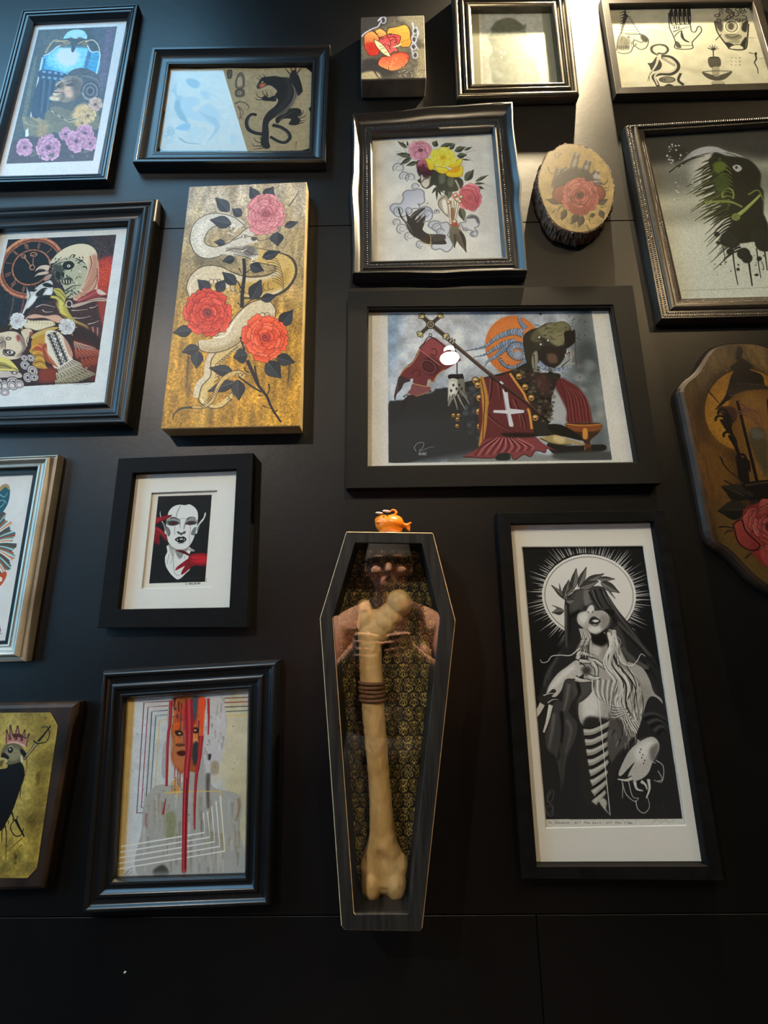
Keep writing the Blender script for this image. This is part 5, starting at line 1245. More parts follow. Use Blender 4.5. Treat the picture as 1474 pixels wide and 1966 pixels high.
def art_fan():
    q = grow_([(-175, 905), (73.7, 895), (15, 1237), (-268, 1246)], 1.04)
    a = Art(q, .004, (0, 860, 4.681), 'd2d9e0', 'ced5dc', 25)
    a.noise(.02, 20); rg = a.rng
    a.f('-40 400 0 350 40 325 75 335 90 380 80 470 50 540 0 600 -60 620', '1f5568'); a.f('-10 360 50 322 85 345 80 380 50 350 0 390', 'a08a5c')
    for p in ('0 420 40 440 70 400', '-10 480 30 470 60 500', '-20 540 20 520 50 470'):
        a.l(p, '7aa4b4', 11, 4)
    CO = ('2c5560', '9fc4cc', '6f8f8c', 'dfe2e0', '4a5c50', 'a0402a', 'c98464', '5c3a38', '39646c', 'c4d4d8')
    for i in range(46):
        t = math.radians(-52+i*2.6); cx, cy, R0 = -170, 870, 300+20*math.sin(i)
        x1, y1 = cx+R0*math.cos(t), cy+R0*1.22*math.sin(t); x0, y0 = cx+90*math.cos(t), cy+100*math.sin(t)
        a.l([(x0, y0), ((x0+x1)/2+8, (y0+y1)/2-8), (x1, y1)], CO[(i*7) % 10], 14, 22)
        if i % 3 == 0:
            a.l([(x0, y0), (x1, y1)], '39484c', 5, 4)
    a.f('-60 1170 0 1130 50 1110 60 1140 40 1190 0 1240 -60 1250', 'b04a22'); a.el(5, 1180, 16, 22, 'd8d6d0')
    a.l('-10 1600 5 1640 -5 1660 15 1670', '7c5a74', 10, 5); a.l('-30 1590 -5 1610 5 1600', '8c4a6c', 10, 4)
    return a
def art_crow():
    q = [(-195, 1362), (118, 1355), (80, 1690), (-240, 1694)]
    a = Art(q, .0226, (0, 1330, 5.043), 'e8e2cc', '8a772e', 26)
    a.noise(.3, 30); a.f('150 250 480 220 540 420 330 420 300 340', '7a6826', b=40); a.f('360 640 500 600 440 1100 380 1500 300 1700 330 1100', '6c5a1e', b=26, o=.8); a.f('0 260 260 300 300 500 330 800 250 1100 0 1400', '9c8a3e', b=50); a.f('350 800 380 760 390 830 370 890', '4c3a10', b=8, o=.8); a.f('270 1220 340 1160 340 1300 280 1290', '4c3a10', b=16, o=.7); a.el(440, 245, 10, 12, '5c4814', b=4); a.el(150, 1590, 12, 30, '3c2c0c', b=6); a.el(145, 1650, 14, 14, '3c2c0c', b=6)
    a.noise(.12, 6)
    K = '0d0b09'
    a.f('-700 720 0 740 80 680 180 660 230 720 235 820 190 950 130 1120 60 1260 0 1340 -300 1500 -800 1500', K); a.f('10 600 40 520 90 490 180 500 240 560 250 610 215 660 130 690 60 690', '5c5636'); a.f('60 560 120 530 190 560 200 620 130 660 70 640', '7a7450', b=10); a.f('200 540 255 590 240 620 200 580', K)
    a.el(100, 555, 26, 30, '1c1810', rot=20); a.el(97, 548, 9, 9, 'b5ac84'); a.l('80 530 110 515 130 530', 'a49c74', 8, 3)
    a.f('0 640 30 580 90 625 60 650 20 660 -20 650', '17130c'); a.f('-30 640 40 630 75 660 30 700 -30 745', 'a89a58'); a.f('-30 680 40 650 10 720', '55491c', b=5)
    # crown
    a.f('60 490 70 380 95 430 100 330 140 430 170 330 200 430 235 370 245 440 280 405 250 520 190 490 110 480', '9c6a54'); a.l('60 490 66 375 95 435 100 325 138 435 170 330 200 435 238 368 245 445 280 402 250 525', '33180f', 8)
    for x, y in ((66, 368), (100, 322), (170, 328), (240, 366), (280, 405)):
        a.el(x, y, 9, 12, '33180f')
    for x, y in ((95, 440), (155, 440), (210, 450)):
        a.el(x, y, 14, 18, '3c140f'); a.el(x-3, y-5, 4, 5, 'c4948a')
    a.f('120 400 200 400 240 440 200 430 140 430', '33120e', o=.8); a.l('70 490 150 480 250 520', 'c49a80', 12)
    # swords
    a.l('228 645 300 560 355 490', '1a140c', 26, 26); a.l('230 640 300 558 352 492', '9c9058', 14, 14); a.l('370 470 430 400 490 320', K, 22, 12); a.l('325 465 360 490 400 490', K, 12, 8); a.l('390 490 450 470 480 400 455 330 400 340', K, 9, 7)
    a.l('150 1230 180 1290 235 1395', K, 24, 12); a.l('120 1225 150 1230 175 1190', K, 10, 6); a.l('140 1230 100 1300 140 1380 200 1380 230 1310', K, 9, 7); a.l('110 1150 135 1220', K, 16, 9)
    for p in ('50 1280 62 1400 55 1620', '20 1320 15 1450', '80 1240 80 1270', '200 920 195 1020'):
        a.l(p, '3c240c', 12, 5)
    a.l('215 1410 120 1490 0 1600', '6c5214', 10, 5); a.l('210 1470 165 1520', '6c5214', 8, 4); a.l('205 660 250 620 260 720 235 820', '4c1c14', 9, 4); a.f('200 600 225 640 215 680 200 660', 'b5ac7c')
    a.noise(.06, 3)
    return a
def art_drip():
    q = grow_([(239, 1342), (475.7, 1325.5), (469, 1680.7), (219.6, 1688)], 1.04)
    a = Art(q, .004, (220, 1320, 5.174), 'b9b9ae', 'a3a69e', 27)
    a.f('100 100 205 90 130 1900 0 1900', 'a08a52', sm=0); a.f('205 90 330 90 280 1900 85 1900', 'a9b0ac', b=6, sm=0); a.f('1080 260 1330 240 1310 1880 1150 1880', 'a39c7a', b=30); a.f('850 230 1320 230 1320 700 900 900', 'aaa384', b=40)
    a.noise(.04, 20)
    # linework behind head
    for i, c in enumerate(('5a2a30', '7c2a38', '33303a', '3c4a48', 'b5974c')):
        d = i*39; x, y = 292+d, 150+i*44
        a.l([(565, y-16), (x, y), (x-72+i*6, 1245-i*51), (880+i*42, 1240-i*52)], c, 9, sm=0)
        a.l([(1060+i*12, 107+i*44), (1335, 96+i*44)], c, 8, sm=0)
    # silhouette
    a.f('560 100 1050 90 1090 180 1115 330 1100 480 1080 600 1060 720 1035 740 1030 850 960 860 960 960 1030 1010 1180 1040 1250 1090 1270 1200 1240 1400 1240 1890 270 1890 270 1400 290 1150 340 1040 420 970 520 965 640 960 680 900 600 790 560 700', '8d8d82'); a.f('900 100 1050 90 1110 330 1080 650 1020 840 900 850', 'a6a49c', b=8); a.f('480 600 530 540 530 870 470 870', '8f8d88'); a.f('960 740 1030 740 1025 850 960 855', '8a8066', b=5)
    rg = a.rng
    for i in range(110):
        x = rg.uniform(290, 1240); y = rg.uniform(1000, 1800); a.l([(x, y), (x+rg.uniform(-5, 5), y+rg.uniform(60, 320))], ('8f8d84', '6f6a52', '7c6a44', 'a8a69a', '5c5640', 'b0aea4')[i % 6], rg.uniform(8, 34), 6, o=.45, b=3)
    for i in range(30):
        x = rg.uniform(880, 1090); y = rg.uniform(130, 700); a.l([(x, y), (x, y+rg.uniform(20, 90))], '5a4a44' if i % 3 else 'c0beb4', rg.uniform(5, 18), 4, o=.55, b=2)
    a.f('510 1260 600 1250 600 1480 520 1500', '6c7048', b=10, o=.7); a.f('380 1820 480 1760 540 1850 420 1890', '3c3e34', b=8); a.l('1230 1100 1240 1200 1200 1330', '7c5c34', 30, 12, o=.7, b=4); a.l('320 1250 310 1330 320 1400', '7a4440', 26, 10, o=.6, b=4); a.l('930 850 925 1000 930 1200', '3c302c', 44, 22, o=.75, b=5); a.l('945 660 940 720', '2c2420', 30, 22, b=3)
    # painted face
    a.f('590 100 890 100 880 300 870 520 840 820 780 840 720 820 690 840 650 850 600 780 560 690 580 560 560 440 590 260', '8a4a24'); a.f('600 400 700 380 740 600 700 800 640 830 570 700', '9c5c34', b=20); a.f('780 380 860 360 850 560 770 540', 'c4803c', b=10)
    for i in range(70):
        x = rg.uniform(575, 890); y = rg.uniform(90, 360); a.l([(x, y), (x+rg.uniform(-10, 4), y+rg.uniform(60, 260))], ('8a1c1c', 'b5301c', '5c1626', 'c4581c', '2c3438', 'a06a2c', '3c1018', 'd0402a')[i % 8], rg.uniform(8, 30), 6, o=.85, b=1)
    a.f('600 430 660 430 680 470 620 480', '2a1a14', b=4); a.f('770 400 830 400 830 450 780 450', '2a1a14', b=4); a.el(645, 455, 12, 9, 'c49468'); a.el(800, 425, 14, 10, 'b58a5c'); a.f('620 640 680 625 720 650 680 680 630 670', '3c1410', b=3); a.f('610 560 690 560 690 580 620 585', '4c2416', b=4); a.l('690 420 700 500 690 560', 'c48a5c', 12, 6, b=3)
    a.f('770 100 830 95 830 200 790 330 775 250', '39464e', b=6); a.f('780 560 830 540 840 640 800 780 770 700', '2c2e30', b=5); a.f('830 130 895 110 890 300 870 560 860 700 830 640 850 400', 'cc4420', b=6)
    a.f('690 200 760 180 780 420 740 700 700 560', '8a1630', b=10, o=.85)
    for i in range(26):
        x = rg.uniform(560, 640); y = rg.uniform(880, 1020); a.l([(x, y), (x, y+rg.uniform(30, 120))], 'c0802c' if i % 2 else '7c5420', 9, 3, o=.8)
    a.l('495 1045 700 1035 1050 1028 1090 1620', 'c2a04c', 10, sm=0); a.l('545 700 520 1040', 'b8a468', 6, o=.5, sm=0)
    # white angular lines
    for i in range(5):
        a.l([(60-i*8, 1580+i*56), (895+i*50, 1440+i*46), (880+i*42, 1245-i*52+40*(i > 0))], 'dcdedc', 11, sm=0)
    # red drips
    for p, w, w2 in (('560 130 550 360 530 500 515 980', 34, 22), ('740 120 745 500 720 800 700 1200 690 1830', 70, 44), ('860 480 840 700 810 900 795 1200 795 1410', 44, 12), ('930 110 935 300 930 470', 26, 12), ('600 780 595 900', 8, 5), ('630 800 625 960', 8, 5), ('480 1260 510 1100', 20, 6), ('650 850 650 990', 10, 5)):
        a.l(p, '7c1c22', w, w2); a.l([(x-3, y) for x, y in nums(p)], 'a83a38', w*.3, w2*.3, b=2)
    a.l('715 900 705 1300 698 1800', '4c1014', 8, 8); a.el(690, 1835, 22, 10, '7c1c22')
    a.dots(60, (100, 250, 1300, 1300), '55554c', (2, 6)); a.f('0 1860 1330 1820 1330 1900 0 1930', '8d908c', b=12, o=.6)
    a.text('82/', 70, 1820, 44, '5c5c58', 4, slant=.2); a.l('100 1860 160 1800 180 1790', '5c5c58', 4)
    a.noise(.03, 4)
    return a
def art_veil():
    q = grow_([(1001, 1049.6), (1235, 1047.7), (1318, 1585.6), (1047.5, 1591)], 1.04)
    a = Art(q, .004, (990, 1040, 4.913), 'c6b998', 'bdb190', 28)
    pr = a.q([(1003, 1052), (1233.5, 1050), (1309.6, 1572), (1048, 1573)])
    a.f(pr, '14120e', sm=0); a.setclip(np.array(pr), 0)
    W = 'cbbf9f'; rg = a.rng
    cx, cy = 690, 510
    for i in range(120):
        t = 2*PI*i/120+rg.uniform(-.02, .02); r0 = 1.02; r1 = rg.uniform(1.12, 1.46)
        c, s = math.cos(t), math.sin(t)
        a.l([(cx+430*r0*c, cy+395*r0*s+c*30), (cx+430*r1*c, cy+395*r1*s+c*30)], W, rg.uniform(5, 13), 1, o=.85)
    a.el(cx, cy, 445, 392, 'd4c8a8', rot=6); a.el(cx, cy, 445, 392, 'e0d6b8', rot=6); a.ring(cx, cy, 418, 366, '5c5542', 7, rot=6); a.f('600 200 900 200 1080 500 1000 760 700 300', 'c6bb9c', b=80, o=.5)
    G1, G2, G3 = '24211b', '3b362c', '57503f'
    # veil / cloak mass
    a.f('460 580 480 520 600 460 800 420 880 520 960 640 1080 790 1200 960 1320 1120 1420 1400 1480 1700 1560 2100 1620 2600 300 2600 240 2300 180 1800 260 1300 360 1100 440 980 460 800', G1)
    for p, c, w in (('470 600 470 800 480 1000', G3, 26), ('500 560 510 780 500 940', '14120e', 30), ('870 520 960 680 1100 860 1260 1080', G3, 22), ('830 560 960 780 1160 1000 1340 1200', '15130f', 30), ('960 760 1100 900 1280 1080', '4a4436', 26), ('940 800 1000 920 1040 1050 1120 1100', G2, 60), ('300 1300 340 1180 420 1040', G2, 34), ('270 1360 300 1240 400 1100', '4d4638', 16), ('1000 1000 1120 1120 1260 1170', '4c4638', 40), ('1200 1130 1280 1230 1330 1300', '16140f', 26)):
        a.l(p, c, w, w*.4, b=5)
    a.f('1010 1030 1110 1140 1180 1140 1250 1180 1240 1220 1130 1210 1060 1120', '4a4436', b=4); a.f('1110 1190 1250 1210 1250 1235 1150 1230', '100e0b', b=3)
    # blindfold hood
    a.f('540 470 640 440 800 420 850 500 930 640 900 670 830 640 780 660 740 640 700 580 660 600 600 660 520 690 500 600', G2); a.f('520 560 600 460 640 450 630 600 540 660', '4a4437', b=10); a.f('640 460 690 450 700 540 720 570 650 600', '6c6450', b=6)
    for p in ('740 450 780 560 820 620', '790 440 850 560 900 640', '690 470 740 560 790 640'):
        a.l(p, '16140f', 20, 10, b=3)
    for p in ('720 450 760 560 800 620', '820 470 880 590'):
        a.l(p, '6a624e', 9, 5, b=3)
    a.f('510 690 600 640 590 680 540 720', '14120e', b=3); a.f('840 640 930 650 900 700 870 690', '14120e', b=3)
    # laurel wreath
    for x0, y0, x1, y1, w in ((500, 560, 335, 410, 46), (455, 540, 500, 360, 64), (520, 480, 545, 320, 60), (540, 450, 570, 252, 66), (590, 430, 665, 240, 60), (640, 390, 830, 302, 64), (600, 440, 780, 372, 76), (470, 560, 560, 552, 60), (455, 650, 340, 668, 66), (440, 640, 338, 598, 12), (430, 500, 408, 392, 14), (770, 350, 935, 352, 44), (800, 380, 978, 482, 78), (850, 430, 940, 540, 14), (480, 500, 530, 440, 40)):
        a.leaf(x0, y0, x1, y1, w, '3a3428', '6a624f', vein='8f866c', line='1c1812')
    # face
    a.f('580 700 605 670 670 650 700 600 735 605 745 650 820 650 872 690 880 750 845 815 795 862 745 872 690 850 625 805 582 760', 'a3977a'); a.f('600 690 660 660 680 720 630 780 590 740', 'd0c4a4', b=14); a.f('700 800 780 790 800 840 740 866 690 840', 'cfc3a3', b=10); a.f('800 700 880 700 880 780 830 830 800 780', '857a62', b=14); a.f('670 650 690 610 720 600 735 640 700 670', 'd8ccac', b=5); a.el(684, 664, 8, 5, '2a241b', b=1); a.el(724, 662, 8, 5, '2a241b', b=1)
    a.f('690 770 700 725 740 705 790 735 800 750 770 780 730 775', '2e281e'); a.f('720 745 755 735 785 748 750 760', 'd4c9ab'); a.f('700 765 740 790 790 765 760 800 720 790', '5c5342', b=3); a.l('695 770 740 778 800 752', '1c1812', 5)
    # neck
    a.f('660 860 740 880 830 860 900 830 940 1000 900 1100 800 1120 700 1060 690 960', '8f8468'); a.f('680 860 760 875 860 830 900 900 860 960 800 990 730 960', '14110c', b=10); a.f('720 980 800 1000 780 1080 720 1050', 'b5a98a', b=12)
    # torso
    a.f('700 1080 860 1100 1000 1120 1180 1180 1260 1300 1300 1420 1380 1500 1360 1640 1200 1720 1000 1760 760 1780 620 1720 590 1560 640 1420 700 1360 640 1280', '9c9074'); a.f('620 1480 700 1400 790 1420 800 1560 760 1660 640 1680', 'c9bd9d', b=26); a.f('1100 1380 1250 1360 1290 1480 1220 1620 1110 1560', '8c8166', b=30); a.f('1180 1540 1260 1600 1150 1650', 'b9ad8e', b=20)
    a.f('640 1690 800 1660 1000 1700 1140 1700 1000 2000 900 2300 760 2500 640 2420 600 2100', '2a251c', b=8)
    # ribs
    for i in range(8):
        y = 1770+i*96; x0 = 640+i*14; x1 = 900-i*8
        p = [(x0, y+26), ((x0+x1)/2-40, y+20-i*2), (x1-30, y-50), (x1, y-86)]
        a.l(p, '0f0d0a', 74, 40); a.l(p, '8f8468', 56, 24); a.l([(x, q-9) for x, q in p], 'c4b898', 18, 6, b=5)
    a.f('900 1560 1060 1560 1180 1700 1140 1800 1060 1900 960 2000 900 2080 860 1900 880 1700', '4c4436', b=5)
    for i in range(22):
        x, y = rg.uniform(880, 1130), rg.uniform(1560, 1900); a.l([(x, y), (x-rg.uniform(0, 40), y+rg.uniform(40, 120))], ('8f8468', '1c1812', '6a614e')[i % 3], 14, 5, b=2, o=.8)
    # draped cloth, left
    a.f('460 1330 520 1300 700 1310 740 1340 700 1440 600 1520 540 1500 480 1620 440 1580', G2); a.f('540 1320 700 1320 690 1420 600 1490 560 1470', '48423400'[:6], b=8)
    a.f('340 1560 420 1500 520 1640 580 1720 560 1860 480 2040 440 2300 380 2040 300 1960 280 1800', G2)
    for p, c in (('500 1340 480 1480 450 1600', '5f5745'), ('580 1330 600 1420 560 1500', '16140f'), ('360 1620 340 1800 310 1950', '5a5240'), ('430 1600 440 1800 400 2060', '16140f'), ('480 1680 520 1780 470 2000', '544c3c'), ('420 1900 440 2100 430 2340', '36312640'[:6])):
        a.l(p, c, 34, 14, b=7)
    # raised hand and torn forearm
    a.f('230 1500 280 1440 330 1330 400 1240 480 1180 560 1120 600 1130 660 1160 640 1240 560 1290 470 1300 430 1400 380 1460 330 1470 280 1520', 'b0a486'); a.f('300 1400 400 1270 520 1180 560 1190 470 1260 390 1350', 'd4c9aa', b=14)
    for p in ('585 1110 600 1050 660 1060 740 1085', '600 1130 660 1130 710 1140', '700 1120 760 1130 830 1180 890 1220', '720 1140 760 1200 760 1280', '560 1290 620 1310 720 1310', '680 1270 740 1290 800 1280'):
        a.l(p, '1c1812', 58, 26); a.l(p, 'a4987b', 44, 16); a.l([(x, y-6) for x, y in nums(p)], 'd0c4a4', 14, 5, b=3)
    a.l('600 1140 640 1160 660 1200 640 1240', '241f17', 12, 5); a.f('620 1190 690 1180 710 1220 680 1255 640 1250', '3a3327', b=12)
    a.f('200 1470 260 1420 300 1430 350 1390 380 1410 340 1460 370 1480 300 1510 260 1560 240 1530', '2a241b'); a.l('260 1450 330 1430 400 1440', 'c4b898', 9, 3); a.l('300 1520 350 1490 400 1490', 'c4b898', 9, 3)
    a.l('250 1530 200 1620 140 1680', '14110c', 64, 50); a.l('250 1530 200 1620 130 1690', 'b5a98a', 48, 36); a.l('330 1540 300 1680 260 1810', '14110c', 56, 30); a.l('330 1540 300 1680 262 1800', 'b9ad8e', 40, 16); a.l('325 1545 290 1680', 'd8ccae', 12, 5, b=3)
    # hair
    for i in range(64):
        t = rg.uniform(0, 1); x0 = 870+rg.uniform(-20, 60); ph = rg.uniform(0, 6); am = rg.uniform(14, 46); n0 = rg.integers(0, 3)
        p = [(x0, 830+rg.uniform(0, 50)), (905+t*40, 980), (840+t*190, 1160), (930+t*230, 1340), (880+t*290, 1520), (990+t*190, 1680), (1010+t*230, 1820+t*60)]
        p = [(x+am*math.sin(ph+k*1.3), y) for k, (x, y) in enumerate(p)][n0:(7 if i % 3 else 6)]
        a.l(p, ('d2c6a6', '7d7259', 'b9ad8e', '2c261c', 'a4987b')[i % 5], rg.uniform(9, 24), 3)
    for i in range(14):
        a.l([(600+i*5, 820), (620+i*7, 900), (610+i*8-40*(i % 2), 1000), (540+i*14, 1050+i*6)], ('c9bd9d', '6a614e', 'a89c7f')[i % 3], 12, 3)
    for i in range(10):
        a.l([(720+i*26, 1300), (740+i*20, 1450), (900, 1540+i*14), (1010+i*6, 1560+i*6)], ('c4b898', '6a614e')[i % 2], 12, 5)
    a.l('600 1000 520 1070 420 1070 340 1080 300 1130 250 1140 230 1110', W, 9, 5); a.l('970 1070 1000 1140 1080 1170 1140 1130 1180 1060 1220 1080', W, 9, 5); a.l('900 830 960 900 990 950 960 1010', 'a89c7f', 9, 4)
    for i in range(16):
        t = i/15; a.l([(1030+t*60, 1560+i*8), (1060+t*90, 1700), (1120+t*80, 1800), (1160+t*70-30*(i % 3), 1900+40*math.sin(i))], ('d2c6a6', '8f8468', '4c4436', 'b9ad8e')[i % 4], 15, 4)
    # right sleeve and hand
    a.f('1250 1480 1340 1480 1420 1600 1470 1800 1520 2200 1420 2240 1340 2000 1300 1880 1140 1860 1180 1700', G1)
    for i in range(6):
        a.l([(1180+i*30, 1640+i*36), (1300+i*20, 1620+i*30), (1430+i*8, 1680+i*40)], ('4a4436', '100e0b')[i % 2], 22, 8, b=5)
    a.f('1020 2060 1080 1960 1180 1880 1280 1840 1340 1880 1350 1960 1290 2080 1250 2180 1180 2240 1080 2260 1060 2200 1120 2080 1060 2140 990 2210 970 2180', 'a89c7f'); a.f('1120 1960 1240 1870 1310 1900 1250 2020 1150 2080', 'c9bd9d', b=20); a.f('1260 1960 1340 1900 1340 1980 1290 2080', '6a614e', b=12)
    for p in ('1100 2230 1040 2250 960 2240', '1120 2260 1140 2330 1200 2350', '1180 2260 1220 2290 1240 2340', '1250 2240 1260 2330 1230 2420'):
        a.l(p, '14110c', 44, 20); a.l(p, 'a4987b', 30, 10); a.l(p, 'd0c4a4', 9, 3, b=2)
    for p in ('1000 2260 1040 2380 1120 2450 1160 2420', '1060 2250 1100 2400 1160 2420', '1320 2060 1390 2120 1380 2260 1300 2250', '1130 2440 1150 2520 1210 2560 1260 2500 1240 2400', '1340 2160 1380 2240 1330 2260', '1240 2000 1260 2060 1320 2090', '1010 2280 1005 2420'):
        a.l(p, 'a89c7f', 8, 5)
    for i in range(6):
        a.el(1180+i*9-20*(i % 2), 1960+i*26, 5, 9, '2a241b')
    # thread and bottom details
    a.l('765 1280 800 1700 840 2100 890 2580', 'd8ccae', 7, 6); a.l('752 1290 790 1700', 'a4987b', 5, 4)
    a.f('780 2440 830 2420 860 2460 850 2520 890 2580 830 2520', 'a4987b', b=3)
    a.l('330 2360 300 2440 350 2500 320 2570 290 2540', '4c4638', 9, 5); a.ring(325, 2400, 28, 60, '4c4638', 6, rot=15); a.ring(320, 2540, 34, 50, '4c4638', 6, rot=-15); a.l('1380 2480 1420 2560 1390 2600', '33302640'[:6], 8, 4)
    a.setclip()
    a.view = (1010, 1300, 4.606)
    a.text('To Shannon  All the best, all the time', 195, 1274, 23, '5c5442', 3.4, slant=.25); a.l('1120 1280 1160 1265 1190 1290 1230 1262 1260 1285 1310 1268', '8f866e', 4)
    a.noise(.05, 3)
    return a
def art_lantern():
    pts = np.array([(1300, 650), (1680, 650), (1680, 1200), (1300, 1200)])
    a = Art([tuple(p) for p in pts], .018, (1280, 640, 3.933), 'd6ccb4', '4c3012', 29)
    a.f('200 50 1000 50 1000 500 250 500', '57401f', b=60); a.noise(.3, 40, sy=3); a.noise(.2, 8, sy=4)
    a.el(560, 590, 330, 350, '2c1a0a', b=30, rot=10); a.el(590, 580, 305, 310, '8a5a16', rot=10); a.el(500, 640, 190, 230, 'a06c1c', b=50); a.f('300 800 420 900 500 1000 480 1200 340 1100', '6a4416', b=50)
    a.f('360 1300 560 1300 700 1700 900 1900 600 1850 420 1640', '5a4018', b=40)
    K = '120b06'; M = '241a12'
    a.f('545 95 575 130 560 180 590 200 650 250 620 275 650 285 720 320 755 410 900 430 1000 500 960 520 520 500 420 540 360 580 440 470 480 330 500 290 480 250 530 210 515 190 525 130', K); a.f('500 400 760 400 800 460 480 470', M, b=6); a.l('470 470 760 465 900 470', '4a4034', 11, b=3); a.l('520 380 740 390', '33291f', 12, b=4)
    a.f('470 500 970 500 1000 1120 620 1120', '6a4416', b=4); a.f('540 520 760 520 800 1100 680 1100', '7a5220', b=20); a.f('620 740 740 740 760 1090 700 1000 640 880', '4a3c20', b=8); a.f('630 730 690 720 740 780 660 800', '55503c', b=6)
    for x0, y0, x1, y1, w in ((430, 590, 615, 1130, 26), (530, 510, 680, 1120, 22), (760, 500, 830, 1120, 20), (960, 500, 1010, 1120, 26)):
        a.l([(x0, y0), (x1, y1)], K, w, w)
    for p in ('400 560 470 600 560 590 660 620 700 720', '430 580 520 600 640 640 720 730', '560 570 660 590 710 640 715 720', '540 520 600 560 680 590'):
        a.l(p, '4a2420', 15, 5); a.l(p, '8f5a44', 5, 2, b=1)
    a.f('380 560 500 560 530 620 500 680 440 640', '3c2018', b=5)
    for x, y in ((400, 650), (460, 770), (560, 940), (420, 600)):
        a.ring(x, y, 34, 26, K, 18, a0=150, a1=400); a.f([(x, y), (x+60, y+20), (x+70, y+110), (x+30, y+60)], K)
    a.f('520 920 600 1000 620 1130 550 1110 530 1020', K); a.l('310 435 360 490 420 560', K, 12, 4); a.l('400 930 450 1020 560 1110', K, 13, 5); a.l('430 1110 560 1180', K, 10, 4)
    a.f('550 1150 700 1110 1010 1110 1060 1160 1000 1260 640 1270 590 1200', K); a.l('590 1150 760 1125 1000 1125', '3c2c20', 12, b=3); a.f('640 1260 1000 1260 960 1330 700 1330', M)
    for x0, y0, x1, y1, w in ((610, 1240, 410, 1155, 130), (600, 1330, 380, 1340, 150), (650, 1230, 560, 1200, 60), (1040, 1300, 1200, 1250, 130)):
        a.leaf(x0, y0, x1, y1, w, '14120a', '221e12', vein='4a4228')
    a.l('390 1465 440 1460 500 1470', K, 11, 5); a.l('435 1510 470 1490 520 1490', K, 9, 4); a.l('590 1700 650 1650 720 1640', '2c1a0c', 11, 5)
    a.f('500 1440 560 1400 580 1330 660 1290 760 1270 900 1300 960 1420 940 1600 860 1720 760 1760 700 1720 600 1620 520 1560', '7a2420')
    a.rose(790, 1460, 225, '30100c', '7a2a22', '9a4434', seed=41, sq=.95, n=6); a.f('500 1440 560 1410 600 1500 700 1600 640 1640 540 1580', '943a2c', '7a2820', g=40); a.l('500 1440 560 1410 600 1500 700 1600 640 1640 540 1580 500 1440', '2a0c0a', 10); a.f('700 1640 800 1660 860 1720 760 1760', '943a2c', b=4)
    a.dots(24, (240, 180, 460, 300), 'c9a878', (2, 5), .5)
    a.im *= .70
    a.noise(.12, 5)
    return a
def art_damask():
    a = Art([(610, 1030), (880, 1030), (880, 1760), (610, 1760)], .0105, (610, 1030, 5.0), 'a0988a', '17130c', 30, tex=2000)
    G = '5c4a20'; G2 = '74602e'
    a.noise(.3, 30, sy=3)
    for r in range(28):
        for c in range(14):
            x = 40+c*104+(r % 2)*52; y = 40+r*138
            for s_ in (-1, 1):
                for p, w in (('0 -95 38 -60 46 -20 20 10 0 0', 11), ('0 -40 22 -30 24 -8 8 0', 10), ('0 20 40 30 58 66 34 92 14 78 28 62', 11), ('0 40 22 60 14 100 0 120', 10), ('30 -70 58 -84 66 -60 52 -50', 9), ('46 20 70 6 76 -20 64 -30', 9)):
                    z = nums(p)*np.array([s_, 1])*.64+np.array([x, y]); a.l(z, G if (r+c) % 2 else G2, w*.64, w*.32)
            a.el(x, y-38, 7, 13, G2); a.el(x, y+4, 9, 7, G); a.el(x, y+66, 6, 10, G2)
    a.noise(.5, 5)
    return a
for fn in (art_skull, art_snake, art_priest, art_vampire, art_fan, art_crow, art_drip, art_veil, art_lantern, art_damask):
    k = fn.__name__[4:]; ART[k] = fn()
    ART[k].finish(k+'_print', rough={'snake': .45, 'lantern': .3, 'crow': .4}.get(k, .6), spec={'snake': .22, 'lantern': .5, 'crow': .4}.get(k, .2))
# ------------------------------------------------------------------ frames
def quadP(q, h):
    return [P(a, b, h) for a, b in q]

def grow(q, k, kz=None):
    c = np.mean(np.array(q, float), axis=0)
    return [tuple(c+(np.array(p)-c)*k) for p in q]

def rails(T, outer, inner, prof, mat, wave=None, n=1, name='rail', smooth=False):
    """four mitred mouldings; prof = (t, h): t 0 outer edge .. 1 inner lip, h height in front of the wall"""
    pr = [(0, 0.0006)]+list(prof)+[(1.0, 0.0006)]
    m = len(pr)
    for i in range(4):
        A, B = outer[i], outer[(i+1) % 4]; a, b = inner[i], inner[(i+1) % 4]
        v = []; f = []
        dr = (B-A); outn = Vector((-dr.z, 0, dr.x)).normalized()
        if outn.dot(((A+B)-(a+b))) < 0:
            outn = -outn
        for k in range(n+1):
            s = k/n
            for t, h in pr:
                p = (A.lerp(a, t)).lerp(B.lerp(b, t), s)
                off = outn*(wave(i, s)*max(0, 1-t*1.25)) if wave else Vector((0, 0, 0))
                v.append((p.x+off.x, -h, p.z+off.z))
        for k in range(n):
            for j in range(m):
                f.append((k*m+j, k*m+(j+1) % m, (k+1)*m+(j+1) % m, (k+1)*m+j))
        f.append(tuple(range(m))); f.append(tuple(n*m+j for j in range(m)))
        o = mesh(name, v, f, mat, T)
        if smooth:
            o.data.polygons.foreach_set('use_smooth', [True]*len(o.data.polygons))
            mo = o.modifiers.new('edges', 'EDGE_SPLIT'); mo.split_angle = math.radians(38)

def curve_prof(pts, n=5):
    z = cat(np.array(pts, float), False, n)
    return [(float(min(1, max(0, a))), float(b)) for a, b in z]

def quad_plate(name, pts, h, th, mat, parent, art=None, label=None):
    """thin sheet: pts are wall-plane points; front at h"""
    v = [(p.x, -h, p.z) for p in pts]+[(p.x, -(h-th), p.z) for p in pts]
    f = [(0, 1, 2, 3), (7, 6, 5, 4), (0, 4, 5, 1), (1, 5, 6, 2), (2, 6, 7, 3), (3, 7, 4, 0)]
    return mesh(name, v, f, mat, parent, uvs=art.uv(v) if art else None, label=label)

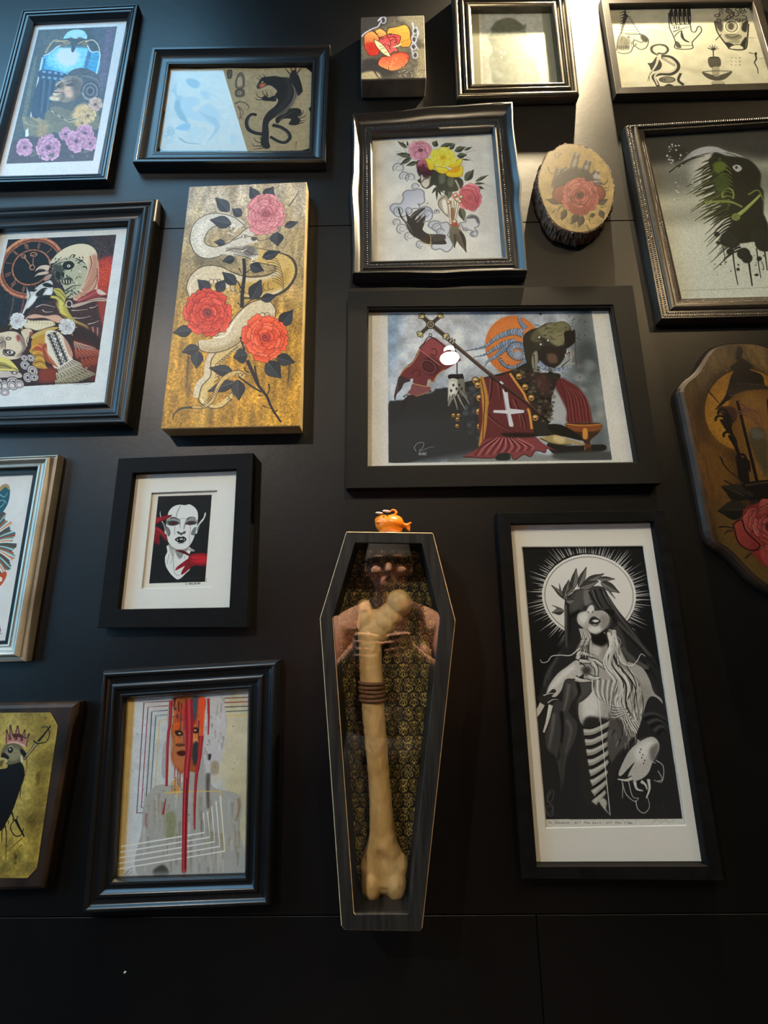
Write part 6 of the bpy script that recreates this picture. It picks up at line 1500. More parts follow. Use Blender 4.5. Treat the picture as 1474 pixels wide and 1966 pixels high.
def ring_plate(name, outer, inner, h, th, mat, parent, bev=0.0012, label=None):
    """mount board with a bevelled window"""
    n = len(outer); v = []
    c = sum((p for p in inner), Vector())/n
    cut = [p+(c-p).normalized()*bev for p in inner]
    for r, hh in ((outer, h), (inner, h), (cut, h-th), (outer, h-th)):
        v += [(p.x, -hh, p.z) for p in r]
    f = []
    for j in range(4):
        for i in range(n):
            f.append((j*n+i, j*n+(i+1) % n, ((j+1) % 4)*n+(i+1) % n, ((j+1) % 4)*n+i))
    return mesh(name, v, f, mat, parent, label=label)

MOUNT = pm('white_mount_board', (0.80, 0.80, 0.78), rough=0.8, var=0.02, scale=300, bump=0.03, bscale=900)
def frame(name, label, outer, inner, ho, hi, prof, mat, art, pq, hp, window=None, glass=None, hm=None, mount=MOUNT, wave=None, n=1, smooth=False, cat_='picture', deep=None):
    O = quadP(outer, ho); I = quadP(inner, hi)
    base = (O[2]+O[3])/2; base.y = 0
    T = Th(name, label, cat_, base)
    rails(T, O, I, prof, mat, wave, n, smooth=smooth)
    c = sum(I, Vector())/4
    big = [c+(p-c)*1.03 for p in I]
    quad_plate('backing_board', big, hp-0.0012, 0.002, BOARD, T)
    if window:
        ring_plate('mount', big, quadP(window, hm), hm, 0.0016, mount, T)
    if art:
        quad_plate('print', quadP(pq, hp), hp, 0.0006, art.mat, T, art)
    if glass:
        quad_plate('glass', big, glass, 0.0012, glass_mat(), T)
    return T, O, I

def beads(name, paths, r, step, mat, parent, flat=1.0, stretch=1.0, label=None):
    """string of tiny beads along 3-D polylines, joined as one ornament"""
    v = []; f = []
    for path in paths:
        path = [Vector(p) for p in path]
        for A, B in zip(path[:-1], path[1:]):
            L = (B-A).length; k = max(1, int(L/step)); d = (B-A)/L; nn = Vector((-d.z, 0, d.x))
            for i in range(k):
                c = A.lerp(B, (i+0.5)/k); b = len(v)
                for la, rr in ((0.15, 0.98), (0.62, 0.76)):
                    for q in range(6):
                        a = q*PI/3
                        v.append(tuple(c+d*(math.cos(a)*r*rr*stretch)+nn*(math.sin(a)*r*rr)+Vector((0, -r*la*flat, 0))))
                v.append(tuple(c+Vector((0, -r*flat, 0))))
                for q in range(6):
                    f.append((b+q, b+(q+1) % 6, b+6+(q+1) % 6, b+6+q)); f.append((b+6+q, b+6+(q+1) % 6, b+12))
    return mesh(name, v, f, mat, parent, smooth=True, kind='stuff', label=label)

def loop_at(O, I, t, h, close=True):
    p = [O[i].lerp(I[i], t) for i in range(4)]
    p = [(q.x, -h, q.z) for q in p]
    return p+[p[0]]

# -------- black frame, muse under a blue arch
BLUEF = pm('blue_black_lacquer', (0.006, 0.0065, 0.0075), rough=0.27, rvar=0.015, scale=20, spec=0.6)
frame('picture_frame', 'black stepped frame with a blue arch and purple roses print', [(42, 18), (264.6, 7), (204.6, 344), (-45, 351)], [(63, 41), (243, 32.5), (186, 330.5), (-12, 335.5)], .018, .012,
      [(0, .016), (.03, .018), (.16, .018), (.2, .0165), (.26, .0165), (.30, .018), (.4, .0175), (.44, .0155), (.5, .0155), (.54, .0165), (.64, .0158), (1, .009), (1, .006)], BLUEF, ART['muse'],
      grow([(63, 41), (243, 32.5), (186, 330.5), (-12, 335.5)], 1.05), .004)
# -------- black beaded frame, panther
PANF = pm('satin_black_cove_frame', (0.007, 0.007, 0.0075), rough=0.33, rvar=0.015, scale=20, spec=0.6)
pan_o, pan_i = [(292, 91), (633.6, 85), (624.6, 309), (254, 311)], [(323.6, 122.3), (600, 120), (593.3, 290.2), (299, 291.3)]
T, O, I = frame('picture_frame', 'wide black frame with beaded lip holding the black panther flash sheet', pan_o, pan_i, .021, .013,
                [(0, .018), (.03, .0212), (.17, .0212), (.2, .019), (.25, .019)]+curve_prof([(.28, .0205), (.4, .0165), (.55, .0135), (.72, .0125), (.8, .0125)])+[(.82, .013), (1, .013), (1, .005)], PANF, ART['panther'],
                [(327, 131), (599, 129), (594, 291.5), (303, 292)], .004, glass=.0065)
beads('beaded_lip', [loop_at(O, I, .91, .013)], .0011, .0024, PANF, T)
# -------- small orange flower canvas
def canvas(name, label, q, h, art, side, cat_='canvas', rnd=0.002):
    C = quadP(q, h)
    T = Th(name, label, cat_, ((C[2].x+C[3].x)/2, 0, min(C[2].z, C[3].z)))
    o = prism('stretched_sides', [(p.x, p.z) for p in C], 0.0006, h-0.0004, side, T)
    bevel(o, rnd, 2)
    c = sum(C, Vector())/4
    F4 = [p+(c-p).normalized()*rnd*1.0 for p in C]
    quad_plate('painted_front', F4, h, 0.0008, art.mat, T, art)
    return T
canvas('painted_canvas', 'small deep canvas with an orange petalled face flower', [(692.5, 32.6), (814, 28.5), (818, 150), (692.5, 153)], .038, ART['petal'],
       pm('dark_painted_canvas_side', (0.05, 0.035, 0.025), rough=0.7, scale=25, col2=(0.14, 0.10, 0.06)))
# -------- pewter shadow-box frame with ghostly silhouette
PEW = pm('dark_pewter_moulding', (0.055, 0.047, 0.035), rough=0.24, metal=0.75, scale=9, col2=(0.15, 0.13, 0.095), rvar=0.05, bump=0.05, bscale=60)
emp_i = [(903, 11.4), (1058.8, 10), (1076, 156.6), (911, 159.7)]
T, O, I = frame('picture_frame', 'square dark pewter frame with a faint smoky head silhouette', [(867.5, -14.7), (1090.8, -16.5), (1112.8, 180.4), (877.4, 186)], emp_i, .020, .018,
                curve_prof([(0, .016), (.05, .0195), (.16, .0205), (.27, .0185), (.36, .013)], 4)+curve_prof([(.38, .013), (.44, .0185), (.53, .0205), (.6, .019), (.68, .0145)], 4)+curve_prof([(.7, .0145), (.75, .0185), (.84, .0195), (.93, .018), (1, .016)], 4)+[(1, .003)], PEW, ART['ghost'],
                grow(emp_i, 1.06), .003, glass=.012, smooth=True)
# -------- flash sheet frame
FLF = pm('worn_black_box_frame', (0.009, 0.0075, 0.006), rough=0.36, scale=14, col2=(0.016, 0.013, 0.01), rvar=0.015, spec=0.35)
fl_i = [(1169, 9), (1443.6, 4.5), (1491, 158.6), (1193, 168)]
frame('picture_frame', 'black box frame holding the cream sheet of palm hand and cobra drawings', [(1153.8, -5.7), (1457, -12), (1507, 171), (1183, 180)], fl_i, .017, .015,
      [(0, .0165), (.04, .017), (.9, .0165), (1, .015), (1, .004)], FLF, ART['flash'], grow(fl_i, 1.03), .005, glass=.010)
# -------- wavy carved frame with skeletal hand and roses
WAVF = pm('carved_black_frame', (0.014, 0.013, 0.0125), rough=0.33, scale=20, rvar=0.015, spec=0.6)
WV = {0: [(0, 0), (.28, -.3), (.5, 1), (.64, .4), (.84, .5), (1, 0)], 1: [(0, 0), (.16, -.6), (.4, .2), (.5, 1), (.62, -.2), (.85, .1), (1, 0)], 2: [(0, 0), (.1, -.2), (.3, -.1), (.5, .7), (.75, -.1), (1, 0)], 3: [(0, 0), (.12, -.3), (.3, 0), (.5, 1), (.64, 0), (.86, -.4), (1, 0)]}
def wave(i, s):
    xs = np.array([p[0] for p in WV[i]]); ys = np.array([p[1] for p in WV[i]])
    k = np.clip(np.searchsorted(xs, s, side='right')-1, 0, len(xs)-2)
    u = (s-xs[k])/(xs[k+1]-xs[k]); u = u*u*(3-2*u)
    return 0.0042*(ys[k]*(1-u)+ys[k+1]*u)
wv_i = [(714, 256.5), (946, 245), (967.5, 493.7), (716.5, 501)]
T, O, I = frame('picture_frame', 'black carved frame with wavy edges, roses in a skeleton hand', [(675, 216.4), (985.6, 193), (1014, 521), (675, 526)], wv_i, .026, .017,
                [(0, .011), (.02, .012), (.03, .023), (.06, .026), (.12, .0262)]+curve_prof([(.16, .0245), (.3, .019), (.42, .0165), (.5, .016)], 4)+[(.52, .0185), (.56, .0185), (.58, .017), (.84, .017), (.86, .019), (.93, .019), (1, .016), (1, .005)], WAVF, ART['roses'],
                grow(wv_i, 1.04), .004, wave=wave, n=30, glass=.0068, smooth=True)
beads('carved_beading', [loop_at(O, I, .71, .0165)], .0021, .0052, WAVF, T, flat=1.3, stretch=1.1)
beads('carved_beading', [loop_at(O, I, .64, .0168), loop_at(O, I, .79, .0168)], .0009, .0026, WAVF, T)
# -------- log slice with a rose and hand
def px_outline(pts, view, h):
    x0, y0, s = view
    return [P(x0+a/s, y0+b/s, h) for a, b in nums(pts)]
SV = (980, 160, 4.913)
sl = px_outline('255,880 275,800 300,740 350,645 400,625 460,577 540,562 640,572 740,610 830,665 900,745 950,840 980,950 985,1040 965,1150 930,1250 880,1320 800,1382 700,1415 600,1415 500,1385 420,1335 360,1260 310,1165 272,1050 252,960', SV, .03)
bark = pm('rough_bark', (0.035, 0.018, 0.010), rough=0.9, scale=120, col2=(0.13, 0.075, 0.04), bump=0.9, bscale=180, stretch=(1, 0.25, 1))
cx = sum(p.x for p in sl)/len(sl); cz = sum(p.z for p in sl)/len(sl)
T = Th('log_slice', 'oval log slice with bark edge, painted rose and skeletal hand', 'plaque', (cx, 0, min(p.z for p in sl)))
oz = cat(np.array([(p.x, p.z) for p in sl]), True, 6); rg = np.random.default_rng(4)
v = []; f = []; n = len(oz)
rough = np.convolve(np.tile(rg.normal(0, 1, n), 3), np.ones(3)/3, 'same')[n:2*n]
for j, (h, k, am) in enumerate(((.0006, 1.0, .0022), (.007, 1.015, .0026), (.014, 1.005, .003), (.021, 1.012, .0026), (.0275, 1.0, .002), (.0302, .985, .0016), (.0302, .955, .0006), (.0295, .94, 0))):
    rr = rough*0.6+0.5*np.roll(rough, j)+rg.normal(0, .5, n)
    for i in range(n):
        d = oz[i]-np.array([cx, cz]); dl = np.linalg.norm(d)
        q = np.array([cx, cz])+d*(k+am*rr[i]/dl)
        v.append((q[0], -h, q[1]))
for j in range(7):
    for i in range(n):
        f.append((j*n+i, j*n+(i+1) % n, (j+1)*n+(i+1) % n, (j+1)*n+i))
f.append(tuple(range(n))); f.append(tuple(7*n+i for i in range(n)))
mesh('bark', v, f, bark, T, smooth=False)
fz = [(cx+(a-cx)*.965, -.0304, cz+(b-cz)*.965) for a, b in oz]
bz = [(a, -.0298, b) for a, _, b in fz]
mesh('painted_face', fz+bz, [tuple(range(n)), tuple(range(n, 2*n))]+[(i, (i+1) % n, n+(i+1) % n, n+i) for i in range(n)], ART['slice'].mat, T, uvs=ART['slice'].uv(fz+bz))
# -------- double-beaded frame, green reaper
GRF = pm('antique_bronze_frame', (0.030, 0.025, 0.019), rough=0.30, metal=0.2, scale=120, col2=(0.042, 0.035, 0.027), rvar=0.03)
gr_i = [(1237, 250), (1507, 233), (1590, 565), (1309.6, 572.5)]
T, O, I = frame('picture_frame', 'dark bronze frame with double beading around a green reaper figure', [(1199.6, 240.3), (1545, 220), (1640, 603), (1270, 611)], gr_i, .022, .018,
                [(0, .017), (.03, .020), (.36, .020), (.4, .0175)]+curve_prof([(.42, .0195), (.52, .0222), (.62, .0215), (.68, .018)], 4)+[(.7, .018), (.96, .0172), (1, .016), (1, .004)], GRF, ART['reaper'],
                grow(gr_i, 1.03), .004, glass=.0075, smooth=True)
beads('outer_beading', [loop_at(O, I, .12, .0198), loop_at(O, I, .26, .0198)], .0021, .0047, GRF, T, stretch=.9)
beads('inner_beading', [loop_at(O, I, .78, .0176), loop_at(O, I, .88, .0172)], .0012, .0034, GRF, T)
# -------- deep black frame, plague skull and clock
SKF = pm('black_brown_gloss_frame', (0.007, 0.0055, 0.005), rough=0.36, scale=25, rvar=0.015, spec=0.3)
sk_o, sk_i = [(-70, 397), (303, 380), (244, 815), (-178, 824)], [(-8, 440), (245, 428.2), (200, 772), (-86, 785)]
frame('picture_frame', 'deep glossy black-brown frame with a masked skull and clock print', sk_o, sk_i, .024, .014,
      curve_prof([(0, .014), (.03, .021), (.10, .0245), (.2, .0235), (.27, .020)], 4)+curve_prof([(.3, .020), (.38, .0225), (.46, .021), (.55, .016)], 4)+curve_prof([(.57, .0155), (.66, .0135), (.78, .013), (.86, .0165), (.93, .017), (1, .014)], 4)+[(1, .004)], SKF, ART['skull'],
      grow(sk_i, 1.04), .004, glass=.0075, smooth=True)
# -------- long gold canvas, snake and roses
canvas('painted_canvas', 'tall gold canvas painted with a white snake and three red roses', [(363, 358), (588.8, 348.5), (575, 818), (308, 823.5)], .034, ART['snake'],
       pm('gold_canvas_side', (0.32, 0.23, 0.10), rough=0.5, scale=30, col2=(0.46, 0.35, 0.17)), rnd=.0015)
# -------- flat black frame, horned priest
PRF = pm('flat_black_frame', (0.007, 0.0066, 0.0062), rough=0.48, scale=8, rvar=0.05, spec=.14)
pr_o, pr_i = [(668, 559), (1214.5, 547), (1270, 928.5), (664, 938)], [(707, 592.5), (1173, 589), (1222.5, 886.8), (705, 894.6)]
T, O, I = frame('picture_frame', 'large flat black frame with a horned goat bishop and orange sun', pr_o, pr_i, .020, .017,
                [(0, .019), (.02, .020), (.93, .0195), (.94, .017), (1, .0165), (1, .005)], PRF, ART['priest'],
                grow(pr_i, 1.02), .005, glass=.0095)
# -------- vampire with red hands
T, O, I = frame('picture_frame', 'flat black frame with white mount and a pale vampire portrait', [(227, 880), (486, 869.6), (474, 1204.7), (187, 1205.5)], [(256.5, 909), (454.4, 901.5), (440.7, 1166), (226.8, 1169.8)], .020, .017,
                [(0, .019), (.02, .020), (.97, .0198), (1, .018), (1, .005)], BLACKM, ART['vampire'],
                [(285, 941), (421, 937), (411, 1132), (266, 1137)], .004, window=[(290.6, 945.6), (417, 941), (404.6, 1127.6), (271, 1131)], hm=.0078, glass=.0108)
# -------- silver frame at the left edge
SIF = pm('silver_gilt_frame', (0.26, 0.24, 0.19), rough=0.45, metal=0.6, scale=14, col2=(0.42, 0.39, 0.33), bump=0.1, bscale=90)
si_i = [(-175, 905), (73.7, 895), (15, 1237), (-268, 1246)]
T, O, I = frame('picture_frame', 'silver frame with bronze outer edge around a striped fan drawing', [(-205, 884), (108, 870), (41.7, 1271), (-305, 1280)], si_i, .022, .016,
                [(0, .012), (.04, .0155), (.14, .0165), (.18, .014), (.26, .014), (.3, .018)]+curve_prof([(.34, .021), (.44, .0225), (.56, .0205), (.7, .0165), (.86, .0155)], 4)+[(.9, .017), (1, .0165), (1, .004)], SIF, ART['fan'],
                grow(si_i, 1.04), .004, smooth=True)
quad_plate('glass', [I[i].lerp(O[i], .05) for i in range(4)], .0105, .0012, glass_mat(), T)
inn = [(-166, 918), (64, 908), (9.6, 1230.6), (-255, 1238)]
ring_plate('inner_fillet', [I[i].lerp(O[i], .05) for i in range(4)], quadP(inn, .0085), .0085, .004, BLACK, T, label='black inner fillet')
# -------- crowned crow on gold, distressed wood block
CV = (0, 1330, 5.043)
WORN = pm('distressed_black_wood', (0.006, 0.0045, 0.0035), rough=0.5, scale=35, spec=.25, col2=(0.032, 0.019, 0.012), rvar=0.12, bump=0.3, bscale=60, stretch=(1, 1, .4))
bl = quadP([(-190, 1356), (147, 1349), (83, 1711), (-285, 1722)], .022)
T = Th('wood_plaque', 'distressed dark wood block with a crowned crow on a gold panel', 'plaque', ((bl[2].x+bl[3].x)/2, 0, bl[3].z))
prism('block', [(p.x, p.z) for p in bl], .0006, .022, WORN, T, bev=.009)
gp = px_outline('-880,212 -830,200 485,192 557,320 355,1700 265,1793 -1120,1800 -1160,1720', CV, .0226)
v = [(p.x, -.0226, p.z) for p in gp]+[(p.x, -.0218, p.z) for p in gp]
n = len(gp)
mesh('gold_panel', v, [tuple(range(n)), tuple(range(n, 2*n))]+[(i, (i+1) % n, n+(i+1) % n, n+i) for i in range(n)], ART['crow'].mat, T, uvs=ART['crow'].uv(v), label='gold painted panel with clipped corners')
# -------- stepped black frame, dripping head
T, O, I = frame('picture_frame', 'stepped black frame with a red dripping head and geometric lines', [(195, 1287.5), (535.7, 1267), (522, 1742), (154, 1758.6)], [(239, 1342), (475.7, 1325.5), (469, 1680.7), (219.6, 1688)], .020, .012,
                [(0, .012), (.02, .015)]+curve_prof([(.05, .018), (.12, .0212), (.2, .021), (.27, .0175)], 4)+[(.3, .017), (.46, .0165), (.5, .0185)]+curve_prof([(.52, .019), (.6, .0195), (.68, .0165), (.72, .0145)], 4)+[(.82, .014), (.86, .0155), (.93, .0148), (1, .010), (1, .005)], BLUEF, ART['drip'],
                grow([(239, 1342), (475.7, 1325.5), (469, 1680.7), (219.6, 1688)], 1.04), .004, glass=.0068, smooth=True)
# -------- blindfolded veiled figure
T, O, I = frame('picture_frame', 'tall black frame with a cream mount and blindfolded veiled woman', [(953.7, 984.8), (1275, 979.5), (1389.5, 1690.5), (1000.6, 1687)], [(979.6, 1006.5), (1253.5, 1002), (1355, 1660), (1030, 1661)], .022, .018,
                [(0, .021), (.02, .022), (.95, .0216), (1, .019), (1, .005)], BLACKM, ART['veil'],
                grow([(1001, 1049.6), (1235, 1047.7), (1318, 1585.6), (1047.5, 1591)], 1.04), .004, window=[(1001, 1049.6), (1235, 1047.7), (1318, 1585.6), (1047.5, 1591)], hm=.0078, glass=.0115)
# -------- lantern plaque
LV = (1280, 640, 3.933)
half = px_outline('545,55 450,60 395,72 350,90 315,118 288,155 262,205 240,240 215,280 185,310 150,335 120,365 97,400 92,440 120,560 180,860 240,1160 300,1490 318,1540 345,1585 380,1615 430,1640 490,1690 560,1765 630,1840 700,1898 775,1950 860,1985', LV, .018)
ax = half[0].x
pts = [(p.x, p.z) for p in half]
pts[0] = (ax, pts[0][1])
pts = pts+[(2*ax-a, b) for a, b in pts[:0:-1]]
T = Th('lantern_plaque', 'dark edged wooden plaque with arched top, painted lantern and rose', 'plaque', (ax, 0, min(b for a, b in pts)))
prism('board', pts, .0006, .018, pm('stained_plaque_edge', (0.012, 0.008, 0.005), rough=0.42, scale=30, col2=(0.035, 0.02, 0.012), spec=.3), T, bev=.009)
A = np.array(pts); cc = np.array([ax, A[:, 1].mean()])
n = len(A); tn = np.roll(A, -1, 0)-np.roll(A, 1, 0); nn = np.stack([-tn[:, 1], tn[:, 0]], 1); nn /= np.linalg.norm(nn, axis=1)[:, None]
if np.sum(nn*(cc-A)) < 0:
    nn = -nn
Bp = A+nn*.0085
v = [(a, -.0183, b) for a, b in Bp]+[(a, -.0178, b) for a, b in Bp]
mesh('painted_face', v, [tuple(range(n)), tuple(range(n, 2*n))]+[(i, (i+1) % n, n+(i+1) % n, n+i) for i in range(n)], ART['lantern'].mat, T, uvs=ART['lantern'].uv(v))

# ------------------------------------------------------------------ coffin box with a bone
HC = .085
co = [(664, 1021.5), (667.8, 1020.5), (829, 1022.5), (832, 1025), (874.5, 1191.5), (811, 1782), (806, 1788.6), (662, 1786.5), (654.5, 1778), (613.6, 1187)]
ci = [(681.0, 1043), (683, 1041.6), (808.5, 1043.2), (810.5, 1045), (845, 1187), (785.5, 1751), (783, 1754.5), (682, 1755.5), (679.5, 1752), (638.8, 1186)]
Co, Ci = quadP(co, HC), quadP(ci, HC)
COFP = pm('brushed_black_coffin_paint', (0.010, 0.0095, 0.009), rough=0.5, scale=22, col2=(0.028, 0.026, 0.023), rvar=0.1, spec=.2, stretch=(6, 1, 0.5), bump=0.15, bscale=40)
RAW = pm('bare_pine_edge', (0.30, 0.20, 0.09), rough=0.7, scale=60, col2=(0.55, 0.40, 0.21))
base = (Co[6]+Co[7])/2
T = Th('coffin_box', 'black coffin shaped display box with worn edges and glass front', 'coffin', (base.x, 0, base.z))
n = len(Co); cen = sum(Co, Vector())/n
def inset(Q, d):
    k = len(Q); out = []
    for i in range(k):
        a, b, c = Q[i-1], Q[i], Q[(i+1) % k]
        t = (c-a).normalized(); nn = Vector((-t.z, 0, t.x))
        if nn.dot(cen-b) < 0:
            nn = -nn
        out.append(b+nn*d)
    return out
R = [(Co, .0006), (Co, HC-.0012), (inset(Co, .0012), HC), (inset(Ci, -.0006), HC), (Ci, HC-.0006), (Ci, HC-.005), (Ci, .008), (inset(Ci, .001), .0079)]
v = []; f = []; mi = []
for q, h in R:
    v += [(p.x, -h, p.z) for p in q]
for j in range(len(R)-1):
    for i in range(n):
        f.append((j*n+i, j*n+(i+1) % n, (j+1)*n+(i+1) % n, (j+1)*n+i))
        inner_worn = j == 3 and i in (7, 8)
        mi.append(1 if (j == 1 or inner_worn) else 0)
f.append(tuple(range(n))); mi.append(0)
o = mesh('case', v, f, COFP, T, fix=False)
o.data.materials.append(RAW)
for p_, k in zip(o.data.polygons, mi):
    p_.material_index = k
bm = bmesh.new(); bm.from_mesh(o.data); bmesh.ops.recalc_face_normals(bm, faces=bm.faces); bm.to_mesh(o.data); bm.free()
dm = px_outline('0,0', (0, 0, 1), 0)
bk = inset(Ci, .0003)
v = [(p.x, -.0105, p.z) for p in bk]+[(p.x, -.0085, p.z) for p in bk]
mesh('damask_lining', v, [tuple(range(n)), tuple(range(n, 2*n))]+[(i, (i+1) % n, n+(i+1) % n, n+i) for i in range(n)], ART['damask'].mat, T, uvs=ART['damask'].uv(v), label='gold damask patterned lining')
gq = inset(Ci, .0004)
v = [(p.x, -(HC-.004), p.z) for p in gq]+[(p.x, -(HC-.0055), p.z) for p in gq]
mesh('glass', v, [tuple(range(n)), tuple(range(n, 2*n))]+[(i, (i+1) % n, n+(i+1) % n, n+i) for i in range(n)], glass_mat(), T)
# bone
def bone_material():
    m = pm('aged_bone', (0.42, 0.25, 0.085), rough=0.5, scale=45, col2=(0.70, 0.48, 0.22), stretch=(1, 1, .35), bump=0.25, bscale=220, detail=6)
    return m
HB = .036
rows = [(1222, 692, 729), (1236, 688, 732.5), (1270, 689.5, 733), (1330, 692.5, 735.5), (1380, 696.5, 739.5), (1440, 702, 744), (1500, 707, 748.5), (1560, 709.5, 754), (1595, 709, 758), (1618, 704.5, 763), (1637, 698, 771.5), (1651, 694, 778), (1672, 694.5, 778), (1692, 697, 773)]
v = []; f = []; K = 28
for y, xa, xb in rows:
    pa, pb = P(xa, y, HB), P(xb, y, HB); c = (pa+pb)/2; r = (pb-pa).length/2; big = r > .0235
    for k in range(K):
        a = 2*PI*k/K
        ry = min(r, .022)*(1.0 if not big else .95+.12*math.cos(2*a))
        v.append((c.x+r*math.cos(a), c.y+ry*math.sin(a), c.z))
nr = len(rows)
for j in range(nr-1):
    for k in range(K):
        f.append((j*K+k, j*K+(k+1) % K, (j+1)*K+(k+1) % K, (j+1)*K+k))
f.append(tuple(range(K))); f.append(tuple((nr-1)*K+k for k in range(K)))
bm = bmesh.new()
vs = [bm.verts.new(q) for q in v]
for q in f:
    bm.faces.new([vs[i] for i in q])
def blob(px, py, rx, rz, ry=None, dy=0.0, rot=0.0):
    c = P(px, py, HB); s = (D-HB)/F*1.02
    M = Matrix.Translation(c+Vector((0, dy, 0))) @ Matrix.Rotation(rot, 4, 'Y') @ Matrix.Diagonal((rx*s, (ry or rx)*s, rz*s, 1))
    bmesh.ops.create_uvsphere(bm, u_segments=20, v_segments=14, radius=1.0, matrix=M)
blob(765.5, 1158, 25, 25.5)                      # ball of the hip joint
blob(750, 1180, 24, 24, 19, rot=.5); blob(735, 1197, 25, 24, 20); blob(722, 1212, 25, 28, 20); blob(724, 1186, 18, 16, 15)
blob(699, 1170, 15, 19, 16, rot=-.2); blob(703, 1192, 19, 27, 18); blob(711, 1220, 23.5, 34, 21)
blob(714, 1692, 18, 28, 23, dy=-.002, rot=.06); blob(758, 1690, 18, 26, 23, dy=-.002, rot=-.06)       # condyles
blob(736, 1690, 22, 20, 19); blob(706, 1664, 13, 22, 18); blob(766, 1660, 14, 20, 18)
ball = P(735, 1230, HB)
B = Th('bone', 'long pale thigh bone bound with brown cord inside the coffin', 'bone', P(735, 1722, HB))
o = from_bm('shaft', bm, bone_material(), B, smooth=True)
m_ = o.modifiers.new('remesh', 'REMESH'); m_.mode = 'VOXEL'; m_.voxel_size = .0016; m_.use_smooth_shade = True
m_ = o.modifiers.new('smooth', 'SMOOTH'); m_.iterations = 6; m_.factor = .5
tx = bpy.data.textures.new('pits', 'CLOUDS'); tx.noise_scale = .012
m_ = o.modifiers.new('relief', 'DISPLACE'); m_.texture = tx; m_.strength = .0022; m_.texture_coords = 'LOCAL'
CORD = pm('brown_cord', (0.10, 0.04, 0.018), rough=0.8, scale=300, col2=(0.2, 0.09, 0.04), bump=.3)
def torus(c, rx, ry, r, tilt):
    v = []; f = []; A_, B_ = 28, 8
    for i in range(A_):
        a = 2*PI*i/A_
        for j in range(B_):
            b = 2*PI*j/B_; q = r*math.cos(b)
            x = (rx+q)*math.cos(a); y = (ry+q)*math.sin(a)
            v.append((c.x+x, c.y+y, c.z+r*math.sin(b)+x*tilt))
    for i in range(A_):
        for j in range(B_):
            f.append((i*B_+j, ((i+1) % A_)*B_+j, ((i+1) % A_)*B_+(j+1) % B_, i*B_+(j+1) % B_))
    return v, f
for k, y in enumerate((1311, 1319, 1327, 1335, 1343)):
    c = P(713.3+k*.45, y, HB)
    v, f = torus(c, .0186, .0186, .0027, (-.05, .02, -.06, .04, -.02)[k])
    mesh('cord', v, f, CORD, B, smooth=True)
# ------------------------------------------------------------------ opal pendant lamp (mirrored in the glass of the bishop print)
def emit(name, col, k):
    m = bpy.data.materials.new(name); m.use_nodes = True
    b = m.node_tree.nodes['Principled BSDF']
    b.inputs['Base Color'].default_value = (.8, .78, .7, 1)
    b.inputs['Emission Color'].default_value = (*col, 1); b.inputs['Emission Strength'].default_value = k
    return m
def lathe(name, prof, c, mat, parent, n=32, smooth=True, kind=None):
    v = []; f = []; m = len(prof)
    for r, z in prof:
        for k in range(n):
            a = 2*PI*k/n
            v.append((c[0]+r*math.cos(a), c[1]+r*math.sin(a), c[2]+z))
    for j in range(m-1):
        for k in range(n):
            f.append((j*n+k, j*n+(k+1) % n, (j+1)*n+(k+1) % n, (j+1)*n+k))
    f.append(tuple(range(n))); f.append(tuple((m-1)*n+k for k in range(n)))
    return mesh(name, v, f, mat, parent, smooth=smooth)
T = Th('pendant_lamp', 'glowing white pendant lamp mirrored in the horned bishop print', 'lamp', (PEND[0], PEND[1], PEND[2]-.05))
lathe('opal_shade', [(.004, -.024), (.03, -.023), (.046, -.016), (.052, -.004), (.049, .004), (.034, .009), (.022, .011)], PEND, emit('opal_glow', (1.0, .78, .48), 620.0), T)
lathe('bulb_neck', [(.03, .0115), (.036, .016), (.036, .028), (.03, .031)], PEND, pm('brushed_nickel', (.2, .19, .18), rough=.4, metal=1), T)
lathe('upper_globe', [(.02, .0315), (.025, .036), (.029, .046), (.025, .056), (.012, .061)], PEND, emit('bulb_glow', (1.0, .86, .62), 250.0), T)
lathe('flex', [(.003, 0.0615), (.003, CEIL-PEND[2]-.03)], PEND, BLACK, T, n=8)
lathe('ceiling_rose', [(.05, CEIL-PEND[2]-.03), (.05, CEIL-PEND[2]-.005), (.045, CEIL-PEND[2]-.0005)], PEND, BLACK, T)
# loose chip of bare plaster on the lower wall panel
c = P(240, 1867, .0)
mesh('paint_chip', [(c.x-.0022, -.0003, c.z-.001), (c.x+.0004, -.0003, c.z-.0014), (c.x+.0024, -.0003, c.z+.0012), (c.x-.0006, -.0003, c.z+.0022), (c.x-.0001, -.0012, c.z+.0002)],
     [(0, 1, 4), (1, 2, 4), (2, 3, 4), (3, 0, 4), (3, 2, 1, 0)], pm('bare_plaster', (.5, .48, .45), rough=.9), back)
# ------------------------------------------------------------------ orange toy on the coffin
def ell(bm, c, r, rot=None, u=20, v=14):
    M = Matrix.Translation(Vector(c)) @ (rot.to_4x4() if rot is not None else Matrix.Identity(4)) @ Matrix.Diagonal((r[0], r[1], r[2], 1))
    bmesh.ops.create_uvsphere(bm, u_segments=u, v_segments=v, radius=1.0, matrix=M)
def cap(bm, p, r0, q, r1, seg=16):
    p, q = Vector(p), Vector(q); d = q-p
    M = Matrix.Translation((p+q)/2) @ d.to_track_quat('Z', 'Y').to_matrix().to_4x4()
    bmesh.ops.create_cone(bm, cap_ends=True, segments=seg, radius1=r0, radius2=r1, depth=d.length, matrix=M)
    ell(bm, p, (r0,)*3, u=seg, v=10); ell(bm, q, (r1,)*3, u=seg, v=10)
def melt(o, voxel, it=6, f=.5):
    m = o.modifiers.new('remesh', 'REMESH'); m.mode = 'VOXEL'; m.voxel_size = voxel; m.use_smooth_shade = True
    m = o.modifiers.new('smooth', 'SMOOTH'); m.iterations = it; m.factor = f
    return o
HT = .045; ZT = Co[1].z
tv = lambda a, b, dy=0.0: P(590+a/4.369, 950+b/4.369, HT)+Vector((0, dy, 0))
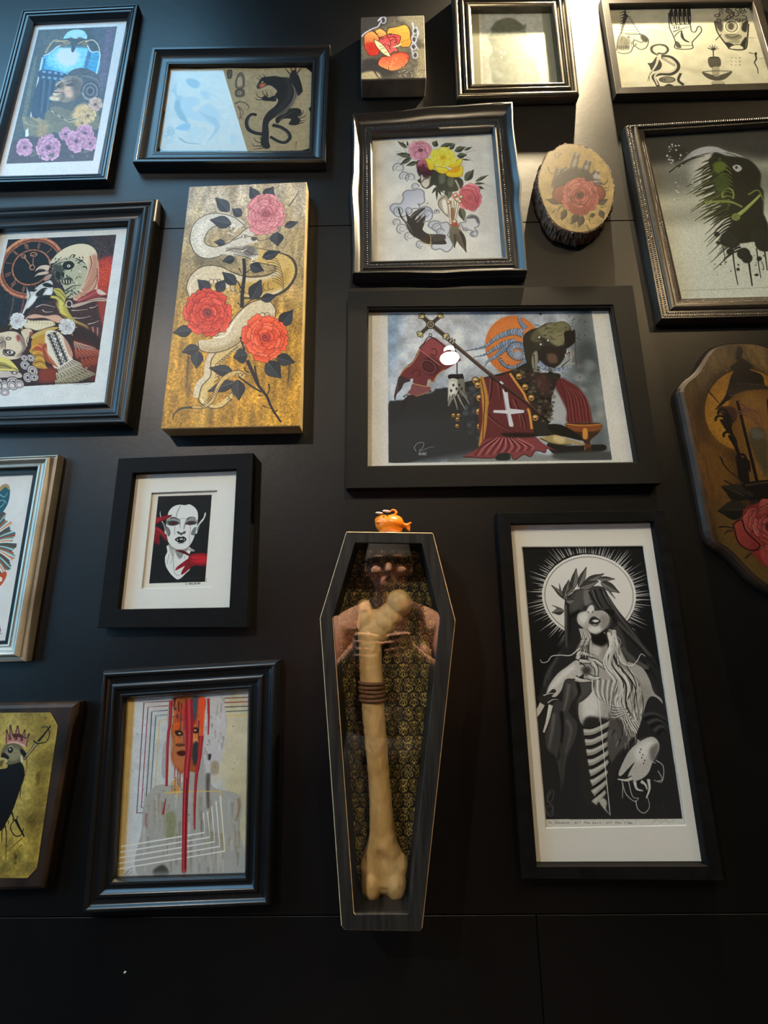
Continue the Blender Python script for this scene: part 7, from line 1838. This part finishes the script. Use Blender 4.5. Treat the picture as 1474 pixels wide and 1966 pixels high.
ks = (D-HT)/F/4.369
ORG = pm('orange_rubber', (0.80, 0.20, 0.008), rough=.3, var=.06, scale=30, sub=.15, spec=.5)
ctr = tv(690, 300)
dz = ZT+.0022-(tv(690, 303).z)
T = Th('fish_toy', 'small round orange fish toy with white petals on top of the coffin', 'toy', (ctr.x, -HT, ZT))
up = Vector((0, 0, dz))
bm = bmesh.new()
ell(bm, tv(690, 222)+up, (124*ks, 100*ks, 84*ks)); ell(bm, tv(640, 205)+up, (74*ks, 78*ks, 70*ks)); ell(bm, tv(600, 190)+up, (38*ks, 50*ks, 40*ks)); ell(bm, tv(700, 268)+up, (104*ks, 92*ks, 38*ks)); ell(bm, tv(735, 195)+up, (70*ks, 60*ks, 55*ks))
cap(bm, tv(780, 225)+up, 34*ks, tv(835, 232)+up, 17*ks); cap(bm, tv(830, 230)+up, 15*ks, tv(864, 208)+up, 11*ks); cap(bm, tv(832, 236)+up, 15*ks, tv(852, 270)+up, 12*ks); ell(bm, tv(848, 238)+up, (18*ks, 9*ks, 30*ks))
ell(bm, tv(600, 215)+up+Vector((0, -60*ks, 0)), (26*ks, 20*ks, 12*ks))
melt(from_bm('body', bm, ORG, T, smooth=True), .0011, 8)
bm = bmesh.new()
pts = [tv(705, 150), tv(735, 140), tv(748, 120), tv(735, 102), tv(712, 97), tv(698, 108)]
for a, b, r0, r1 in zip(pts[:-1], pts[1:], (16, 13, 11, 9, 8), (13, 11, 9, 8, 7)):
    cap(bm, a+up, r0*ks, b+up, r1*ks, 10)
melt(from_bm('curled_fin', bm, ORG, T, smooth=True), .0009, 3)
WHT = pm('white_plastic', (.85, .83, .78), rough=.35, var=.02)
for a, b, w in ((604, 132, 34), (664, 116, 36)):
    bm = bmesh.new(); ell(bm, tv(a, b)+up+Vector((0, -.006, 0)), (w*ks, 22*ks, 9*ks), Matrix.Rotation(.12, 3, 'Y'))
    from_bm('petal', bm, WHT, T, smooth=True, label='white petal')
for a, b, w in ((640, 172, 5), (672, 156, 6)):
    bm = bmesh.new(); ell(bm, tv(a, b)+up+Vector((0, -62*ks, 0)), (w*ks, 10*ks, 13*ks), Matrix.Rotation(.3, 3, 'Y'))
    from_bm('eye', bm, BLACK, T, smooth=True, label='small black painted eye')
lathe('base', [(.021, 0.0002), (.0225, .0008), (.0222, .002), (.019, .0026)], (ctr.x, -HT, ZT), WHT, T)

# ------------------------------------------------------------------ the photographer, mirrored in the coffin glass
SKIN = pm('warm_skin', (0.50, 0.25, 0.17), rough=.5, var=.12, scale=18, sub=.1)
CLOTH = pm('black_jersey', (0.012, 0.011, 0.011), rough=.9, scale=90, bump=.2)
KNIT = pm('charcoal_knit', (0.03, 0.028, 0.027), rough=.95, scale=150, bump=.5, bscale=400)
DENIM = pm('dark_denim', (0.02, 0.022, 0.03), rough=.9, scale=200, bump=.2)
T = Th('person', 'bare shouldered person in a dark knit cap and black tank top raising a phone', 'person', (0, -1.2, 0))
bm = bmesh.new()
ell(bm, (0, -1.22, .95), (.165, .115, .13)); ell(bm, (0, -1.22, 1.08), (.15, .108, .17)); ell(bm, (0, -1.215, 1.24), (.172, .118, .17))
cap(bm, (-.16, -1.205, 1.365), .06, (.16, -1.205, 1.365), .06)
for s in (-1, 1):
    cap(bm, (s*.03, -1.2, 1.44), .05, (s*.15, -1.205, 1.385), .052)
    ell(bm, (s*.075, -1.125, 1.27), (.075, .045, .055))
    cap(bm, (s*.195, -1.205, 1.355), .060, (s*.265, -1.10, 1.10), .043)
    cap(bm, (s*.265, -1.10, 1.10), .044, (s*.19, -.98, 1.19), .042); 
    ell(bm, (s*.079, -1.14, 1.585), (.012, .02, .032))
    ell(bm, (s*.032, -1.056, 1.597), (.018, .014, .011))
    ell(bm, (s*.04, -1.06, 1.565), (.026, .024, .026))
cap(bm, (0, -1.2, 1.38), .062, (0, -1.16, 1.50), .056)
ell(bm, (0, -1.135, 1.595), (.077, .097, .108)); ell(bm, (0, -1.09, 1.525), (.055, .058, .05))
cap(bm, (0, -1.042, 1.598), .010, (0, -1.026, 1.566), .015); ell(bm, (0, -1.05, 1.618), (.055, .022, .012)); ell(bm, (0, -1.043, 1.537), (.024, .013, .010))
# forearms, palms, five fingers each, closed round the phone
for s, wx, px_ in ((1, .085, .045), (-1, -.125, -.088)):
    cap(bm, (s*.19, -.98, 1.19), .041, (wx, -.86, 1.275), .027)
    cap(bm, (wx, -.86, 1.275), .027, (px_+s*.012, -.835, 1.305), .026)
    ell(bm, (px_+s*.010, -.828, 1.318), (.016, .026, .040))
    for k, (z, ln) in enumerate(((1.349, .040), (1.329, .048), (1.309, .046), (1.290, .038))):
        k0 = Vector((px_+s*.010, -.812, z-.002)); k1 = Vector((px_-s*.004, -.787, z)); k2 = Vector((px_-s*(.012+ln*.5), -.782, z-.002)); k3 = Vector((px_-s*(.012+ln), -.7865, z-.005))
        cap(bm, k0, .0098, k1, .0092, 10); cap(bm, k1, .0090, k2, .0082, 10); cap(bm, k2, .0082, k3, .0070, 10)
    cap(bm, (px_+s*.008, -.842, 1.30), .013, (px_-s*.006, -.848, 1.335), .011, 10); cap(bm, (px_-s*.006, -.848, 1.335), .0105, (px_-s*.028, -.838, 1.352), .0085, 10)
for s in (-1, 1):
    cap(bm, (s*.09, -1.22, .90), .085, (s*.10, -1.195, .50), .055); cap(bm, (s*.10, -1.195, .50), .054, (s*.10, -1.22, .10), .036)
    cap(bm, (s*.10, -1.235, .045), .036, (s*.108, -1.08, .034), .030)
melt(from_bm('body', bm, SKIN, T, smooth=True), .0042, 5, .4)
bm = bmesh.new()
ell(bm, (0, -1.22, 1.05), (.162, .12, .17)); ell(bm, (0, -1.217, 1.20), (.178, .125, .12)); ell(bm, (0, -1.135, 1.25), (.13, .05, .065))
for s in (-1, 1):
    cap(bm, (s*.085, -1.10, 1.27), .026, (s*.092, -1.165, 1.42), .018); cap(bm, (s*.092, -1.165, 1.42), .018, (s*.092, -1.25, 1.425), .018); cap(bm, (s*.092, -1.25, 1.425), .018, (s*.08, -1.325, 1.25), .024)
melt(from_bm('tank_top', bm, CLOTH, T, smooth=True), .006, 4)
bm = bmesh.new()
ell(bm, (0, -1.22, .95), (.175, .125, .12))
for s in (-1, 1):
    cap(bm, (s*.09, -1.22, .90), .097, (s*.10, -1.195, .50), .072); cap(bm, (s*.10, -1.195, .50), .072, (s*.10, -1.22, .13), .06)
melt(from_bm('trousers', bm, DENIM, T, smooth=True), .009, 4)
for s in (-1, 1):
    bm = bmesh.new(); cap(bm, (s*.10, -1.24, .05), .048, (s*.11, -1.07, .042), .041); ell(bm, (s*.105, -1.15, .02), (.05, .135, .0195))
    melt(from_bm('shoe', bm, CLOTH, T, smooth=True), .007, 3)
prof = [(.0855, -.022), (.0895, -.02), (.0895, .012), (.086, .016), (.083, .04), (.073, .066), (.052, .085), (.025, .094), (.004, .096)]
o = lathe('knit_cap', prof, (0, 0, 0), KNIT, None, n=36)
for v_ in o.data.vertices:
    v_.co.y *= 1.22
    v_.co = v_.co+Vector((0, -1.137+1.2, 1.618))
o.parent = T.o
# phone in the hands: lens beside the camera position
R3 = Matrix((tuple(CR), tuple(CU), tuple(CW))).transposed()
T = Th('phone', 'dark phone held up in both hands of the photographer', 'phone', (-.022, -.806, 1.312))
def rbox(name, c, s, mat, label=None):
    v, f = box_vf(-s[0], s[0], -s[1], s[1], -s[2], s[2])
    v = [R3 @ Vector(q)+c for q in v]
    o = mesh(name, v, f, mat, T, label=label); bevel(o, min(s)*.6, 3); return o
cam_p = Vector((0, -D, CZ)); at = lambda a, b, c: cam_p+R3 @ Vector((a, b, c))
rbox('phone_body', at(-.022, -.062, -.0085), (.036, .074, .0038), pm('graphite_phone', (.03, .03, .033), rough=.25, metal=.6))
rbox('camera_bump', at(-.010, -.012, -.0035), (.017, .017, .0012), BLACK)
rbox('screen', at(-.022, -.062, -.0126), (.034, .071, .0003), emit('phone_screen', (.55, .6, .7), 1.2), label='lit phone screen')
for a, b in ((-.0005, -.0045), (-.0005, -.021), (-.018, -.012)):
    bm = bmesh.new(); bmesh.ops.create_cone(bm, cap_ends=True, segments=24, radius1=.0062, radius2=.0056, depth=.0012, matrix=Matrix.Translation(at(a, b, -.0017)) @ R3.to_4x4())
    from_bm('lens', bm, BLACK, T)
